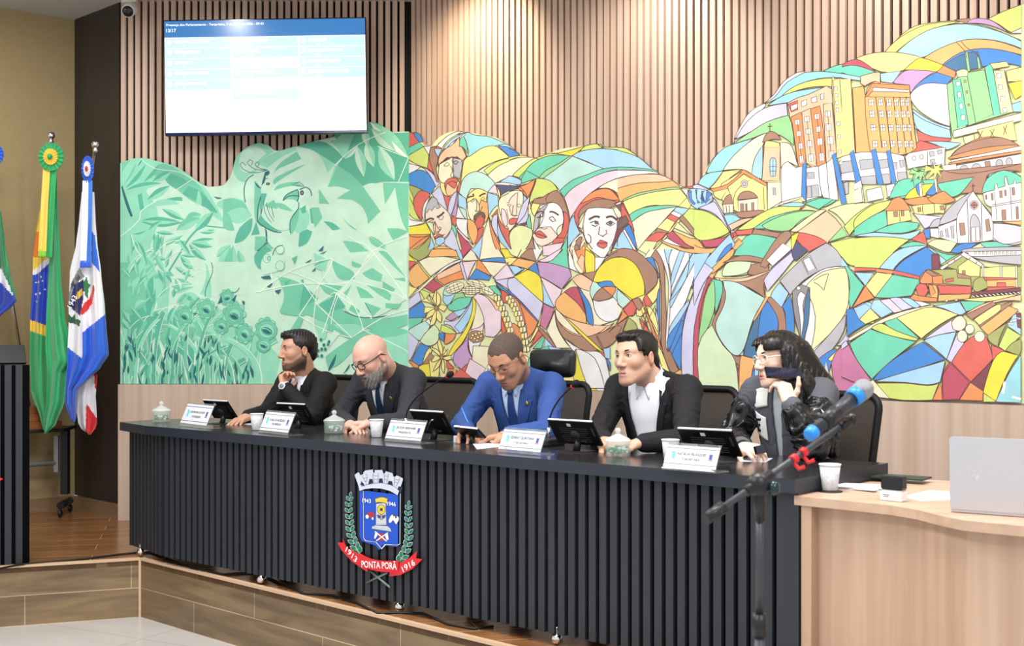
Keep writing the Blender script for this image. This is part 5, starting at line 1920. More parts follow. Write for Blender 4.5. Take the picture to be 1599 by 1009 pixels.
# ---- blonde-wood desk at the right
wt = mat('wood_desk_laminate', (198, 168, 144), .42, col2=(178, 146, 122), nscale=1, stretch=(20, 20, .8))
wtt = mat('wood_desk_top', (200, 170, 146), .38, col2=(184, 152, 128), nscale=1, stretch=(3, 22, 20))
ZW = P+.72
wd = thing('wooden_side_desk', 'light wood desk with a curved top beside the black desk', 'desk', (1.3, 4.3, 0))
fr = [(1.011, 4.524), (1.16, 4.385), (1.28, 4.265), (1.335, 4.16), (1.362, 4.04), (1.40, 3.925), (1.542, 3.801), (2.6, 2.88)]
bk = [(3.3, 3.7), (2.2, 4.75), (1.56, 5.06), (1.50, 5.07)]
MB().use(wtt).prism(fr+bk, ZW-.035, ZW).obj('desktop', parent=wd, bevel=.002)
ins = [(x+.045*.66, y+.045*.75) for x, y in fr]
mb = MB().use(wt); 
ins[0] = (1.085, 4.535)
pts = ins+[(x+.015, y+.017) for x, y in ins[::-1]]
mb.prism(pts, P, ZW-.035); mb.obj('front_panel', parent=wd)
mb = MB().use(wt); mb.prism([(1.035, 4.515), (1.065, 4.488), (1.20, 4.645), (1.17, 4.67)], P, ZW-.035); mb.obj('end_panel', parent=wd)
settle(wd, (1.3, 4.3, 0))
# ---- lectern at the left
lec = thing('lectern', 'black slatted lectern at the left edge with a red ribbon emblem', 'lectern', (0, 0, 0))
g0 = ground(47, 880, P); dlv = (ground(0, 884, P)-g0).normalized(); dlv = Vector((dlv.x, dlv.y, 0)).normalized(); nb = Vector((-dlv.y, dlv.x, 0)); nb = nb if nb.y > 0 else -nb
ZL = HC-(570-CY)/F*g0.y
mb = MB(); a = g0+dlv*.9; slatrun(mb, (a.x, a.y), (g0.x, g0.y), P+.004, ZL, .058, .036, .02, slatbm, voidm); mb.obj('slatted_front', parent=lec)
mb = MB().use(slatbm); c = g0+dlv*.45+nb*.26; M = frame(Vector((c.x, c.y, (P+ZL)/2)), -dlv, nb, (0, 0, 1)); mb.M = M; mb.box((0, 0, 0), (.9, .44, ZL-P-.004)); mb.obj('body', parent=lec)
mb = MB().use(cred); 
def onl(x, y, off=.003):
    r = (x-CX)/F; q0 = g0-nb*off; t = (r*q0.y-q0.x)/(dlv.x-r*dlv.y); return at(x, y, q0.y+dlv.y*t)
rb = [(5, 748), (-20, 738), (-60, 760), (-58, 775), (-20, 762)]; vs = [onl(x, y, .012) for x, y in rb]+[onl(x, y, 0) for x, y in rb]
mb.add(vs, [(0, 1, 2, 3, 4), (9, 8, 7, 6, 5)]+[(i, (i+1) % 5, 5+(i+1) % 5, 5+i) for i in range(5)]); mb.obj('ribbon_emblem', parent=lec)
settle(lec, (g0.x, g0.y, P))
mon = thing('monitor', 'black flat monitor lying back on top of the left lectern', 'monitor', (0, 0, 0))
c = g0+dlv*.23+nb*.10; mb = MB().use(mat('black_plastic', (22, 22, 25), .35)); M = frame(Vector((c.x, c.y, ZL+.058)), -dlv, (nb*math.cos(.5)+Vector((0, 0, 1))*math.sin(.5)*-0).normalized(), (0, 0, 1)) @ Matrix.Rotation(.9, 4, 'X')
mb.M = M; mb.box((0, .0, 0), (.44, .13, .02)); mb.obj('case', parent=mon, bevel=.004)
mb = MB().use(cwhite); mb.M = M; mb.box((.03, -.0, -.0115), (.03, .03, .001)); mb.obj('sticker', parent=mon); mb = MB().use(cwhite); mb.M = M; mb.box((.19, -.01, -.0115), (.012, .05, .001)); mb.obj('label', parent=mon)
mb = MB().use(MATS['black_plastic']); mb.M = frame(Vector((c.x, c.y+.05, ZL+.012)), -dlv, nb, (0, 0, 1)); mb.box((0, 0, 0), (.2, .16, .022)); mb.obj('stand', parent=mon)
settle(mon, (c.x, c.y, ZL))
# ---- television
tv = thing('television', 'large wall-mounted television showing a blue and white attendance list', 'television', (0, 0, 0))
YT = 8.62; cc = at(414.5, 119.5, YT); W_ = 316/F*YT; H_ = 181/F*YT
M = Matrix.Translation(cc) @ Matrix.Rotation(math.radians(.9), 4, 'Y').inverted() @ frame((0, 0, 0), (1, 0, 0), (0, 0, 1), (0, -1, 0))
blk = mat('tv_bezel', (16, 16, 22), .2)
mb = MB().use(blk); mb.M = M; mb.box((0, 0, -.025), (W_, H_, .05)); mb.obj('case', parent=tv, bevel=.004)
mb = MB().use(blk); mb.box((cc.x, (YT+.05+YL+.0025)/2, cc.z), (.3, YL+.0025-YT-.05, .3)); mb.obj('wall_mount', parent=tv)
def em(name, c, e):
    m_ = mat(name, c, .3, emit=e); m_.node_tree.nodes['Principled BSDF'].inputs['Base Color'].default_value = (0, 0, 0, 1); return m_
sw = em('screen_white', (250, 252, 255), 1.05); sb = em('screen_blue', (62, 132, 200), .75); sc_ = em('screen_cyan', (196, 250, 250), .95)
x0, x1, y1_, y0_ = -W_/2+.006, W_/2-.006, H_/2-.008, -H_/2+.02
def bx(mb, m, u0, v0, u1, v1, z): mb.use(m).add([M @ Vector(p_) for p_ in ((x0+(x1-x0)*u0, y1_-(y1_-y0_)*v1, z), (x0+(x1-x0)*u1, y1_-(y1_-y0_)*v1, z), (x0+(x1-x0)*u1, y1_-(y1_-y0_)*v0, z), (x0+(x1-x0)*u0, y1_-(y1_-y0_)*v0, z))], [(0, 1, 2, 3)])
mb = MB(); bx(mb, sw, 0, 0, 1, 1, .0006); bx(mb, sb, 0, 0, 1, .148, .0010)
rows = [(0, [0, 1, 2, 3, 4]), (1, [0, 1, 3, 5]), (2, [0, 1, 2, 3])]
for ci, rr in rows:
    for r_ in rr:
        u = (.003, .338, .672)[ci]; v = .155+r_*.094; bx(mb, sc_, u, v, u+.325, v+.086, .0010)
        bx(mb, sw, u+.043, v+.018, u+.043+(.18, .13, .09, .17, .16, .2)[(r_+ci) % 6], v+.042, .0014); bx(mb, sw, u+.085, v+.062, u+.10, v+.074, .0014)
        bx(mb, sw, u+.01, v+.015, u+.03, v+.055, .0014)
mb.obj('screen', parent=tv)
t = MB().use(sw)
def scr_text(s, u0, u1, v, h_):
    tt = MB(); text_mb(tt, s, 1, Matrix(), 0, bold=.015); xs = [k[0] for k in tt.v]; ys = [k[1] for k in tt.v]
    ax, bx_ = min(xs), max(xs); ay, by = min(ys), max(ys); Wd = (u1-u0)*(x1-x0)
    t.add([M @ Vector((x0+(x1-x0)*u0+(k[0]-ax)*Wd/(bx_-ax), y1_-(y1_-y0_)*v+(k[1]-ay)*h_/(by-ay), .0016)) for k in tt.v], tt.f)
scr_text('Presença dos Parlamentares - Terça-feira, 7 de Julho de 2026 - 09:43', .01, .495, .052, .022)
scr_text('13/17', .01, .058, .10, .024)
t.obj('screen_text', parent=tv)
mb = MB().use(mat('tv_lower_bezel', (10, 26, 80), .12)); mb.M = M; mb.box((0, -H_/2+.012, .0008), (W_-.006, .016, .0016)); mb.obj('lower_bezel', parent=tv)
settle(tv, cc)
# ---- security camera
whitep = mat('white_plastic', (232, 230, 226), .4)
sec = thing('security_camera', 'small white bullet security camera high on the slats near the dark wall', 'camera', (0, 0, 0))
b0 = at(203, 2, 8.80); c1 = at(203.5, 14, 8.72); c2 = at(196, 21, 8.55)
MB().use(whitep).box((b0.x, b0.y-.01, b0.z+.02), (.10, .06, .07)).obj('mount', parent=sec, bevel=.004)
ax = (c2-c1).normalized()
MB().use(whitep).ball(c1, .047, 20).obj('joint', parent=sec)
mb = MB().use(whitep); mb.lathe([(.0, -.06), (.04, -.055), (.044, 0), (.044, .095), (.038, .1)], 24, c1, ax, False); mb.obj('housing', parent=sec)
mb = MB().use(mat('lens_glass', (30, 32, 36), .1)); mb.lathe([(.038, .098), (.036, .103), (0, .104)], 24, c1, ax, False); mb.obj('lens', parent=sec)
settle(sec, b0)
# ---- folding table with flag stand
tb = thing('folding_table', 'small black folding table with castors beside the dark wall', 'table', (0, 0, 0))
e0 = ground(104, 807, P); e0.z = 0; back = Vector((-.10, .995, 0)).normalized(); al = Vector((do.x, do.y, 0)).normalized()
ZT = HC-(669-CY)/F*8.97
tm = mat('black_metal', (26, 26, 29), .4); gm = mat('grey_metal', (150, 150, 156), .35, .3)
mb = MB().use(tm); mb.prism([(e0+al*s+back*w_).to_tuple()[:2] for s, w_ in ((0, -.06), (1.3, -.06), (1.3, .3), (0, .3))], ZT-.022, ZT); mb.obj('table_top', parent=tb, bevel=.005)
mb = MB().use(tm); c = e0+al*.04+back*.12; mb.box((c.x, c.y, (P+.14+ZT)/2), (.05, .06, ZT-P-.16)); mb.obj('leg', parent=tb)
mb = MB().use(gm); mb.box((c.x-.055, c.y-.02, ZT-.19), (.03, .03, .26)); mb.obj('lock_rail', parent=tb)
mb = MB().use(gm); z_ = HC-(725-CY)/F*8.97; p1 = c-Vector((.05, .01, 0)); p2 = c+al*1.1; mb.tube([(p1.x, p1.y, z_), (p2.x, p2.y, z_)], .018, 8); mb.obj('cross_bar', parent=tb)
mb = MB().use(tm); f0 = c-back*.14; f1 = c+back*.14; mb.tube([(f0.x, f0.y, P+.085), (f1.x, f1.y, P+.085)], .028, 8); mb.obj('foot', parent=tb)
for f_ in (f0, f1): MB().use(tm).ball((f_.x, f_.y, P+.03), (.018, .03, .03), 14).obj('castor', parent=tb)
settle(tb, (c.x, c.y, P))
bm = mat('flag_base_wood', (150, 92, 52), .35, col2=(120, 70, 38), nscale=3, stretch=(2, 2, 20))
fb = thing('wooden_flag_holder', 'stepped wooden flag holder standing on the small black table', 'flag stand', (0, 0, 0))
bc = e0+al*.42+back*.12
for k, (w_, h0, h1) in enumerate(((.62, 0, .055), (.5, .055, .11), (.4, .11, .16))):
    mb = MB().use(bm); mb.M = frame(Vector((bc.x, bc.y, ZT+(h0+h1)/2)), -al, (al.y, -al.x, 0), (0, 0, 1)); mb.box((0, 0, 0), (w_, .26-.05*k, h1-h0-.001)); mb.obj('step', parent=fb, bevel=.003)
settle(fb, (bc.x, bc.y, ZT))
# ---- flags
satin = mat('flag_satin', (255, 255, 255), .42, attr='paint', sheen=.3)
def inside(x, y, pl):
    c_ = False; j = len(pl)-1
    for i in range(len(pl)):
        if (pl[i][1] > y) != (pl[j][1] > y) and x < (pl[j][0]-pl[i][0])*(y-pl[i][1])/(pl[j][1]-pl[i][1])+pl[i][0]: c_ = not c_
        j = i
    return c_
def drape(rows, base, polys, Y, folds, amp, par, name='cloth', ph=0, nu=26, step=1.6, twist=0):
    mbx = MB().use(satin); ys = []; y = rows[0][0]
    while y < rows[-1][0]: ys.append(y); y += step
    ys.append(rows[-1][0]); g = []; pxl = []
    for y in ys:
        for i in range(len(rows)-1):
            if rows[i][0] <= y <= rows[i+1][0]: break
        a, b = rows[i], rows[i+1]; t = (y-a[0])/max(b[0]-a[0], 1e-6); t = t*t*(3-2*t)*.4+t*.6
        xl = a[1]+(b[1]-a[1])*t; xr = a[2]+(b[2]-a[2])*t; row = []
        for k in range(nu+1):
            u = k/nu; x = xl+(xr-xl)*u; hh = (y-rows[0][0])/(rows[-1][0]-rows[0][0]); am = amp*min(1, .25+hh*1.4)
            dy = am*math.sin(u*folds*2*PI+ph+hh*twist)+am*.4*math.sin(u*folds*4.3*PI+hh*5+ph)
            row.append((x, y, Y+dy))
        g.append(row)
    vs = [at(*p_) for r_ in g for p_ in r_]; b0_ = len(mbx.v); n1 = nu+1
    for v in vs: mbx.v.append(tuple(v))
    pls = [(c_, pts) for c_, pts in polys]
    for j in range(len(g)-1):
        for k in range(nu):
            x = (g[j][k][0]+g[j+1][k+1][0])/2; y = (g[j][k][1]+g[j+1][k+1][1])/2; col = base
            for c_, pts in pls:
                if inside(x, y, pts): col = c_
            mbx.f.append((j*n1+k, (j+1)*n1+k, (j+1)*n1+k+1, j*n1+k+1)); mbx.mi.append(0); mbx.sm.append(True); mbx.col.append(lin(col))
    o = mbx.obj(name, parent=par); s_ = o.modifiers.new('t', 'SOLIDIFY'); s_.thickness = .003; return o
def rosette(cx_, cy_, rx, ry, Y, cols, par):
    mbx = MB(); c0_ = at(cx_, cy_, Y); k_ = Y/F
    for r_, col, dz in ((1, cols[0], 0), (.58, cols[1], -.012), (.2, cols[2], -.024)):
        mbx.use(mat('satin_%d_%d_%d' % col, col, .4, sheen=.3)); n = 36; vs = []
        for j, rr in enumerate((.12, r_)):
            for i in range(n):
                a = 2*PI*i/n; wv = (.006 if i % 2 else -.006)*j; vs.append((c0_.x+rx*k_*rr*math.cos(a), c0_.y+dz+wv, c0_.z+ry*k_*rr*math.sin(a)))
        vs2 = [(v[0], v[1]+.01, v[2]) for v in vs]
        mbx.add(vs+vs2, [(i, (i+1) % n, n+(i+1) % n, n+i) for i in range(n)]+[(2*n+i, 2*n+(i+1) % n, 3*n+(i+1) % n, 3*n+i) for i in range(n)]+[(n+i, n+(i+1) % n, 3*n+(i+1) % n, 3*n+i) for i in range(n)])
    mbx.use(mat('satin_%d_%d_%d' % cols[2], cols[2], .4)).ball(c0_+Vector((0, -.02, 0)), (rx*k_*.2, .02, ry*k_*.2), 12)
    mbx.obj('rosette', parent=par)
GRN = (46, 168, 98); YEL = (240, 205, 70); BLU = (28, 70, 190); WHT = (236, 236, 242)
def pole(f, b, Yf, Yb, par):
    a = at(f[0], f[1], Yf); c_ = at(b[0], b[1], Yb); mbx = MB().use(chrome); mbx.tube([a, c_], .0125, 12); mbx.obj('pole', parent=par)
    mbx = MB().use(chrome); mbx.ball(a+Vector((0, 0, .01)), .028, 20); mbx.lathe([(.016, -.05), (.02, -.03), (.014, -.01)], 16, a); mbx.obj('finial', parent=par); return c_
fl1 = thing('flag', 'green and yellow satin flag with a blue starred disc and green rosette', 'flag', (0, 0, 0), group='flags on the wooden base')
bb = at(62, 662, 9.12)
pole((79.5, 214), (66, 652), 8.92, 9.12, fl1)
stars = [(YEL, [(40, 300), (90, 300), (90, 430), (40, 430)]), ((236, 130, 40), [(50, 362), (62, 362), (60, 402), (50, 402)]), (WHT, [(50, 424), (76, 402), (80, 410), (58, 432), (50, 436)]), (BLU, [(40, 432), (58, 428), (78, 410), (78, 512), (40, 500)]), (YEL, [(40, 497), (80, 511), (80, 528), (40, 514)])]
for sx, sy in ((56, 441), (60, 440), (66, 439), (56, 460), (62, 458), (57, 471), (64, 432), (70, 452)): stars.append((WHT, [(sx-1.6, sy), (sx, sy-2), (sx+1.6, sy), (sx, sy+2)]))
drape([(330, 62, 77), (370, 56, 77), (400, 52, 77), (440, 51, 77), (500, 47, 76), (560, 47, 76), (610, 49, 78), (655, 64, 77), (672, 68, 73)], GRN, stars, 8.80, 1.6, .03, fl1)
drape([(262, 76, 88), (350, 78, 91), (390, 78, 93), (440, 75, 95), (494, 72, 101), (540, 71, 112), (563, 73, 119), (566, 73, 118), (582, 75, 104), (626, 73, 101), (662, 69, 87), (677, 70, 72)], (56, 176, 112), [], 8.72, 1.3, .035, fl1, ph=1)
drape([(264, 67, 78), (330, 63, 75), (393, 60, 72)], (246, 214, 92), [], 8.655, .8, .008, fl1, 'ribbon', nu=8)
drape([(264, 78, 88), (330, 75, 85), (402, 71, 81)], (50, 176, 100), [], 8.66, .8, .010, fl1, 'ribbon', nu=8)
drape([(390, 60, 72), (402, 60, 72)], (150, 210, 70), [], 8.653, 3, .006, fl1, 'fringe', nu=14, step=3)
rosette(79.5, 245, 19.5, 22, 8.64, (GRN, YEL, GRN), fl1)
settle(fl1, bb)
fl2 = thing('flag', 'blue and white satin flag with a town crest and blue rosette', 'flag', (0, 0, 0), group='flags on the wooden base')
bb2 = at(75, 655, 9.02)
pole((149, 228), (88, 652), 8.78, 9.02, fl2)
drape([(585, 118, 152), (620, 118, 149), (640, 119, 150), (660, 122, 151), (668, 126, 149), (679, 138, 141)], (226, 226, 232), [((200, 30, 40), [(135, 630), (152, 655), (152, 690), (133, 690)]), ((200, 30, 40), [(147, 580), (153, 580), (153, 610), (148, 606)])], 8.735, 1.2, .02, fl2, ph=2)
emb = [(WHT, [(90, 300), (175, 300), (175, 482), (128, 520), (128, 560), (90, 530)]), ((40, 110, 225), [(143, 360), (148, 368), (156, 425), (143, 410)]),
       ((130, 135, 135), [(105, 470), (112, 440), (124, 418), (132, 432), (122, 440), (113, 468)]), ((60, 64, 70), [(110, 445), (114, 438), (117, 444), (112, 452)]), ((60, 64, 70), [(118, 436), (122, 428), (126, 434), (121, 440)]),
       ((16, 22, 96), [(107, 478), (116, 445), (131, 436), (130, 466), (125, 493)]), ((230, 190, 60), [(117, 466), (121, 456), (129, 450), (129, 460), (121, 468)]),
       ((214, 34, 44), [(125, 488), (131, 474), (140, 466), (146, 444), (148, 450), (144, 474), (136, 486), (127, 493)]), ((26, 120, 60), [(131, 440), (135, 432), (138, 442), (142, 446), (138, 452), (137, 466), (133, 462), (131, 452)]),
       ((16, 90, 50), [(103, 494), (107, 490), (112, 496), (118, 490), (118, 498), (126, 500), (124, 510), (116, 506), (108, 504)])]
drape([(300, 128, 147), (343, 124, 149), (380, 119, 152), (425, 109, 158), (481, 107, 164), (507, 107, 166), (554, 105, 170), (575, 105, 157), (590, 104, 141), (608, 103, 121), (631, 103, 120), (650, 109, 119), (659, 114, 117)], (38, 96, 214), emb, 8.66, 2.1, .022, fl2, ph=.6, nu=44)
tt = MB().use(cwhite); text_mb(tt, '1943', .05, frame(at(113, 472, 8.622), Vector((.45, 0, .9)), Vector((-.9, 0, .45)), (0, -1, 0)), 0, bold=.0005); tt.obj('crest_year', parent=fl2)
drape([(282, 129, 138), (343, 127, 137), (410, 125, 135)], (238, 240, 246), [], 8.60, .6, .006, fl2, 'ribbon', nu=8)
drape([(282, 137, 144), (343, 136, 143), (410, 135, 142)], (60, 130, 226), [], 8.602, .6, .008, fl2, 'ribbon', nu=8)
drape([(407, 125, 142), (418, 125, 142)], (40, 100, 220), [], 8.598, 3, .005, fl2, 'fringe', nu=14, step=3)
rosette(136.5, 264, 9.5, 21, 8.60, ((40, 100, 214), (240, 240, 244), (196, 26, 60)), fl2)
settle(fl2, bb2)
fl3 = thing('flag', 'green, white and blue satin flag at the left edge of the picture', 'flag', (0, 0, 0), group='flags on the wooden base')
bb3 = at(48, 656, 8.95)
pole((-21, 232), (48, 650), 8.72, 8.95, fl3)
drape([(330, -18, 2), (380, -24, 8), (430, -30, 17), (455, -34, 24), (470, -38, 26), (478, -38, 20), (492, -38, 3), (505, -38, -20)], (28, 60, 170), [((40, 130, 80), [(-60, 300), (5, 300), (30, 480), (22, 462), (5, 400), (-10, 350)]), (WHT, [(-40, 330), (-8, 350), (5, 400), (20, 462), (0, 440), (-40, 440)]), ((40, 130, 80), [(-60, 300), (0, 300), (12, 380), (34, 480), (24, 466), (2, 420), (-60, 400)])], 8.62, 2, .03, fl3)
rosette(-12, 241, 17, 18, 8.60, ((40, 100, 214), (240, 240, 244), (240, 240, 244)), fl3)
settle(fl3, bb3)
# ================================================================ implicit surfaces: smooth blends of limbs, meshed as one skin
def V3(*a): return np.array(a, dtype=np.float64)
def nz_(v): v = np.asarray(v, float); return v/np.linalg.norm(v)
class Sdf:
    def __init__(s, fr=None): s.p = []; s.fr = fr if fr is not None else (np.zeros(3), np.eye(3)); s.noise = None
    def w(s, q): return s.fr[0]+s.fr[1] @ np.asarray(q, float)
    def wr(s, R=None): return s.fr[1] if R is None else s.fr[1] @ R
    def cone(s, a, b, ra, rb, k=.01, op=1, flat=None, world=False):
        if not world: a, b = s.w(a), s.w(b)
        a = np.asarray(a, float); b = np.asarray(b, float); fl = None
        if flat is not None: ax = flat[0] if world else s.fr[1] @ np.asarray(flat[0], float); fl = (nz_(ax), flat[1])
        s.p.append(('c', a, b, ra, rb, k, op, fl, (a+b)/2, np.linalg.norm(b-a)/2+max(ra, rb))); return s
    def ell(s, c, r, k=.01, op=1, R=None, world=False):
        if not world: c = s.w(c); R = s.wr(R)
        R = np.eye(3) if R is None else R
        s.p.append(('e', np.asarray(c, float), R, np.asarray(r, float), 0, k, op, None, np.asarray(c, float), max(r))); return s
    def planes(s, pl, k=.006, op=-1, world=False):       # convex region n.p < off
        o = []
        for n_, off in pl:
            n_ = nz_(n_); 
            if not world: nw = s.fr[1] @ n_; off = off+float(nw @ s.fr[0]); n_ = nw
            o.append((n_, off))
        s.p.append(('p', o, 0, 0, 0, k, op, None, None, 1e9)); return s
    def box(s, c, hf, rd, k=.01, op=1, R=None, world=False):
        if not world: c = s.w(c); R = s.wr(R)
        s.p.append(('b', np.asarray(c, float), R, np.asarray(hf, float)-rd, rd, k, op, None, np.asarray(c, float), float(np.linalg.norm(hf)))); return s
    @staticmethod
    def one(q, X):
        t = q[0]
        if t == 'c':
            a, b = q[1], q[2]; P_ = X-a; ba = b-a; sc = 1.0
            if q[7] is not None: ax, f_ = q[7]; P_ = P_+np.outer(P_ @ ax, ax)*(1/f_-1); ba = ba+ax*(ba @ ax)*(1/f_-1); sc = .85
            h_ = np.clip((P_ @ ba)/max(ba @ ba, 1e-12), 0, 1); d_ = P_-h_[:, None]*ba
            return (np.sqrt((d_*d_).sum(1))-(q[3]+(q[4]-q[3])*h_))*sc
        if t == 'e':
            P_ = (X-q[1]) @ q[2]; a = P_/q[3]; k0 = np.sqrt((a*a).sum(1)); a2 = P_/(q[3]*q[3]); k1 = np.sqrt((a2*a2).sum(1))+1e-9
            return k0*(k0-1)/k1
        if t == 'b':
            P_ = np.abs((X-q[1]) @ q[2])-q[3]; o = np.maximum(P_, 0); return np.sqrt((o*o).sum(1))+np.minimum(P_.max(1), 0)-q[4]
        return np.max([X @ n_-off for n_, off in q[1]], axis=0)
    def ev(s, X, prims=None):
        d = None
        for q in (prims if prims is not None else s.p):
            e = s.one(q, X); k = q[5]
            if d is None: d = e if q[6] > 0 else np.full(len(X), 1.0); 
            elif q[6] == 1: h_ = np.maximum(k-np.abs(d-e), 0)/k if k > 0 else 0; d = np.minimum(d, e)-h_*h_*k*.25
            elif q[6] == -1: h_ = np.maximum(k-np.abs(d+e), 0)/k; d = np.maximum(d, -e)+h_*h_*k*.25
            else: h_ = np.maximum(k-np.abs(d-e), 0)/k; d = np.maximum(d, e)+h_*h_*k*.25
        if s.noise is not None: d = d+s.noise(X)
        return d
    def cull(s, c, R):
        out = []
        for q in s.p:
            if q[0] == 'p' or q[6] == 2: out.append(q); continue
            if np.linalg.norm(c-q[8]) < R+q[9]+q[5]+.02: out.append(q)
        return out if any(q[6] == 1 for q in out) else []
    def mesh(s, h=.003, pad=.012, lo=None, hi=None):
        if lo is None:
            cs = [(q[8], q[9]) for q in s.p if q[0] != 'p' and q[6] > 0]; lo = np.min([c-r for c, r in cs], axis=0)-pad; hi = np.max([c+r for c, r in cs], axis=0)+pad
        B = 16; nb = np.ceil((hi-lo)/(h*B)).astype(int); n = nb*B+1; G = np.full(n, 1.0, np.float32)
        g = np.arange(B+1)*h; L3 = np.stack(np.meshgrid(g, g, g, indexing='ij'), -1).reshape(-1, 3); Rb = B*h*.87
        cen = np.stack(np.meshgrid(*[lo[i]+(np.arange(nb[i])+.5)*B*h for i in range(3)], indexing='ij'), -1).reshape(-1, 3)
        dc = s.ev(cen); idx = np.stack(np.meshgrid(*[np.arange(k) for k in nb], indexing='ij'), -1).reshape(-1, 3)
        for c, d_, (i, j, k) in zip(cen, dc, idx):
            sl = (slice(i*B, i*B+B+1), slice(j*B, j*B+B+1), slice(k*B, k*B+B+1))
            if abs(d_) > Rb*1.25+.012:
                if d_ < 0: G[sl] = -1
                continue
            pr_ = s.cull(c, Rb)
            if not pr_: continue
            G[sl] = s.ev(L3+(lo+np.array([i, j, k])*B*h), pr_).reshape(B+1, B+1, B+1)
        return nets(G, lo, h)
def nets(G, lo, h):
    S = G < 0; nx, ny, nzz = G.shape
    c = np.zeros((nx-1, ny-1, nzz-1), np.int8)
    for a in (0, 1):
        for b in (0, 1):
            for d in (0, 1): c += S[a:nx-1+a, b:ny-1+b, d:nzz-1+d]
    act = (c > 0) & (c < 8); I = np.argwhere(act); 
    if len(I) == 0: return np.zeros((0, 3)), np.zeros((0, 4), int)
    vid = np.full(act.shape, -1, np.int64); vid[act] = np.arange(len(I)); pos = np.zeros((len(I), 3)); cnt = np.zeros(len(I))
    cor = [np.array((a, b, d)) for a in (0, 1) for b in (0, 1) for d in (0, 1)]
    val = [G[I[:, 0]+q[0], I[:, 1]+q[1], I[:, 2]+q[2]] for q in cor]
    for i in range(8):
        for j in range(i+1, 8):
            if np.abs(cor[i]-cor[j]).sum() == 1:
                m = (val[i] < 0) != (val[j] < 0); t = np.where(m, val[i]/np.where(m, val[i]-val[j], 1), 0)
                pos += np.where(m[:, None], cor[i]+(cor[j]-cor[i])*t[:, None], 0); cnt += m
    pos = (I+pos/np.maximum(cnt, 1)[:, None])*h+lo; F_ = []
    for ax in range(3):
        o1, o2 = (ax+1) % 3, (ax+2) % 3; sl = [slice(None)]*3; sl2 = [slice(None)]*3; sl[ax] = slice(0, G.shape[ax]-1); sl2[ax] = slice(1, None)
        e = S[tuple(sl)] != S[tuple(sl2)]; E = np.argwhere(e); E = E[(E[:, o1] > 0) & (E[:, o2] > 0) & (E[:, o1] < G.shape[o1]-1) & (E[:, o2] < G.shape[o2]-1)]
        inn = S[E[:, 0], E[:, 1], E[:, 2]]; q = []
        for d1, d2 in ((1, 1), (0, 1), (0, 0), (1, 0)):
            c_ = E.copy(); c_[:, o1] -= d1; c_[:, o2] -= d2; q.append(vid[c_[:, 0], c_[:, 1], c_[:, 2]])
        q = np.stack(q, 1); q = np.where(inn[:, None], q, q[:, ::-1]); F_.append(q[(q >= 0).all(1)])
    return pos, np.concatenate(F_)
def np_obj(name, v, f, m, parent=None, col=None, keep_largest=False):
    me = bpy.data.meshes.new(name); me.vertices.add(len(v)); me.vertices.foreach_set('co', np.asarray(v, np.float32).ravel())
    me.loops.add(f.size); me.loops.foreach_set('vertex_index', f.ravel().astype(np.int32)); me.polygons.add(len(f))
    me.polygons.foreach_set('loop_start', np.arange(0, f.size, 4, dtype=np.int32)); me.polygons.foreach_set('loop_total', np.full(len(f), 4, np.int32))
    me.update(calc_edges=True); me.validate(); me.polygons.foreach_set('use_smooth', np.ones(len(me.polygons), bool)); me.materials.append(m)
    if col is not None:
        a = me.color_attributes.new('paint', 'FLOAT_COLOR', 'POINT'); d = np.ones((len(v), 4), np.float32); d[:, :3] = col; a.data.foreach_set('color', d.ravel())
    o = bpy.data.objects.new(name, me); COL.objects.link(o)
    if parent: o.parent = parent
    return o
def smooth_v(v, f, it=1, lam=.5):
    for _ in range(it):
        acc = np.zeros_like(v); cn = np.zeros(len(v))
        for a, b in ((0, 1), (1, 2), (2, 3), (3, 0)):
            np.add.at(acc, f[:, a], v[f[:, b]]); np.add.at(acc, f[:, b], v[f[:, a]]); np.add.at(cn, f[:, a], 1); np.add.at(cn, f[:, b], 1)
        v = v+(acc/np.maximum(cn, 1)[:, None]-v)*lam
    return v
def ss(a, b, x): t = np.clip((x-a)/(b-a), 0, 1); return t*t*(3-2*t)
def lc(c): return np.array(lin(c))
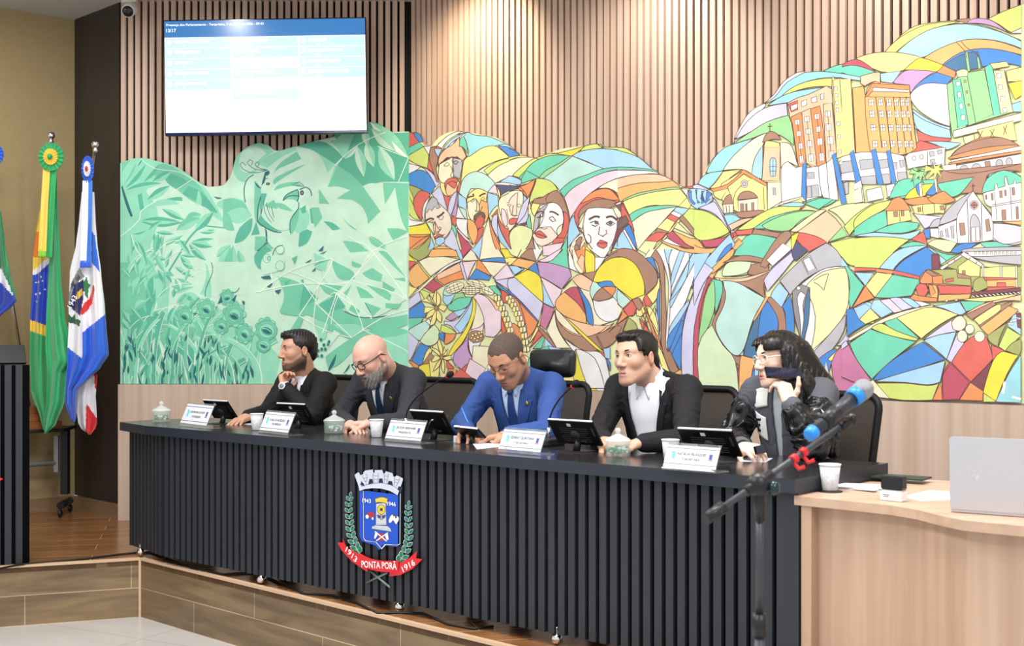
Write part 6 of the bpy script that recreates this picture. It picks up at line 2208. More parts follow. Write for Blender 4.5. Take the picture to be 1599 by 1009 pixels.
def decal(sd, org, X, Z, Fw, poly, lift, thick, m, name, par, back=.45, cuts=5, smooth=False):
    """cloth panel laid on a surface: poly in (x, z) of the body frame, pressed on along -Fw"""
    pp = smooth_poly(poly) if smooth else poly
    bm = bmesh.new(); vs = [bm.verts.new((x, z, 0)) for x, z in pp]; bm.faces.new(vs); bmesh.ops.triangulate(bm, faces=bm.faces[:])
    for _ in range(cuts):
        ed = [e for e in bm.edges if e.calc_length() > .016]
        if not ed: break
        bmesh.ops.subdivide_edges(bm, edges=ed, cuts=1); bmesh.ops.triangulate(bm, faces=bm.faces[:])
    bm.verts.ensure_lookup_table(); q = np.array([v.co[:] for v in bm.verts]); fs = [tuple(v.index for v in f.verts) for f in bm.faces]
    org = np.array(org); p0 = org+np.outer(q[:, 0], X)+np.outer(q[:, 1], Z)+Fw*back; t = np.zeros(len(p0))
    for _ in range(60): t += np.clip(sd.ev(p0-t[:, None]*Fw), -.05, .05)*.8
    t = np.minimum(t, back+.2)
    # relax depth so the panel does not fall into creases
    nb_ = [[] for _ in range(len(q))]
    for e in bm.edges: a, b = e.verts[0].index, e.verts[1].index; nb_[a].append(b); nb_[b].append(a)
    for _ in range(6): t = np.array([min(t[i], .5*t[i]+.5*np.mean(t[nb_[i]])) if nb_[i] else t[i] for i in range(len(t))])
    top = p0-(t-lift)[:, None]*Fw; bot = top-Fw*thick; n = len(top)
    bd = [(e.verts[0].index, e.verts[1].index) for e in bm.edges if len(e.link_faces) == 1]; bm.free()
    me = bpy.data.meshes.new(name); me.from_pydata([tuple(a) for a in top]+[tuple(a) for a in bot], [], fs+[tuple(n+i for i in f[::-1]) for f in fs]+[(a, b, n+b, n+a) for a, b in bd])
    bm = bmesh.new(); bm.from_mesh(me); bmesh.ops.recalc_face_normals(bm, faces=bm.faces[:]); bm.to_mesh(me); bm.free()
    me.polygons.foreach_set('use_smooth', [len(p_.vertices) == 3 for p_ in me.polygons]); me.materials.append(m); o = bpy.data.objects.new(name, me); COL.objects.link(o); o.parent = par; return o
# ---------------------------------------------------------------- anatomy
def head_frame(c, yaw, pitch, roll=0, s=1.0):
    """yaw: degrees turned to the picture's left from facing the camera; pitch: degrees looking down; roll: crown towards picture right"""
    y, p_, r = map(math.radians, (yaw, pitch, roll)); f0 = np.array((-math.sin(y), -math.cos(y), 0)); u0 = np.array((0, 0, 1.)); r0 = np.cross(f0, u0)
    f = f0*math.cos(p_)-u0*math.sin(p_); u = u0*math.cos(p_)+f0*math.sin(p_); u2 = u*math.cos(r)-r0*math.sin(r); r2_ = np.cross(f, u2)
    return (np.array(c, float), np.stack((r2_, f, u2), 1)*s)
def head_prims(sd, fr, fem=0, jaw=1.0, nose=1.0, chin=0, cheek=1.0):
    """adds a head to sd in head frame fr (columns right, forward, up; scaled)"""
    s = float(np.linalg.norm(fr[1][:, 0])); R = fr[1]/s; W = lambda x, y, z: fr[0]+fr[1] @ np.array((x, y, z))
    e = lambda c, r, k, op=1, Rl=None: sd.ell(W(*c), [q*s for q in r], k*s, op, R if Rl is None else R @ Rl, world=True)
    cn = lambda a, b, ra, rb, k, op=1: sd.cone(W(*a), W(*b), ra*s, rb*s, k*s, op, world=True)
    e((0, -.012, .040), (.0745, .094, .080), .02); e((0, .018, .018), (.066, .074, .080), .03)
    e((0, .034, -.040), (.054*jaw, .056, .070), .03)
    for x in (-1, 1):
        cn((x*.050*jaw, -.005, -.050), (x*.022, .070, -.098), .018, .016, .028)
        e((x*.040*cheek, .058, -.016), (.024, .026, .026), .02)
        cn((x*.012, .086, .034), (x*.048, .066, .034), .0085, .009, .016)
    e((0, .076, -.100-chin), (.022, .020, .018), .02)
    e((0, .074, -.068), (.030, .024, .026), .02)
    for x in (-1, 1): e((x*.032, .094, .014), (.019, .015, .013), .010, -1)
    for x in (-1, 1): e((x*.031, .0715, .0125), (.0165, .0150, .0150), .004)
    cn((0, .088, .026), (0, .112*nose, -.022), .0075, .0115, .014); e((0, .110*nose, -.027), (.0125, .012, .0105), .008)
    for x in (-1, 1): e((x*.0135, .100, -.031), (.009, .011, .008), .007)
    for x in (-1, 1): e((x*.0065, .108, -.040), (.0042, .006, .004), .004, -1)
    cn((-.017, .0905, -.0605), (.017, .0905, -.0605), .0042, .0042, .008); cn((0, .0965, -.0600), (0, .0965, -.0600), .0060, .0060, .008)
    cn((-.015, .0905, -.0725), (.015, .0905, -.0725), .0052, .0052, .008); cn((0, .0950, -.0730), (0, .0950, -.0730), .0065, .0065, .008)
    e((0, .100, -.0665), (.024, .010, .0014), .002, -1)
    for x in (-1, 1):
        Re = np.array([[math.cos(.35*x), -math.sin(.35*x), 0], [math.sin(.35*x), math.cos(.35*x), 0], [0, 0, 1]])
        e((x*.0765, -.014, -.002), (.0095, .0185, .0320), .006, 1, Re.T); e((x*.0860, -.010, .002), (.0065, .0105, .0195), .004, -1, Re.T); e((x*.080, -.004, -.004), (.005, .005, .007), .003)
def skin_col(v, fr, base, lips, beard=None, bcol=(60, 46, 40), bamt=.0, flush=.16, stache=0):
    s = float(np.linalg.norm(fr[1][:, 0])); q = (v-fr[0]) @ (fr[1]/s)/s; x, y, z = q.T; n = len(v)
    b = lc(base); c = np.tile(b, (n, 1)); red = b*np.array((1.05, .70, .62)); near = (np.sqrt((q*q).sum(1)) < .17)
    def mix(c, col, m): return c+(col-c)*m[:, None]
    ax = np.abs(x)
    c = mix(c, red, near*flush*np.exp(-(((ax-.042)/.02)**2+((z+.02)/.02)**2))*(y > .03)); c = mix(c, red, near*flush*np.exp(-((x/.015)**2+((z+.028)/.012)**2))*(y > .09))
    c = mix(c, red, near*flush*1.2*ss(.070, .078, ax)*(y < .02)*(z > -.04)*(z < .035))
    c = mix(c, b*.72, near*.28*np.exp(-(((ax-.031)/.016)**2+((z-.015)/.012)**2))*(y > .05))
    lp = near*(y > .083)*np.exp(-((ax/.021)**4))*ss(-.083, -.078, z)*(1-ss(-.056, -.053, z)); c = mix(c, lc(lips), lp*.85)
    c = mix(c, lc(lips)*.35, near*(y > .08)*(ax < .022)*np.exp(-((z+.0665)/.0013)**2)*.8)
    c = mix(c, b*.25, near*(y > .095)*np.exp(-(((ax-.0065)/.004)**2+((z+.040)/.003)**2))*.8)
    if bamt:
        line = -.030-.035*ss(.0, .07, y)+.034*ss(.015, -.02, y)
        m = (ax < .074)*ss(line+.010, line-.010, z)*(y > -.028)*ss(-.126, -.104, z)*(1-lp); m = np.where((y > .08) & (z > -.052) & (ax > .0), m*0, m)
        ms = near*(y > .08)*np.exp(-((ax/.026)**4))*ss(-.056, -.052, z)*(1-ss(-.045, -.040, z))
        c = mix(c, lc(bcol), np.clip(near*m*bamt+ms*max(bamt, stache), 0, 1))
    elif stache:
        ms = near*(y > .08)*np.exp(-((ax/.026)**4))*ss(-.057, -.053, z)*(1-ss(-.045, -.040, z)); c = mix(c, lc(bcol), ms*stache)
    return np.clip(c, 0, 1)
eyew = mat('eye_white', (226, 220, 214), .2); irism = mat('eye_iris', (34, 22, 18), .1); browm = mat('brow_hair', (26, 20, 18), .8)
def face_bits(fr, par, closed=False, brow=None, look=(0, 0), biris=None):
    s = float(np.linalg.norm(fr[1][:, 0])); W = lambda x, y, z: Vector(fr[0]+fr[1] @ np.array((x, y, z)))
    Rm = Matrix([list(r) for r in (fr[1]/s)]).to_4x4()
    for x in (-1, 1):
        if not closed:
            mb = MB().use(eyew); mb.ball(W(x*.031, .0795, .0125), (.0118*s, .0085*s, .0048*s), 16, Rm); ew = mb.obj('eye', parent=par)
            mb = MB().use(irism); mb.ball(W(x*.031+look[0], .0858, .0128+look[1]), (.0050*s, .0028*s, .0046*s), 14, Rm); mb.obj('iris', parent=ew)
            lash = [W(x*.0185, .0845, .0120), W(x*.025, .0885, .0170), W(x*.033, .0885, .0180), W(x*.041, .0835, .0150), W(x*.045, .0790, .0120)]
            MB().use(browm).tube(lash, [.0006*s, .0012*s, .0013*s, .0012*s, .0006*s], 6).obj('lashes', parent=ew)
        else:
            lash = [W(x*.0185, .0850, .0075), W(x*.026, .0878, .0050), W(x*.034, .0875, .0045), W(x*.043, .0820, .0065)]
            MB().use(browm).tube(lash, [.0006*s, .0013*s, .0014*s, .0008*s], 6).obj('lashes', parent=par)
        br = [W(x*.012, .0935, .0300), W(x*.022, .0930, .0345), W(x*.034, .0860, .0365), W(x*.046, .0760, .0330), W(x*.052, .0690, .0285)]
        MB().use(brow or browm).tube(br, [.0022*s, .0036*s, .0034*s, .0026*s, .0010*s], 8).obj('eyebrow', parent=par)
def hand(sd, wr, dr, pn, th, curls=(.3, .3, .3, .3), tc=.3, s=1.0, spread=.06, k=.004, tdir=None, splay=None):
    """wr wrist, dr direction of fingers, pn the way the palm faces, th: +1/-1 thumb on that side (cross(dr, pn)*th)"""
    wr = np.asarray(wr, float); dr = nz_(dr); pn = np.asarray(pn, float); pn = nz_(pn-dr*(pn @ dr)); sx = np.cross(dr, pn)*th; tips = []
    R = np.stack((sx, dr, pn), 1)
    sd.box(wr+dr*.050*s, (.040*s, .048*s, .0145*s), .013*s, .012, 1, R, world=True); sd.cone(wr-dr*.03, wr+dr*.02*s, .026*s, .027*s, .015, 1, (pn, .75), world=True)
    sd.ell(wr+dr*.034*s+sx*.026*s+pn*.006*s, (.018*s, .030*s, .017*s), .010, 1, R, world=True)
    segs = ((.043, .026, .021), (.047, .030, .022), (.043, .028, .022), (.034, .021, .019)); of = (.030, .0105, -.0100, -.0295); al_ = (.090, .094, .090, .081)
    for i in range(4):
        p_ = wr+dr*al_[i]*s+sx*of[i]*s; a = 0; sp = spread*(1.5-i)+(splay[i] if splay else 0); d0 = nz_(dr*math.cos(sp)+sx*math.sin(sp)); c_ = curls[i]; r0 = (.0092, .0094, .0090, .0080)[i]*s
        sd.cone(p_-dr*.03*s, p_, r0*1.05, r0*1.06, k, 1, world=True)
        for j, L_ in enumerate(segs[i]):
            cj = c_ if not isinstance(c_, (tuple, list)) else c_[j]
            a += cj; d_ = d0*math.cos(a)+pn*math.sin(a); q = p_+d_*L_*s; sd.cone(p_, q, r0*(1-.07*j), r0*(.95-.09*j), k*.7, 1, world=True); p_ = q
        tips.append(p_)
    t0 = wr+dr*.018*s+sx*.026*s+pn*.004*s; td = nz_(dr*.75+sx*.62+pn*.35) if tdir is None else nz_(tdir); p_ = t0
    for j, (L_, ra) in enumerate(((.044, .0135), (.033, .0108), (.027, .0098))):
        d_ = nz_(td+(pn*.9-sx*.9)*tc*j*.6+dr*.25*j); q = p_+d_*L_*s; sd.cone(p_, q, ra*s, ra*.88*s, .008, 1, world=True); p_ = q
    tips.append(p_); return tips
# ================================================================ people
skinm = mat('skin', (255, 255, 255), .48, attr='paint', sss=.12)
def cloth(name, col, rough=.8, n=.12, sheen=0): return mat(name, col, rough, noise=n, nscale=260, sheen=sheen, spec=.25)
shirt_w = cloth('white_shirt', (236, 238, 246), .8, .03)
HM = {}
def hairmat(name, col, rough=.42):
    m = mat(name, col, rough, noise=.35, nscale=60, stretch=(1, 1, 1), bump=.35); return m
class Fig:
    def __init__(s, nm, label, cat, nb, yaw, lean, hip, sh=(.185, -.055), g=1.0, roll=0, belly=0, bw=1.0):
        s.root = thing(nm, label, cat); y, l_ = math.radians(yaw), math.radians(lean); f = np.array((-math.sin(y), -math.cos(y), 0)); z = np.array((0, 0, 1.)); r = np.cross(f, z)
        u = z*math.cos(l_)+f*math.sin(l_); ro = math.radians(roll); u = u*math.cos(ro)+r*math.sin(ro); ft = nz_(np.cross(u, r)); r = np.cross(ft, u)
        s.nb = np.array(nb, float); s.r, s.f, s.u, s.f0 = r, ft, u, f; s.fr = (s.nb, np.stack((r, ft, u), 1)); s.hip = np.array(hip, float)
        s.SR = s.nb+r*sh[0]+u*sh[1]; s.SL = s.nb-r*sh[0]+u*sh[1]; s.g = g; s.belly = belly; s.bw = bw
    def torso(s, sd, ins=0, hip=True):
        g = s.g; b = s.bw
        sd.fr = s.fr
        sd.cone((-.105*b, -.01, -.078), (.105*b, -.01, -.078), .078-ins, .078-ins, .03)
        sd.ell((0, .012, -.20), (.178*b-ins, .118*g-ins, .20), .05)
        sd.ell((0, .025+s.belly, -.37), (.168*b*g-ins, .125*g-ins, .17), .06)
        for x in (-1, 1): sd.cone((0, -.028, -.012), (x*.155*b, -.012, -.062), .050-ins, .056-ins, .035)
        low = s.nb-s.u*.42
        if hip: sd.cone(low, s.hip, .145*g-ins, .155*g-ins, .06, flat=(s.f, .80), world=True)
    def sleeves(s, sd, arms, r=(.066, .054, .043), k=.03, cut=.93, lens=None):
        for S, E, W_ in arms:
            E = np.array(E, float); W_ = np.array(W_, float); sd.ell(S, (r[0]*1.0,)*3, .035, world=True)
            sd.cone(S, E, r[0], r[1], k, world=True); sd.cone(E, E+(W_-E)*cut, r[1]*1.0, r[2], .022, world=True)
def folds(pts, amp=.0032, base=.0009, kd=(38, 44, 62)):
    P_ = [np.array(p, float) for p in pts]; k = np.array(kd, float)
    def fn(X):
        wa = np.sin(X @ np.array((23., -31., 17.)))+np.sin(X @ np.array((-9., 27., 33.))+1)
        a = np.abs(np.sin(X @ k+2.6*wa))*2-1.2; a2 = np.sin(X @ np.array((-30., 46., 55.))+2.3*wa+1.5*np.sin(X @ np.array((51., 37., -42.))))
        w = np.full(len(X), base)
        for p in P_: w = w+amp*np.exp(-((X-p)**2).sum(1)/.011)
        return (a*.6+a2*.5)*w
    return fn
def V_open(sd, t, zv, y0=0.0): sd.planes([((1, 0, -t), t*zv/math.sqrt(1+t*t)), ((-1, 0, -t), t*zv/math.sqrt(1+t*t)), ((0, -1, 0), -y0)])
def planes_unnorm(*a): pass
def suit(F_, arms, col, shirtm, t, zv, tie=None, tiecol=(20, 24, 60), name='jacket', lapel=True, foldpts=(), h=.005, collar=True, cuffs=(1, 1), lapm=None, amp=.0032, k_extra=None):
    jm = col; jk = Sdf(F_.fr); F_.torso(jk)
    jk.fr = F_.fr; solid = Sdf(F_.fr); solid.p = list(jk.p)
    jk.cone((0, -.012, -.06), (0, .012, .14), .058, .078, .008, -1); V_open(jk, t, zv); F_.sleeves(jk, arms)
    # shoulders-to-shirt gap: hollow so the shirt shows in the opening
    jk.noise = folds([a[1] for a in arms]+[a[0]*.5+np.array(a[1])*.5 for a in arms]+list(foldpts), amp)
    v, f = jk.mesh(h); v = smooth_v(v, f, 1); np_obj(name, v, f, jm, F_.root)
    sh = Sdf(F_.fr); F_.torso(sh, .012, hip=False); base = list(sh.p)
    if collar:
        sh.cone((0, -.016, -.04), (0, .004, .034), .068, .0625, .012); sh.planes([((0, .42, 1), .030)], .006, 2)
    sh.cone((0, -.014, -.03), (0, .014, .10), .054, .056, .004, -1)
    sh.planes([((0, 0, -1), .40)], .004, 2)
    v, f = sh.mesh(.004); so = np_obj('shirt', v, f, shirtm, F_.root)
    solid_sh = Sdf(F_.fr); solid_sh.p = base
    if collar:
        for x in (-1, 1):
            decal(sh, F_.nb, F_.r, F_.u, F_.f, [(x*.003, -.022), (x*.026, -.004), (x*.044, -.002), (x*.050, -.030), (x*.034, -.074)], .004, .003, shirtm, 'collar', so)
    if tie:
        tm_ = mat('tie_%d_%d_%d' % tiecol, tiecol, .45, noise=.2, nscale=90)
        decal(solid_sh, F_.nb, F_.r, F_.u, F_.f, [(-.020, -.022), (.020, -.022), (.014, -.055), (.030, -.20), (.036, -.36), (-.036, -.36), (-.030, -.20), (-.014, -.055)], .006, .005, tm_, 'tie', F_.root)
        decal(solid_sh, F_.nb, F_.r, F_.u, F_.f, [(-.022, -.018), (.022, -.018), (.014, -.056), (-.014, -.056)], .012, .006, tm_, 'tie_knot', F_.root)
    if lapel:
        for x in (-1, 1):
            I = [(x*t*(z+zv)*1.0, z) for z in (-.035, -.09, -.15, -.22, -zv+.01)]
            outl = I+[(x*.012, -zv-.01), (x*.060, -zv*.72), (x*.110, -.135), (x*.128, -.088), (x*.098, -.088), (x*.104, -.066), (x*.088, -.028)]
            decal(solid, F_.nb, F_.r, F_.u, F_.f, outl, .004, .0035, lapm or jm, 'lapel', F_.root)
    for (S, E, W_), on in zip(arms, cuffs):
        if on:
            E = np.array(E); W_ = np.array(W_); d_ = nz_(W_-E); c = Sdf(); e = E+(W_-E)*.93; c.cone(e-d_*.03, e+d_*.012, .036, .034, .001, 1, world=True); c.cone(e-d_*.1, e+d_*.08, .029, .029, .002, -1, world=True); c.planes([(d_, float(d_ @ (e+d_*.030)))], .001, 2, world=True)
            v, f = c.mesh(.0035); np_obj('cuff', v, f, shirtm, F_.root)
    return jk, solid, solid_sh
def skin(F_, hf, arms, hands, base, lips, h=.0032, neck=.056, hk={}, ck={}):
    sd = Sdf(); head_prims(sd, hf, **hk); s = float(np.linalg.norm(hf[1][:, 0])); W = lambda x, y, z: hf[0]+hf[1] @ np.array((x, y, z))
    sd.cone(W(0, -.028, -.045), F_.nb-F_.u*.02-F_.f*.005, neck*s, neck*1.10, .03, world=True)
    sd.fr = F_.fr; sd.ell((0, 0, -.10), (.13, .07, .08), .03); sd.ell((0, .01, -.25), (.12, .08, .18), .03)
    for (S, E, W_) in arms: sd.cone(S, np.array(E), .040, .034, .02, world=True); sd.cone(np.array(E), np.array(W_), .034, .027, .02, world=True)
    for q in hands: hand(sd, **q)
    v, f = sd.mesh(h); v = smooth_v(v, f, 1, .4); c = skin_col(v, hf, base, lips, **ck); np_obj('body', v, f, skinm, F_.root, c); return sd
def hair_obj(F_, hf, build, m, h=.0035, amp=.0035, name='hair', fr_=(9, 60, 14)):
    sd = Sdf(hf); s = float(np.linalg.norm(hf[1][:, 0])); R = hf[1]/s; W = lambda x, y, z: hf[0]+hf[1] @ np.array((x, y, z))
    e = lambda c, r, k=.015, op=1, Rl=None: sd.ell(W(*c), [q*s for q in r], k*s, op, R if Rl is None else R @ Rl, world=True)
    cn = lambda a, b, ra, rb, k=.012, op=1, flat=None: sd.cone(W(*a), W(*b), ra*s, rb*s, k*s, op, flat=None if flat is None else (R @ np.array(flat[0], float), flat[1]), world=True)
    def pl(lst, k=.008, op=-1): sd.planes([(R @ nz_(n_), float((R @ nz_(n_)) @ W(*p_))) for n_, p_ in lst], k*s, op, world=True)
    build(e, cn, pl)
    def nf(X):
        q = (X-hf[0]) @ R/s; return amp*s*np.sin(q @ np.array(fr_)*6+1.5*np.sin(q @ np.array((31., 22., -27.))))*(.5+.5*np.sin(q @ np.array((41., -13., 29.))))
    sd.noise = nf; v, f = sd.mesh(h*s); np_obj(name, v, f, m, F_.root)
def trousers(F_, m, kx=.10, fwd=.44):
    f0 = np.array(F_.f0); r = np.array(F_.r); r[2] = 0; r = nz_(r); sd = Sdf()
    for x in (-1, 1):
        hp = F_.hip+r*x*.09; kn = hp+f0*fwd+r*x*kx*.5; kn[2] = P+.50; an = kn-f0*.02; an[2] = P+.09
        sd.cone(hp, kn, .098, .068, .05, world=True); sd.cone(kn, an, .068, .052, .02, world=True)
    sd.cone(F_.hip-r*.09, F_.hip+r*.09, .115, .115, .05, flat=((0, 0, 1.), .8), world=True); v, f = sd.mesh(.012); np_obj('trousers', v, f, m, F_.root)
    for x in (-1, 1):
        hp = F_.hip+r*x*.09; kn = hp+f0*fwd+r*x*kx*.5; a = kn.copy(); a[2] = P+.045; sd = Sdf(); sd.cone(a-f0*.05, a+f0*.16, .040, .038, .01, flat=((0, 0, 1.), .8), world=True); sd.planes([((0, 0, -1), -(P+.006))], .004, 2, world=True)
        v, f = sd.mesh(.010); np_obj('shoe', v, f, mat('black_shoe', (20, 18, 18), .3), F_.root)
def glasses(F_, hf, m, rim=.0022, w=.024, hgt=.017, lens=True, zc=.008, y0=.104, half=False):
    s = float(np.linalg.norm(hf[1][:, 0])); W = lambda x, y, z: Vector(hf[0]+hf[1] @ np.array((x, y, z)))
    mb = MB().use(m)
    for x in (-1, 1):
        pts = []
        for k in range(21):
            a = 2*PI*k/20; ca, sa = math.cos(a), math.sin(a); px_ = abs(ca)**.75*math.copysign(w, ca); pz = abs(sa)**.75*math.copysign(hgt, sa)
            if half and sa < -.2: pass
            pts.append(W(x*.033+px_, y0-abs(x*.033+px_)**2*3.2, zc+pz))
        mb.tube(pts, rim*s, 6, cap=False)
        tp = [W(x*.057, y0-.012, zc+.006), W(x*.074, y0-.035, zc+.007), W(x*.083, .03, zc+.008), W(x*.086, -.01, zc+.010), W(x*.084, -.035, zc-.012)]
        mb.tube(tp, [rim*s*1.1]*3+[rim*s, rim*s*.8], 6)
    mb.tube([W(-.011, y0-.001, zc+.004), W(0, y0+.003, zc+.007), W(.011, y0-.001, zc+.004)], rim*s, 6)
    root = mb.obj('glasses', parent=F_.root)
    gm_ = mat('eyeglass_lens', (250, 252, 255), .02, trans=1, ior=1.02, alpha=.25)
    for x in (-1, 1):
        mb = MB().use(gm_); n = 20; vs = []
        for k in range(n):
            a = 2*PI*k/n; ca, sa = math.cos(a), math.sin(a); px_ = abs(ca)**.75*math.copysign(w, ca); pz = abs(sa)**.75*math.copysign(hgt, sa); vs.append(W(x*.033+px_, y0-abs(x*.033+px_)**2*3.2, zc+pz))
        mb.add(vs, [tuple(range(n))]); o = mb.obj('lens', parent=root)
gold = mat('gold_pin', (226, 190, 96), .3, .8)
def pin(solid, F_, x, z):
    decal(solid, F_.nb, F_.r, F_.u, F_.f, [(x-.007, z-.009), (x+.007, z-.009), (x+.009, z+.001), (x+.003, z+.011), (x-.003, z+.011), (x-.009, z+.001)], .011, .003, gold, 'lapel_pin', F_.root)
A_ = lambda v: np.array(v, float)
def G(x, y, dz=0.0): return A_(ground(x, y, DT+dz))
def DD(x, y, d): return A_(D(x, y, d))
def E_(px_, d, dz):
    p_ = D(px_, CY+5, d); return A_((p_.x, p_.y, DT+dz))
def proj(p_): return (round(CX+F*p_[0]/p_[1]), round(CY+F*(HC-p_[2])/p_[1]))
def report(n, arms, F_):
    for S, E, W_ in arms: print(n, 'sh', proj(S), 'el', proj(E), 'wr', proj(W_), 'upper %.2f fore %.2f' % (np.linalg.norm(A_(E)-S), np.linalg.norm(A_(W_)-A_(E))))
def finish(F_): 
    c = F_.hip; settle(F_.root, (c[0], c[1], P), math.radians(0))
hairblk = hairmat('black_hair', (26, 22, 21)); hairdk = hairmat('dark_brown_hair', (38, 28, 24)); 
# ---- 1: young man in a black suit, hand at his chin
def hip_of(nb, yaw, back, z=.56):
    y = math.radians(yaw); return (nb[0]+math.sin(y)*back, nb[1]+math.cos(y)*back, P+z)
nb = DD(474, 585, .86); F1 = Fig('person', 'man in black suit and navy tie resting his chin on his hand', 'person', nb, 44, 20, hip_of(nb, 44, .20), g=.96)
hf = head_frame(DD(465.5, 548.5, .80), 60, 2, -2, 1.02)
e1R = E_(418, .70, .05); w1R = E_(386, .48, .04); e1L = E_(487, .66, .055); w1L = DD(445, 605, .62)
arms = [(F1.SR, e1R, w1R), (F1.SL, e1L, w1L)]; report(1, arms, F1)
blksuit = cloth('black_suit', (30, 29, 31), .75, .15)
jk, so, ss_ = suit(F1, arms, blksuit, shirt_w, .20, .34, True, (24, 26, 60))
mouth = hf[0]+hf[1] @ A_((0, .105, -.085))
h1 = [dict(wr=w1R, dr=E_(366, .36, .015)-w1R, pn=(0, 0, -1), th=-1, curls=(.2, .25, .3, .35)),
      dict(wr=w1L, dr=(mouth+A_((0, 0, -.02)))-w1L, pn=hf[0]-w1L+A_((0, .0, 0)), th=1, curls=((1.0, 1.2, .6), (1.1, 1.2, .6), (1.2, 1.2, .6), (1.3, 1.2, .6)), tc=.5)]
skin(F1, hf, arms, h1, (192, 146, 120), (168, 96, 86), ck=dict(bcol=(44, 30, 26), bamt=.85, stache=.8))
def hb(e, cn, pl):
    e((0, -.016, .046), (.084, .102, .085)); e((0, .038, .094), (.058, .054, .030), .02); e((.0, .072, .096), (.045, .026, .020), .015); e((0, -.075, -.01), (.062, .040, .055), .02)
    pl([((0, -1, 0), (0, .052, 0)), ((0, 0, 1), (0, 0, .074))]); pl([((0, -1, 0), (0, .022, 0)), ((0, 0, 1), (0, 0, .022))]); pl([((0, -1, 0), (0, -.032, 0)), ((0, 0, 1), (0, 0, -.012))]); pl([((0, 0, 1), (0, 0, -.075))])
hair_obj(F1, hf, hb, hairblk, amp=.004)
face_bits(hf, F1.root)
# watch
mb = MB().use(mat('white_watch', (232, 232, 236), .25)); dv = Vector(nz_(w1L-e1L)); c = Vector(w1L)+dv*.000; mb.lathe([(.0335, -.011), (.037, -.008), (.037, .008), (.0335, .011)], 24, c, dv, False)
n_ = Vector((0, -1, 0)); n_ = (n_-dv*n_.dot(dv)).normalized(); mb.lathe([(.0, .030), (.021, .034), (.021, .043), (.018, .045), (0, .045)], 24, c, n_); wo = mb.obj('wristwatch', parent=F1.root)
MB().use(mat('watch_dial', (120, 124, 132), .3)).lathe([(0, .0455), (.015, .0455), (.013, .047), (0, .047)], 20, c, n_).obj('dial', parent=wo)
trousers(F1, blksuit); finish(F1)
# ---- 2: bald man with grey beard, black glasses, looking down
nb = DD(602, 579, .86); F2 = Fig('person', 'bald man with grey beard and black glasses in charcoal suit looking down', 'person', nb, 40, 28, hip_of(nb, 40, .26), g=1.14, sh=(.195, -.06), bw=1.06)
hf = head_frame(DD(581, 560, .70), 48, 30, -4, 1.06)
e2R = E_(530, .72, .05); w2R = E_(547, .47, .035); e2L = E_(634, .66, .055); w2L = E_(581, .50, .05)
arms = [(F2.SR, e2R, w2R), (F2.SL, e2L, w2L)]; report(2, arms, F2)
gsuit = cloth('charcoal_suit', (56, 56, 62), .8, .25)
jk, so, ss_ = suit(F2, arms, gsuit, shirt_w, .19, .36, True, (26, 52, 78), cuffs=(0, 1))
h2 = [dict(wr=w2R, dr=E_(580, .40, .01)-w2R, pn=(0, 0, -1), th=-1, curls=(.25, .3, .3, .3)),
      dict(wr=w2L, dr=E_(548, .44, .045)-w2L, pn=(0, 0, -1), th=1, curls=((.4, .7, .4),)*4)]
skin(F2, hf, arms, h2, (214, 166, 148), (150, 96, 88), neck=.064, hk=dict(jaw=1.06), ck=dict(bcol=(110, 100, 96), bamt=.5, stache=.8, flush=.25))
def bd(e, cn, pl):
    e((0, .048, -.078), (.062, .056, .050)); 
    for x in (-1, 1): cn((x*.0665, -.002, -.025), (x*.050, .035, -.070), .008, .014, .02)
    e((0, .078, -.112), (.036, .028, .030), .02); cn((-.022, .099, -.052), (.022, .099, -.052), .006, .006, .006)
    e((0, .110, -.0665), (.023, .018, .0065), .004, -1); pl([((0, 0, -1), (0, 0, -.048)), ((-1, 0, 0), (-.05, 0, 0)), ((1, 0, 0), (.05, 0, 0)), ((0, -1, 0), (0, .02, 0))], .006) if False else None
    e((0, .11, -.025), (.05, .05, .026), .01, -1); pl([((0, 1, 0), (0, -.028, 0))], .004)
hair_obj(F2, hf, bd, mat('grey_beard', (150, 146, 142), .9, noise=.6, nscale=140, bump=.5), amp=.004, name='beard', fr_=(30, 40, 34))
face_bits(hf, F2.root, closed=True, brow=mat('grey_brow', (90, 80, 74), .9)); glasses(F2, hf, mat('black_frame', (14, 14, 16), .25), .0024)
pin(so, F2, -.098, -.105); trousers(F2, gsuit); finish(F2)
# ---- 3: man in blue suit writing
nb = DD(808, 586, .86); F3 = Fig('person', 'man in bright blue suit and thin glasses writing with a blue pen', 'person', nb, 36, 26, hip_of(nb, 36, .26), g=1.08, sh=(.195, -.06), bw=1.05)
hf = head_frame(DD(793, 562, .70), 34, 36, -3, 1.07)
e3R = E_(722, .70, .05); w3R = E_(730, .42, .045); e3L = E_(856, .64, .055); w3L = E_(793, .48, .04)
arms = [(F3.SR, e3R, w3R), (F3.SL, e3L, w3L)]; report(3, arms, F3)
bsuit = cloth('blue_suit', (56, 84, 150), .72, .14); bshirt = cloth('pale_blue_shirt', (196, 216, 244), .8, .04)
jk, so, ss_ = suit(F3, arms, bsuit, bshirt, .20, .36, True, (40, 66, 130))
h3 = [dict(wr=w3R, dr=E_(752, .32, .02)-w3R, pn=(-.2, -.3, -1), th=-1, curls=((.5, .7, .4), (.6, .8, .4), (.7, .8, .4), (.8, .8, .4)), tc=.5),
      dict(wr=w3L, dr=E_(757, .42, .02)-w3L, pn=(0, 0, -1), th=1, curls=((.5, .6, .4), (.5, .7, .4), (.6, .7, .4), (.6, .7, .4)))]
skin(F3, hf, arms, h3, (188, 138, 110), (150, 92, 84), neck=.062, hk=dict(jaw=1.04), ck=dict(bcol=(70, 54, 48), bamt=.28, stache=.5))
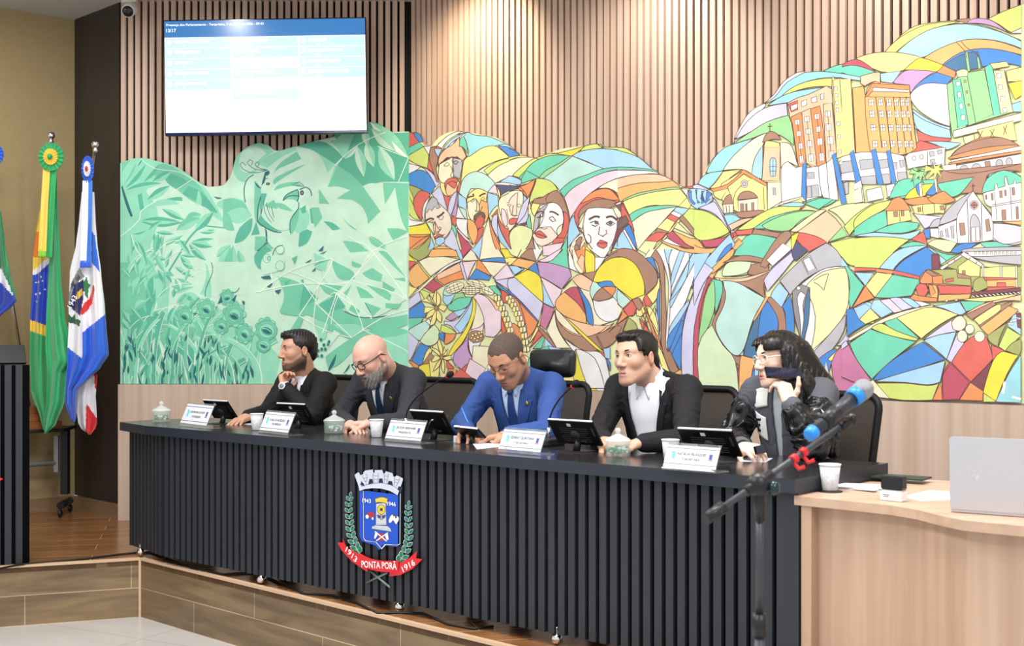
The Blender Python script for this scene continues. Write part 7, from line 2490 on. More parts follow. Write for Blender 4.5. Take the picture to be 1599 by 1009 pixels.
def hc(e, cn, pl):
    e((0, -.013, .041), (.0775, .0975, .0825)); e((0, .018, .020), (.0690, .0760, .0830), .02); pl([((0, -1, 0), (0, .062, 0)), ((0, 0, 1), (0, 0, .070))], .012); pl([((0, -1, 0), (0, .024, 0)), ((0, 0, 1), (0, 0, .024))]); pl([((0, -1, 0), (0, -.030, 0)), ((0, 0, 1), (0, 0, -.008))]); pl([((0, 0, 1), (0, 0, -.060))])
hair_obj(F3, hf, hc, mat('cropped_hair', (98, 82, 74), .9, noise=.5, nscale=200, bump=.4), amp=.0008)
face_bits(hf, F3.root, closed=True); glasses(F3, hf, mat('thin_metal_frame', (120, 96, 84), .3, .7), .0012, .024, .014)
pin(so, F3, -.100, -.100)
mb = MB().use(gold); k = Vector(w3L+nz_(E_(757, .42, .02)-w3L)*.12); mb.ball(k+Vector((0, 0, .004)), (.012, .012, .010), 12); mb.obj('ring', parent=F3.root)
trousers(F3, bsuit); finish(F3)
# ---- 4: man in black jacket with open white shirt
nb = DD(1016, 590, .86); F4 = Fig('person', 'dark-haired man in black jacket and open-necked white shirt gazing left', 'person', nb, 40, 20, hip_of(nb, 40, .20), g=1.02, sh=(.19, -.058))
hf = head_frame(DD(993, 560, .78), 46, 0, -4, 1.06)
e4R = E_(934, .70, .05); w4R = E_(942, .44, .04); e4L = E_(1070, .64, .055); w4L = E_(1002, .46, .045)
arms = [(F4.SR, e4R, w4R), (F4.SL, e4L, w4L)]; report(4, arms, F4)
bj = cloth('black_jacket', (36, 34, 38), .72, .15)
jk, so, ss_ = suit(F4, arms, bj, shirt_w, .22, .50, False, foldpts=[nb-F4.r*.1])
h4 = [dict(wr=w4R, dr=E_(985, .38, .02)-w4R, pn=(.3, .2, -1), th=-1, curls=((.4, .6, .4),)*4),
      dict(wr=w4L, dr=E_(962, .40, .035)-w4L, pn=(0, 0, -1), th=1, curls=((.4, .6, .4),)*4)]
skin(F4, hf, arms, h4, (206, 162, 138), (176, 118, 108), neck=.060, ck=dict(bcol=(120, 96, 86), bamt=.12, flush=.25))
def hd(e, cn, pl):
    e((0, -.016, .046), (.083, .101, .083)); e((.0, .042, .097), (.062, .050, .024), .02); e((0, -.082, -.02), (.060, .036, .055), .02); e((-.066, .03, .045), (.018, .035, .045), .015)
    pl([((0, -1, 0), (0, .058, 0)), ((0, 0, 1), (0, 0, .074))]); pl([((0, -1, 0), (0, .036, 0)), ((0, 0, 1), (0, 0, .030))]); pl([((0, -1, 0), (0, .012, 0)), ((0, 0, 1), (0, 0, .008))]); pl([((0, -1, 0), (0, -.034, 0)), ((0, 0, 1), (0, 0, -.012))]); pl([((0, 0, 1), (0, 0, -.080))])
hair_obj(F4, hf, hd, hairblk, amp=.003)
face_bits(hf, F4.root)
trousers(F4, bj); finish(F4)
# ---- 5: woman in varsity jacket on the phone
nb = DD(1228, 594, .88); F5 = Fig('person', 'long-haired woman in varsity jacket and clear glasses holding a phone to her mouth', 'person', nb, 46, 16, hip_of(nb, 46, .16), g=.95, sh=(.165, -.06), bw=.92)
hf = head_frame(DD(1216, 562, .81), 70, 4, -6, .98)
e5R = E_(1142, .86, .05); w5R = E_(1160, .54, .045); e5L = E_(1268, .66, .06); w5L = DD(1234, 630, .64)
arms = [(F5.SR, e5R, w5R), (F5.SL, e5L, w5L)]; report(5, arms, F5)
vj = mat('grey_wool', (88, 90, 98), .85, noise=.15, nscale=200); vsl = mat('black_leather', (24, 24, 28), .28, noise=.2, nscale=30); vwh = mat('white_panel', (238, 238, 238), .6)
tee = cloth('grey_tee', (190, 198, 200), .8, .05)
jk, so, ss_ = suit(F5, arms, vj, tee, .055, .50, False, lapel=False, collar=False, cuffs=(0, 0), amp=.007)
# leather sleeves, white yoke, ribbed collar and cuffs over the jacket
sl = Sdf(); 
for S, E, W_ in arms:
    E = A_(E); W_ = A_(W_); S2 = S+(E-S)*.34; sl.cone(S2, E, .069, .062, .03, world=True); sl.cone(E, E+(W_-E)*.80, .066, .050, .022, world=True)
sl.noise = folds([a[1] for a in arms]+[(a[0]+A_(a[1]))*.5 for a in arms]+[(A_(a[2])+A_(a[1]))*.5 for a in arms], .008, .002); v, f = sl.mesh(.005); np_obj('sleeves', v, f, vsl, F5.root)
for S, E, W_ in arms:
    E = A_(E); W_ = A_(W_); d_ = nz_(W_-E); c = Sdf(); c.cone(E+(W_-E)*.76, E+(W_-E)*.96, .044, .037, .004, world=True); v, f = c.mesh(.004); np_obj('ribbed_cuff', v, f, mat('rib_knit', (22, 22, 26), .9), F5.root)
for x in (-1, 1):
    decal(so, F5.nb, F5.r, F5.u, F5.f, [(x*.05, -.012), (x*.10, -.018), (x*.18, -.045), (x*.205, -.085), (x*.12, -.105), (x*.045, -.085)], .006, .003, vwh, 'shoulder_panel', F5.root)
decal(so, F5.nb, F5.r, F5.u, F5.f, [(.055, -.135), (.165, -.115), (.165, -.215), (.055, -.24)], .006, .002, vwh, 'letter_patch', F5.root)
lt = MB().use(mat('patch_ink', (28, 28, 34), .6)); 
def on_body(sdv, x, z, lift):
    p0 = F5.nb+F5.r*x+F5.u*z+F5.f*.45; t_ = 0
    for _ in range(50): t_ += float(np.clip(sdv.ev(p0[None]-t_*F5.f), -.05, .05)[0])*.8
    return p0-(t_-lift)*F5.f
pc = on_body(so, .108, -.178, .012)
text_mb(lt, 'DET', .085, frame(pc, -F5.r, F5.u, F5.f), 0, bold=.002, sx=.85); lt.obj('patch_letters', parent=F5.root)
mb = MB().use(vwh); pc = Vector(F5.SL+(e5L-F5.SL)*.42); nn = Vector((-.25, -1, .05)).normalized(); X_ = Vector((1, -.25, 0)).normalized(); Z_ = nn.cross(X_); M_ = frame(pc+nn*.074, X_, Z_, nn)
for m_, r_, z_ in ((vwh, .034, 0), (MATS['patch_ink'], .026, .001), (vwh, .011, .002)):
    mb.use(m_); n_ = 8 if r_ > .02 else 14; mb.add([M_ @ Vector((r_*math.cos(2*PI*(k+.5)/n_), r_*math.sin(2*PI*(k+.5)/n_), z_)) for k in range(n_)], [tuple(range(n_))])
mb.obj('arm_patch', parent=F5.root)
ph_c = hf[0]+hf[1] @ A_((-.052, .075, -.045))
h5 = [dict(wr=w5R, dr=E_(1190, .46, .045)-w5R, pn=(.35, .3, -1), th=-1, curls=((.5, .8, .4),)*4, tc=.4, s=.95),
      dict(wr=w5L, dr=(DD(1222, 596, .66)-w5L), pn=A_((-.5, .85, 0.1)), th=-1, curls=((.8, .7, .4), (.8, .7, .4), (.9, .8, .4), (.9, .8, .4)), tc=.2, s=.95, tdir=DD(1240, 588, .62)-DD(1232, 604, .62))]
skin(F5, hf, arms, h5, (232, 196, 176), (200, 110, 110), neck=.050, hk=dict(jaw=.92), ck=dict(flush=.25))
def he(e, cn, pl):
    e((0, -.018, .044), (.085, .104, .088)); e((-.045, .045, .060), (.045, .055, .052), .02); e((.045, .045, .060), (.045, .055, .052), .02)
    cn((-.066, -.01, .03), (-.085, -.06, -.12), .040, .045, .02); cn((-.085, -.06, -.12), (-.13, -.13, -.30), .045, .040, .02); cn((-.13, -.13, -.30), (-.15, -.12, -.42), .040, .030, .02)
    cn((-.075, .025, .02), (-.085, .0, -.10), .020, .026, .015); cn((-.085, .0, -.10), (-.10, -.02, -.26), .026, .030, .015)
    cn((-.02, -.09, .02), (-.035, -.185, -.125), .062, .046, .02); cn((-.035, -.185, -.125), (-.045, -.215, -.22), .046, .026, .02)
    cn((.0, -.07, .02), (-.02, -.13, -.18), .075, .070, .02); cn((-.02, -.13, -.18), (-.06, -.15, -.36), .070, .045, .02)
    pl([((0, -1, 0), (0, .062, 0)), ((0, 0, 1), (0, 0, .072)), ((1, 0, 0), (.2, 0, 0)), ((-1, 0, 0), (-.040, 0, 0))]); pl([((-.85, -1, 0), (-.062, .020, 0)), ((0, 0, 1), (0, 0, .040))])
hair_obj(F5, hf, he, hairmat('long_black_hair', (24, 19, 19), .33), amp=.003, fr_=(60, 40, 4))
face_bits(hf, F5.root); glasses(F5, hf, mat('clear_frame', (228, 214, 208), .15), .0022, .026, .019)
trousers(F5, mat('dark_jeans', (34, 38, 52), .9)); finish(F5)
HF5 = hf; W5L = w5L; W5R = w5R
# ================================================================ office chairs
meshm = mat('chair_mesh', (74, 66, 60), .8, noise=.25, nscale=400, alpha=.93); framem = mat('chair_frame', (20, 20, 22), .5, spec=.3)
padm = mat('chair_leather', (40, 42, 46), .42, noise=.1, nscale=80)
CROT = math.atan2(DN.x, -DN.y)
def rrect(w0, w1, z0, z1, r, bow=.03, n=6):
    pts = []
    for (cx_, cz, a0) in ((w1/2-r, z1-r, 0), (-w1/2+r, z1-r, 90), (-w0/2+r, z0+r, 180), (w0/2-r, z0+r, 270)):
        for k in range(n+1): a = math.radians(a0+90*k/n); pts.append((cx_+r*math.cos(a), cz+r*math.sin(a)))
    return pts
def make_chair(head=False):
    t = thing('office_chair', 'x', 'chair', (0, 0, 0))
    out = rrect(.44, .49, .56, 1.03, .06); yb = lambda x, z: -.27+.35*x*x-.12*(z-.56)
    mb = MB().use(framem); loop = [(x, yb(x, z), z) for x, z in out]; mb.tube(loop+[loop[0]], .017, 8, False); mb.obj('back_frame', parent=t)
    mb = MB().use(meshm); n = len(out); g = []
    for j in range(9):
        k = j/8; g.append([(x*(1-k), (z-.8)*(1-k)+.8) for x, z in out])
    vs = [(x, yb(x, z)-.002, z) for r_ in g for x, z in r_]; mb.add(vs, [(j*n+i, j*n+(i+1) % n, (j+1)*n+(i+1) % n, (j+1)*n+i) for j in range(8) for i in range(n)], True); o = mb.obj('backrest', parent=t)
    s_ = o.modifiers.new('t', 'SOLIDIFY'); s_.thickness = .004
    mb = MB().use(framem); mb.tube([(0, -.31, .70), (0, -.30, .55), (0, -.20, .44), (0, -.05, .42)], [.022, .026, .026, .03], 10); mb.obj('back_support', parent=t)
    mb = MB().use(padm); mb.ball((0, .0, .455), (.245, .25, .048), 28); mb.box((0, 0, .45), (.40, .42, .05)); mb.obj('seat', parent=t, bevel=.02)
    for x in (-1, 1):
        mb = MB().use(framem); mb.tube([(x*.20, -.05, .43), (x*.27, -.05, .44), (x*.285, -.05, .50), (x*.285, -.06, .62)], .016, 8); mb.box((x*.285, -.02, .635), (.06, .24, .03)); mb.obj('armrest', parent=t)
    mb = MB().use(chrome); mb.tube([(0, 0, .42), (0, 0, .10)], .025, 12); mb.obj('gas_column', parent=t)
    mb = MB().use(framem)
    for k in range(5):
        a = 2*PI*k/5+.3; mb.tube([(0, 0, .10), (.29*math.cos(a), .29*math.sin(a), .065)], [.028, .016], 8)
    mb.obj('star_base', parent=t)
    for k in range(5):
        a = 2*PI*k/5+.3; mb = MB().use(framem); mb.ball((.29*math.cos(a), .29*math.sin(a), .028), (.026, .026, .027), 12); mb.obj('castor', parent=t)
    if head:
        mb = MB().use(padm); W_, H_, n = .155, .078, 28; rows = []
        for j in range(9):
            th = PI*j/8; yy = -.028*math.cos(th); q = max(.0, math.sin(th))**.28 if 0 < j < 8 else .80
            rows.append([(W_*q**.5*abs(math.cos(a))**.3*math.copysign(1, math.cos(a)), yy, H_*q*abs(math.sin(a))**.3*math.copysign(1, math.sin(a))) for a in [2*PI*(k+.5)/n for k in range(n)]])
        vs = [(x*(1+.03*z/H_), -.31+y+.9*x*x, 1.140+z) for r_ in rows for x, y, z in r_]
        mb.add(vs, [(j*n+i, j*n+(i+1) % n, (j+1)*n+(i+1) % n, (j+1)*n+i) for j in range(8) for i in range(n)]+[tuple(range(n))[::-1], tuple(range(8*n, 9*n))], True); mb.obj('headrest', parent=t)
        mb = MB().use(framem); mb.tube([(0, -.32, 1.0), (0, -.335, 1.06), (0, -.33, 1.10)], .016, 8); mb.box((0, -.335, 1.055), (.06, .03, .03)); mb.obj('headrest_post', parent=t)
    return t
def chair_loc(px_right, d, half=.245):
    p_ = D(px_right, 610, d); q = p_-DU*half; c = q-DN*.27; return (c.x, c.y, P)
ch = make_chair(); ch.location = chair_loc(741, 1.30); ch.rotation_euler = (0, 0, CROT)
tag(ch, 'black mesh-back office chair behind the bald bearded man', 'chair', 'mesh-back office chairs')
dup(ch, chair_loc(556, 1.22), CROT+.1, 'black mesh-back office chair behind the man with hand on chin')
dup(ch, chair_loc(1147, 1.26), CROT, 'black mesh-back office chair behind the man in the open white shirt')
dup(ch, chair_loc(1360, 1.16), CROT-.15, 'black mesh-back office chair behind the long-haired woman')
ch3 = make_chair(True); ch3.location = chair_loc(915, 1.32); ch3.rotation_euler = (0, 0, CROT)
tag(ch3, 'black office chair with a tall padded headrest behind the man in blue', 'chair')
# ================================================================ things on the black desk
acry = mat('clear_acrylic', (238, 242, 248), .05, trans=.85, ior=1.3, alpha=.55); paper = mat('card_paper', (214, 217, 226), .6); inkm = mat('print_ink', (26, 27, 34), .7)
teal = mat('print_teal', (90, 200, 210), .6); navy = mat('print_navy', (70, 84, 150), .6); pred = mat('print_red', (200, 70, 90), .6)
def name_plate(pxl, pxr, lab, n1, n2, cloth_=False):
    a = ground(*pxl, DT); b = ground(*pxr, DT); w_ = (b-a).length; X = (b-a).normalized(); Y = Vector((-X.y, X.x, 0)); o = (a+b)/2
    t = thing('name_plate', lab, 'name plate', (0, 0, 0), group='name plates on the desk'); H_ = w_*.40; tl = math.radians(24)
    up = (Vector((0, 0, 1))*math.cos(tl)+Y*math.sin(tl)); nn = X.cross(up); M = frame(o+Vector((0, 0, .004)), X, up, nn)
    mb = MB().use(acry); mb.M = M; mb.box((0, H_/2+.006, -.0012), (w_, H_+.012, .0022)); mb.M = frame(o+Vector((0, 0, .0016)), X, Y, (0, 0, 1)); mb.box((0, .045, 0), (w_, .10, .003)); mb.obj('acrylic_holder', parent=t)
    mb = MB().use(paper); mb.M = M; mb.box((0, H_*.56, .0012), (w_*.985, H_*.90, .0012)); card = mb.obj('card', parent=t)
    mb = MB().use(inkm); mb.M = M
    for y_ in (H_*.90, H_*.235): mb.box((0, y_, .0020), (w_*.985, H_*.022, .0002))
    for s_, y_, wf, hf_ in ((n1, H_*.66, .54, .15), (n2, H_*.45, .34, .10)):
        tt = MB(); text_mb(tt, s_, 1, Matrix(), 0, bold=.022); xs = [k[0] for k in tt.v]; ys = [k[1] for k in tt.v]; sx = w_*wf/(max(xs)-min(xs)); sy = H_*hf_/(max(ys)-min(ys))
        if sx > sy*1.6: sx = sy*1.6
        cx_ = (max(xs)+min(xs))/2; cy_ = (max(ys)+min(ys))/2; mb.add([((k[0]-cx_)*sx, (k[1]-cy_)*sy+y_, .0021) for k in tt.v], tt.f)
    mb.obj('lettering', parent=card)
    mb = MB().use(teal); mb.M = M; u = H_
    for k in range(3): mb.box((-w_*.36+k*u*.055, H_*(.60-.02*k), .0021), (u*.045, u*.28, .0003))
    mb.box((-w_*.355, H_*.72, .0022), (u*.17, u*.06, .0003)); mb.obj('logo', parent=card)
    mb = MB().use(navy); mb.M = M; mb.box((w_*.36, H_*.58, .0021), (u*.15, u*.17, .0003)); mb.box((w_*.36, H_*.69, .0022), (u*.17, u*.05, .0003)); mb.obj('crest_print', parent=card)
    mb = MB().use(pred); mb.M = M; mb.box((w_*.36, H_*.46, .0021), (u*.22, u*.035, .0003)); mb.obj('crest_ribbon', parent=card)
    if cloth_:
        mb = MB().use(paper); mb.M = M; g = [(-.5+i*.1, .0+(.10*math.sin(PI*i/10)+.02)*(1-.25*i/10)) for i in range(11)]
        mb.add([(x*w_*.97, z*H_*2.0, .004+.004*math.sin(i)) for i, (x, z) in enumerate(g)]+[(x*w_*.97, -.02*H_, .012) for x, z in g], [(i, i+1, 12+i, 11+i) for i in range(10)]); q = mb.obj('folded_paper', parent=t)
        s_ = q.modifiers.new('t', 'SOLIDIFY'); s_.thickness = .0008
    settle(t, (o.x, o.y, DT), math.atan2(X.y, X.x)); return t
name_plate((280, 665), (321, 670), 'white name plate at the far left end of the black desk', 'JOSÉ MONHO JUNIOR', '2º VICE-PRESIDENTE')
name_plate((404, 676), (449, 681), 'white name plate before the man with hand on chin', 'CARLOS BORDÃO', '1º VICE-PRESIDENTE')
name_plate((600, 689), (656, 694), 'white name plate reading PRESIDENTE beside the paper cup', 'JELSON BERNABE', 'PRESIDENTE')
name_plate((777, 706), (843, 712), 'white name plate before the man in blue', 'EDINHO QUINTANA', '1º SECRETÁRIO')
name_plate((1034, 733), (1117, 740), 'white name plate with a folded paper slipped into its base', 'NATALIA VELASQUES', '2ª SECRETARIA', True)
# candy jars
glass = mat('pressed_glass', (226, 238, 232), .08, alpha=.24, spec=1); glass2 = mat('pressed_glass_lid', (232, 240, 236), .08, alpha=.42, spec=1); 
def jar_proto():
    t = thing('candy_jar', 'x', 'jar', (0, 0, 0), group='glass candy jars')
    pr0 = [(.0, .001), (.050, .001), (.053, .006), (.053, .055), (.056, .060), (.056, .064), (.050, .064), (.049, .060), (.0485, .010), (0, .008)]
    mb = MB().use(glass); n = 40; vs = []; fs = []
    for r_, z in pr0:
        for k in range(n): a = 2*PI*k/n; rr = r_*(1+(.018 if (k % 2 and .004 < z < .058 and r_ > .0525) else 0)); vs.append((rr*math.cos(a), rr*math.sin(a), z))
    for i in range(len(pr0)-1):
        for k in range(n): j = (k+1) % n; fs.append((i*n+k, i*n+j, (i+1)*n+j, (i+1)*n+k))
    mb.add(vs, fs, True); mb.obj('bowl', parent=t)
    mb = MB().use(glass2); mb.lathe([(.057, .065), (.057, .069), (.052, .074), (.041, .081), (.026, .088), (.013, .094), (.008, .100), (.013, .105), (.0135, .113), (.009, .120), (0, .123)], 32, cap=True); mb.obj('lid', parent=t)
    c1_ = mat('green_candy', (40, 150, 90), .25); c2_ = mat('white_candy', (226, 236, 228), .3); r3_ = random.Random(3)
    mb = MB()
    for k in range(70):
        a = r3_.uniform(0, 2*PI); rr = .038*math.sqrt(r3_.random()); z = .018+.026*r3_.random()*(1-.3*rr/.04); mb.use(c1_ if r3_.random() < .62 else c2_)
        mb.ball((rr*math.cos(a), rr*math.sin(a), z), (.010, .008, .007), 8, Matrix.Rotation(r3_.uniform(0, 3), 4, (r3_.random(), r3_.random(), 1)))
    o = mb.obj('candies', parent=t); o['kind'] = 'stuff'; return t
jr = jar_proto(); p_ = ground(522, 677, DT); jr.location = p_; jr['label'] = 'glass candy jar of green sweets before the bald bearded man'
p_ = ground(252, 659, DT); dup(jr, p_, .5, 'glass candy jar of green sweets alone at the left end of the desk')
p_ = ground(965, 713, DT); j3 = dup(jr, p_, 1.1, 'glass candy jar of green sweets beside the open white shirt man\'s hands')
# cups
cupm = mat('paper_cup', (222, 224, 228), .55); cupt = mat('clear_cup_plastic', (228, 230, 234), .3, alpha=.75, noise=.25, nscale=90)
def cup_proto():
    t = thing('paper_cup', 'x', 'cup', (0, 0, 0), group='disposable cups')
    mb = MB().use(cupt); mb.lathe([(.0, .001), (.024, .001), (.0255, .004), (.0355, .086), (.0345, .086), (.0245, .006), (0, .005)], 28); mb.obj('body', parent=t)
    mb = MB().use(cupm); mb.lathe([(.0345, .0865), (.0370, .0865), (.0380, .0885), (.0370, .091), (.0345, .090), (.0345, .0865)], 28, cap=False); mb.obj('rim', parent=t)
    mb = MB().use(mat('water', (235, 244, 250), .02, trans=1, ior=1.33)); mb.lathe([(0, .007), (.024, .007), (.031, .060), (0, .060)], 24); mb.obj('water', parent=t); return t
cp_ = cup_proto(); cp_.location = ground(588, 683, DT); cp_['label'] = 'disposable cup of water left of the PRESIDENTE name plate'
dup(cp_, ground(401, 672, DT), .4, 'disposable cup of water behind the second name plate from the left')
dup(cp_, ground(1047, 721, DT), .8, 'disposable cup behind the name plate with the folded paper')
c4 = dup(cp_, ground(1296, 768, ZW)+Vector((0, 0, .004)), .3, 'disposable cup of water on a dark coaster on the wood desk'); c4.scale = (1.08, 1.08, 1.08)
mb = MB().use(mat('coaster_dark', (36, 30, 30), .5)); mb.lathe([(0, 0), (.044, 0), (.045, .003), (0, .003)], 28); o = mb.obj('coaster', loc=ground(1296, 768, ZW)); tag(o, 'round dark coaster under the cup on the wood desk', 'coaster')
# tablets on stands, seen from behind
tabm = mat('tablet_back', (10, 10, 12), .4, spec=.25); trim = mat('tablet_edge', (206, 208, 214), .3); vent = mat('stand_rib', (66, 66, 70), .5, spec=.3)
def tablet(pts, lab, ribs=True, hook=False):
    """pts: photo pixels of top-left, top-right, bottom-right and the depths behind the desk front"""
    (xl, yl, dl_), (xr, yr, dr_), (xb, yb, db_) = pts; A0 = D(xl, yl, dl_); B0 = D(xr, yr, dr_); C0 = D(xb, yb, db_); C0.z = max(C0.z, DT+.03)
    X = (B0-A0).normalized(); w_ = (B0-A0).length; Yd = C0-B0; Yd -= X*Yd.dot(X)*.0; h_ = Yd.length; Yd.normalize(); nn = Yd.cross(X).normalized()
    if nn.y > 0: nn = -nn
    Yo = nn.cross(X).normalized()
    if Yo.z < 0: Yo = -Yo
    t = thing('tablet', lab, 'tablet', (0, 0, 0), group='tablets on desk stands'); c = (A0+B0)/2-Yo*h_/2
    M = frame(c, X, Yo, X.cross(Yo)); sg = 1 if (X.cross(Yo)).y < 0 else -1
    mb = MB().use(tabm); mb.M = M; mb.box((0, 0, 0), (w_, h_, .011)); body = mb.obj('case', parent=t, bevel=.003)
    mb = MB().use(trim); mb.M = M; mb.box((0, h_/2+.0010, -sg*.001), (w_*.985, .004, .009)); mb.obj('edge_trim', parent=body)
    mb = MB().use(mat('tablet_screen', (12, 14, 22), .08)); mb.M = M; mb.box((0, 0, -sg*.0060), (w_*.96, h_*.94, .0006)); mb.obj('screen', parent=body)
    if ribs:
        mb = MB().use(vent); mb.M = M
        for k in range(7): mb.box((0, h_*(.20-.09*k), sg*.0062), (w_*(.62 if k != 3 else .5), .003, .0016))
        mb.obj('rib', parent=body)
        mb = MB().use(vent); mb.M = M; mb.lathe([(0, .005), (w_*.10, .005), (w_*.095, .009), (0, .009)], 24, (0, -h_*.08, 0), (0, 0, sg)); mb.obj('mount_disc', parent=body)
        mb = MB().use(cwhite); mb.M = M; mb.box((-w_*.05, h_*.34, sg*.0062), (w_*.085, h_*.12, .0006)); mb.obj('sticker', parent=body)
    mb = MB().use(vent); mb.M = M; mb.box((w_*.43, h_*.10, sg*.0062), (w_*.045, h_*.34, .001)); mb.obj('back_label', parent=body)
    mb = MB().use(tm); b_ = c-Yo*h_*.2; base = Vector((b_.x, b_.y, DT+.006))+(nn if nn.y < 0 else -nn)*.01
    mb.M = frame(base, Vector((X.x, X.y, 0)).normalized(), Vector((-X.y, X.x, 0)).normalized(), (0, 0, 1)); mb.box((0, .0, -.001), (w_*.62, .13, .008)); mb.obj('stand_base', parent=t, bevel=.002)
    mb = MB().use(tm); mb.tube([base+Vector((0, 0, .002)), c-Yo*h_*.30], .016, 8); mb.tube([c-Yo*h_*.36-X*w_*.2, c-Yo*h_*.36+X*w_*.2], .010, 8); mb.obj('stand_arm', parent=t)
    if hook:
        mb = MB().use(chrome); mb.tube([M @ Vector((-w_*.12, -h_*.2, sg*.03)), M @ Vector((w_*.08, h_*.18, sg*.012)), M @ Vector((w_*.16, h_*.20, sg*.012))], .0045, 8); mb.obj('metal_strut', parent=t)
    settle(t, (base.x, base.y, DT)); return t
tablet(((317, 625, .34), (355, 627, .34), (376, 668, .42)), 'black tablet on stand seen from behind beside the leftmost name plate')
tablet(((432, 630, .36), (476, 632, .36), (497, 672, .44)), 'black tablet on stand behind the second name plate from the left')
tablet(((640, 641, .32), (692, 644, .32), (713, 696, .40)), 'black tablet with a metal strut behind the PRESIDENTE name plate', False, True)
tablet(((855, 655, .31), (925, 659, .31), (944, 712, .39)), 'black tablet with ribbed back between the blue suit and the open shirt')
tablet(((1058, 669, .28), (1143, 673, .28), (1163, 733, .36)), 'largest black tablet, behind the name plate with the folded paper')
# small phone holder in front of the writing man
t = tablet(((709, 666, .30), (746, 670, .30), (761, 690, .36)), 'small black phone on a low stand in front of the writing man', False); t['group'] = ''; del t['group']; t['category'] = 'phone'; t.name = 'phone_on_stand'
mb = MB().use(cwhite); c = D(712, 686, .34); mb.box((c.x, c.y, DT+.016), (.022, .03, .03)); tag(mb.obj('adhesive_notes'), 'small white block of notes left of the phone stand', 'notes')
# gooseneck microphones
def goose(bp, tip, lab, bend):
    b_ = Vector(bp); e = Vector(tip); t = thing('gooseneck_microphone', lab, 'microphone', (0, 0, 0), group='gooseneck microphones')
    mb = MB().use(tm); mb.M = frame(b_+Vector((0, 0, .018)), DU, DN, (0, 0, 1)); mb.box((0, 0, 0), (.10, .13, .036)); mb.obj('base', parent=t, bevel=.008)
    mb = MB().use(chrome); mb.tube([b_+Vector((0, 0, .036)), b_+Vector((0, 0, .085))], .008, 10); mb.obj('collar', parent=t)
    m0 = b_+Vector((0, 0, .085)); c1_ = m0+Vector((0, 0, bend)); pts = [(m0*(1-k)**2+c1_*2*k*(1-k)+e*k*k) for k in [i/16 for i in range(17)]]
    mb = MB().use(tm); mb.tube(pts, .0038, 8); mb.obj('neck', parent=t)
    d_ = (pts[-1]-pts[-2]).normalized(); mb = MB().use(mat('red_ring', (220, 40, 50), .3, emit=.25)); mb.tube([e, e+d_*.012], .0095, 12); mb.obj('light_ring', parent=t)
    mb = MB().use(mat('foam_black', (26, 24, 28), .95, bump=.6, nscale=300)); mb.lathe([(0, .010), (.010, .012), (.0155, .022), (.016, .040), (.011, .052), (0, .056)], 16, e, d_); mb.obj('windscreen', parent=t)
    settle(t, (b_.x, b_.y, DT))
def onD(px_, d): q = D(px_, CY+5, d); return Vector((q.x, q.y, DT))
goose(onD(634, .52), D(697, 588, .46), 'long gooseneck microphone with red ring between bald man and blue suit', .10)
goose(onD(857, .50), D(893, 604, .44), 'gooseneck microphone with red ring against the blue suit sleeve', .10)
# papers
def sheet(pts, z, lab, m=paper, th=.0012, nm='paper_sheet', cat='paper'):
    g = [ground(x, y, z) for x, y in pts]; mb = MB().use(m); mb.prism([(q_.x, q_.y) for q_ in g], z+.0003, z+th); return tag(mb.obj(nm), lab, cat)
sheet([(376, 657), (404, 657), (401, 664), (372, 663)], DT, 'white sheet of paper behind the second name plate', th=.004)
sheet([(735, 690), (790, 684), (800, 696), (745, 702)], DT, 'white sheet under the hands of the writing man')
sheet([(1158, 715), (1207, 716), (1196, 722), (1155, 721)], DT, 'white sheet of paper under the woman\'s right hand')
# pen
pe = MB().use(mat('blue_pen', (70, 130, 220), .3)); a = D(721, 637, .48); b = D(735, 671, .46); pe.tube([a, b], [.0038, .0045], 8); pe.use(chrome).tube([b, b+(b-a).normalized()*.012], [.004, .0008], 8)
tag(pe.obj('pen'), 'blue pen held upright by the writing man', 'pen')
# phones of the woman
def slab(c, X, Y, w_, h_, th, nm, lab):
    X = Vector(X).normalized(); Y = Vector(Y); Y = (Y-X*Y.dot(X)).normalized(); t = thing(nm, lab, 'phone', (0, 0, 0)); mb = MB().use(mat('phone_black', (18, 18, 24), .15)); mb.M = frame(c, X, Y, X.cross(Y)); mb.box((0, 0, 0), (w_, h_, th)); mb.obj('case', parent=t, bevel=.003)
    mb = MB().use(mat('phone_glass', (34, 36, 52), .05)); mb.M = frame(c, X, Y, X.cross(Y)); mb.box((0, 0, th/2+.0003), (w_*.93, h_*.95, .0006)); mb.obj('screen', parent=t)
    mb = MB().use(chrome)
    settle(t, c); return t
a = D(1201, 582, .66); b = D(1246, 585, .74); slab((a+b)/2, b-a, Vector((.3, .75, .42)), .155, .075, .012, 'mobile_phone', 'black mobile phone held up to the woman\'s mouth')
c = Vector(E_(1186, .47, .05)); slab(c, (.8, .5, .1), (0, .3, 1), .05, .034, .014, 'car_key', 'small black key fob in the woman\'s right hand')
# ================================================================ things on the wood desk
lap = thing('laptop', 'open silver laptop with a round logo on its lid', 'laptop', (0, 0, 0)); silv = mat('laptop_silver', (196, 196, 202), .38, .35)
bl = ground(1484, 800, ZW); brr = ground(1599, 808.5, ZW); X = (brr-bl).normalized(); Y0 = Vector((-X.y, X.x, 0)); w_ = .355; h_ = .235; tl = math.radians(-3)
up = Vector((0, 0, 1))*math.cos(tl)+Y0*math.sin(tl)-X*.10; up.normalize(); c = bl+X*w_/2; nn = X.cross(up).normalized(); up = nn.cross(X)
M = frame(c+Vector((0, 0, .012)), X, up, nn); mb = MB().use(silv); mb.M = M; mb.prism(rrect(w_, w_, 0, h_, .010, n=4), -.003, .003); lid = mb.obj('lid', parent=lap)
mb = MB().use(mat('lcd_dark', (18, 20, 26), .1)); mb.M = M; mb.box((0, h_/2, -.0036), (w_*.95, h_*.9, .0006)); mb.obj('screen', parent=lid)
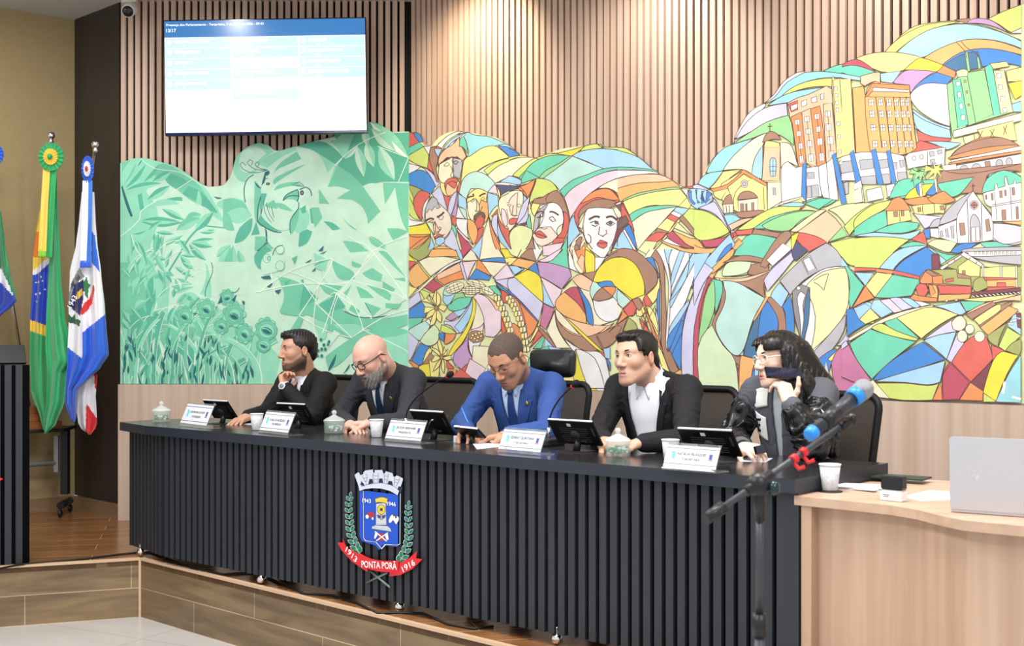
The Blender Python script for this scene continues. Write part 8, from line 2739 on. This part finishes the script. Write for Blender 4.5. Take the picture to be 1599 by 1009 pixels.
lg = MB().use(mat('logo_mirror', (232, 232, 236), .12, .6)); lg.M = M; cx_, cy_ = -w_/2+.078, h_*.47; R_ = .0175
ring = [(cx_+R_*math.cos(a), cy_+R_*math.sin(a), .0036) for a in [2*PI*k/28 for k in range(28)]]
ri = [(cx_+R_*.86*math.cos(a), cy_+R_*.86*math.sin(a), .0036) for a in [2*PI*k/28 for k in range(28)]]; lg.add(ring+ri, [(k, (k+1) % 28, 28+(k+1) % 28, 28+k) for k in range(28) if k not in (6, 7, 20, 21)])
for x0_, pts in ((0, [(-.008, -.009), (-.002, .013), (.0006, .013), (-.0015, .004), (.002, .005), (.0035, .002), (.001, -.009), (-.0012, -.009), (.0008, .001), (-.0024, .002), (-.0056, -.009)]), (.008, [(-.0075, -.013), (-.002, .005), (.004, .005), (.0055, .002), (.003, -.008), (-.002, -.009), (-.0035, -.013)])):
    lg.prism([(cx_+x0_+x, cy_+y) for x, y in pts], .0032, .0038, M=Matrix())
lg.obj('logo', parent=lid)
mb = MB().use(silv); mb.M = frame(c+Vector((0, 0, .008)), X, Y0, (0, 0, 1)); mb.box((0, .12, 0), (w_, .24, .014)); mb.obj('keyboard_deck', parent=lap, bevel=.003)
settle(lap, (c.x, c.y, ZW))
st = thing('rubber_stamp', 'black and white self-inking stamp beside the papers on the wood desk', 'stamp', (0, 0, 0)); c = ground(1391, 783, ZW); X = (ground(1410, 785, ZW)-ground(1372, 781, ZW)).normalized(); Y0 = Vector((-X.y, X.x, 0)); M = frame(c+Y0*.02, X, Y0, (0, 0, 1))
for nm, m_, z0, z1, w1_, d1 in (('base', mat('stamp_white', (232, 232, 230), .35), .001, .034, .082, .042), ('band', chrome, .034, .040, .076, .038), ('handle', mat('stamp_black', (24, 26, 34), .3), .040, .088, .082, .040)):
    mb = MB().use(m_); mb.M = M; mb.box((0, 0, (z0+z1)/2), (w1_, d1, z1-z0)); mb.obj(nm, parent=st, bevel=.006 if nm == 'handle' else .002)
mb = MB().use(inkm); mb.M = M
for k in range(2): mb.box((-.018, -.0212, .021-.006*k), (.026-.006*k, .0004, .0022))
mb.obj('label_print', parent=st); settle(st, (c.x, c.y, ZW))
for i, (off, ang, m_, lab, nm) in enumerate(((0, .12, paper, 'bottom white page of the paper stack behind the wood desk cup', 'page'), (.0045, -.1, paper, 'middle white page of the paper stack behind the wood desk cup', 'page'), (.009, .22, paper, 'top white page of the paper stack behind the wood desk cup', 'page'))):
    c = ground(1342, 765, ZW); mb = MB().use(m_); mb.box((0, 0, .002), (.20, .12, .004)); o = mb.obj('paper_stack', loc=(c.x, c.y+.03, ZW+.0005+off), rotz=-.65+ang); tag(o, lab, 'papers', 'pages stacked on the wood desk')
fo = MB().use(mat('folder_dark', (38, 52, 40), .5)); fo.box((0, 0, .003), (.24, .12, .006)); c = ground(1400, 752, ZW); o = fo.obj('folder', loc=(c.x, c.y, ZW+.015), rotz=-.6); tag(o, 'dark green folder lying across the papers on the wood desk', 'folder')
sheet([(1408, 776), (1452, 766), (1482, 768), (1484, 781), (1440, 783)], ZW, 'loose printed sheet left of the laptop')
# ================================================================ microphone on its boom stand, in the foreground
YM = 3.35; ms = thing('microphone_stand', 'black boom microphone stand with red cable clips in the foreground', 'microphone stand', (0, 0, 0))
gm2 = mat('stand_grey', (62, 64, 70), .4); pv = at(1186, 782, YM); bx_, bz = pv.x, pv.z
mb = MB().use(gm2); mb.tube([(bx_, YM, bz-.02), (bx_, YM, bz-.30)], .0105, 14); mb.obj('upper_tube', parent=ms)
mb = MB().use(tm); mb.tube([(bx_, YM, bz-.30), (bx_, YM, bz-.36)], .019, 14); mb.obj('height_clutch', parent=ms)
mb = MB().use(gm2); mb.tube([(bx_, YM, bz-.36), (bx_, YM, .12)], .014, 14); mb.obj('lower_tube', parent=ms)
for k in range(3):
    a = 2*PI*k/3+.6; mb = MB().use(tm); mb.tube([(bx_, YM, .16), (bx_+.30*math.cos(a), YM+.30*math.sin(a), .015)], .010, 8); mb.obj('leg', parent=ms)
e0_ = at(1106, 808, YM-.12); e1_ = at(1330, 655, YM+.16); dirb = (e1_-e0_).normalized()
mb = MB().use(gm2); mb.tube([e0_, e1_], .0085, 12); mb.obj('boom', parent=ms)
mb = MB().use(tm); mb.tube([e0_-dirb*.01, e0_+dirb*.055], [.015, .017], 14); mb.obj('counterweight', parent=ms)
q = e0_+dirb*(pv-e0_).dot(dirb); mb = MB().use(tm); mb.ball(q+Vector((0, 0, -.004)), (.032, .03, .032), 16); mb.tube([q, (bx_, YM, bz-.05)], [.02, .016], 12); mb.tube([q-dirb*.05, q+dirb*.05], .014, 12); mb.obj('pivot', parent=ms)
mb = MB().use(mat('teal_reflector', (20, 50, 52), .15)); mb.lathe([(0, 0), (.018, .002), (.020, .012), (.012, .024), (0, .026)], 18, q+Vector((.03, -.005, -.012)), (.9, -.4, 0)); mb.obj('knob', parent=ms)
for (x, y) in ((1235, 725), (1256, 710)):
    c = at(x, y, YM+.06); mb = MB().use(mat('red_clip', (222, 40, 48), .35)); s0 = e0_+dirb*(c-e0_).dot(dirb); mb.tube([s0-dirb*.009, s0+dirb*.009], .0125, 12)
    mb.tube([s0+Vector((.0, -.005, -.010)), s0+Vector((.012, -.008, -.026)), s0+Vector((.028, -.008, -.020))], .0055, 8); mb.obj('cable_clip', parent=ms)
mb = MB().use(tm); hold = e1_-dirb*.02; mb.tube([e1_-dirb*.05, e1_+dirb*.012], .013, 12); mb.ball(e1_, .017, 12); mb.tube([e1_-dirb*.06+Vector((0, 0, -.0)), e1_-dirb*.09+Vector((.02, 0, -.02))], .007, 8); mb.obj('swivel', parent=ms)
m0 = at(1263, 680, YM+.02); m1 = at(1347, 609, YM+.14); dm = (m1-m0).normalized(); Lm = (m1-m0).length
mc = (m0+m1)*.5; mb = MB().use(tm); k0 = m0+dm*Lm*.38; mb.tube([e1_, e1_+(k0-e1_)*.5, k0-Vector((0, 0, .018))], .009, 10); mb.tube([k0-dm*.03, k0+dm*.03], .0215, 16, cap=True); mb.obj('mic_clip', parent=ms)
settle(ms, (bx_, YM, 0))
mic = thing('microphone', 'black handheld microphone with two blue bands and a silver grille', 'microphone', (0, 0, 0))
bluem = mat('mic_blue', (40, 140, 226), .4)
mb = MB().use(mat('mic_body', (44, 46, 54), .4)); mb.tube([m0+dm*.018, m0+dm*Lm*.5, m1-dm*.040], [.0165, .0182, .0215], 20); mb.obj('body', parent=mic)
mb = MB().use(bluem); mb.tube([m0-dm*.004, m0+dm*.004, m0+dm*.024], [.0150, .0185, .0190], 20); mb.obj('blue_band', parent=mic)
mb = MB().use(bluem); mb.tube([m1-dm*.052, m1-dm*.024], [.0245, .0265], 20); mb.obj('blue_band', parent=mic)
mb = MB().use(mat('mic_grille', (168, 168, 172), .45, .5, bump=.8, nscale=500)); mb.lathe([(.022, -.026), (.0265, -.018), (.0285, .0), (.0275, .012), (.022, .022), (.012, .028), (0, .030)], 24, m1, dm); mb.obj('grille', parent=mic)
settle(mic, (m0.x, m0.y, m0.z))
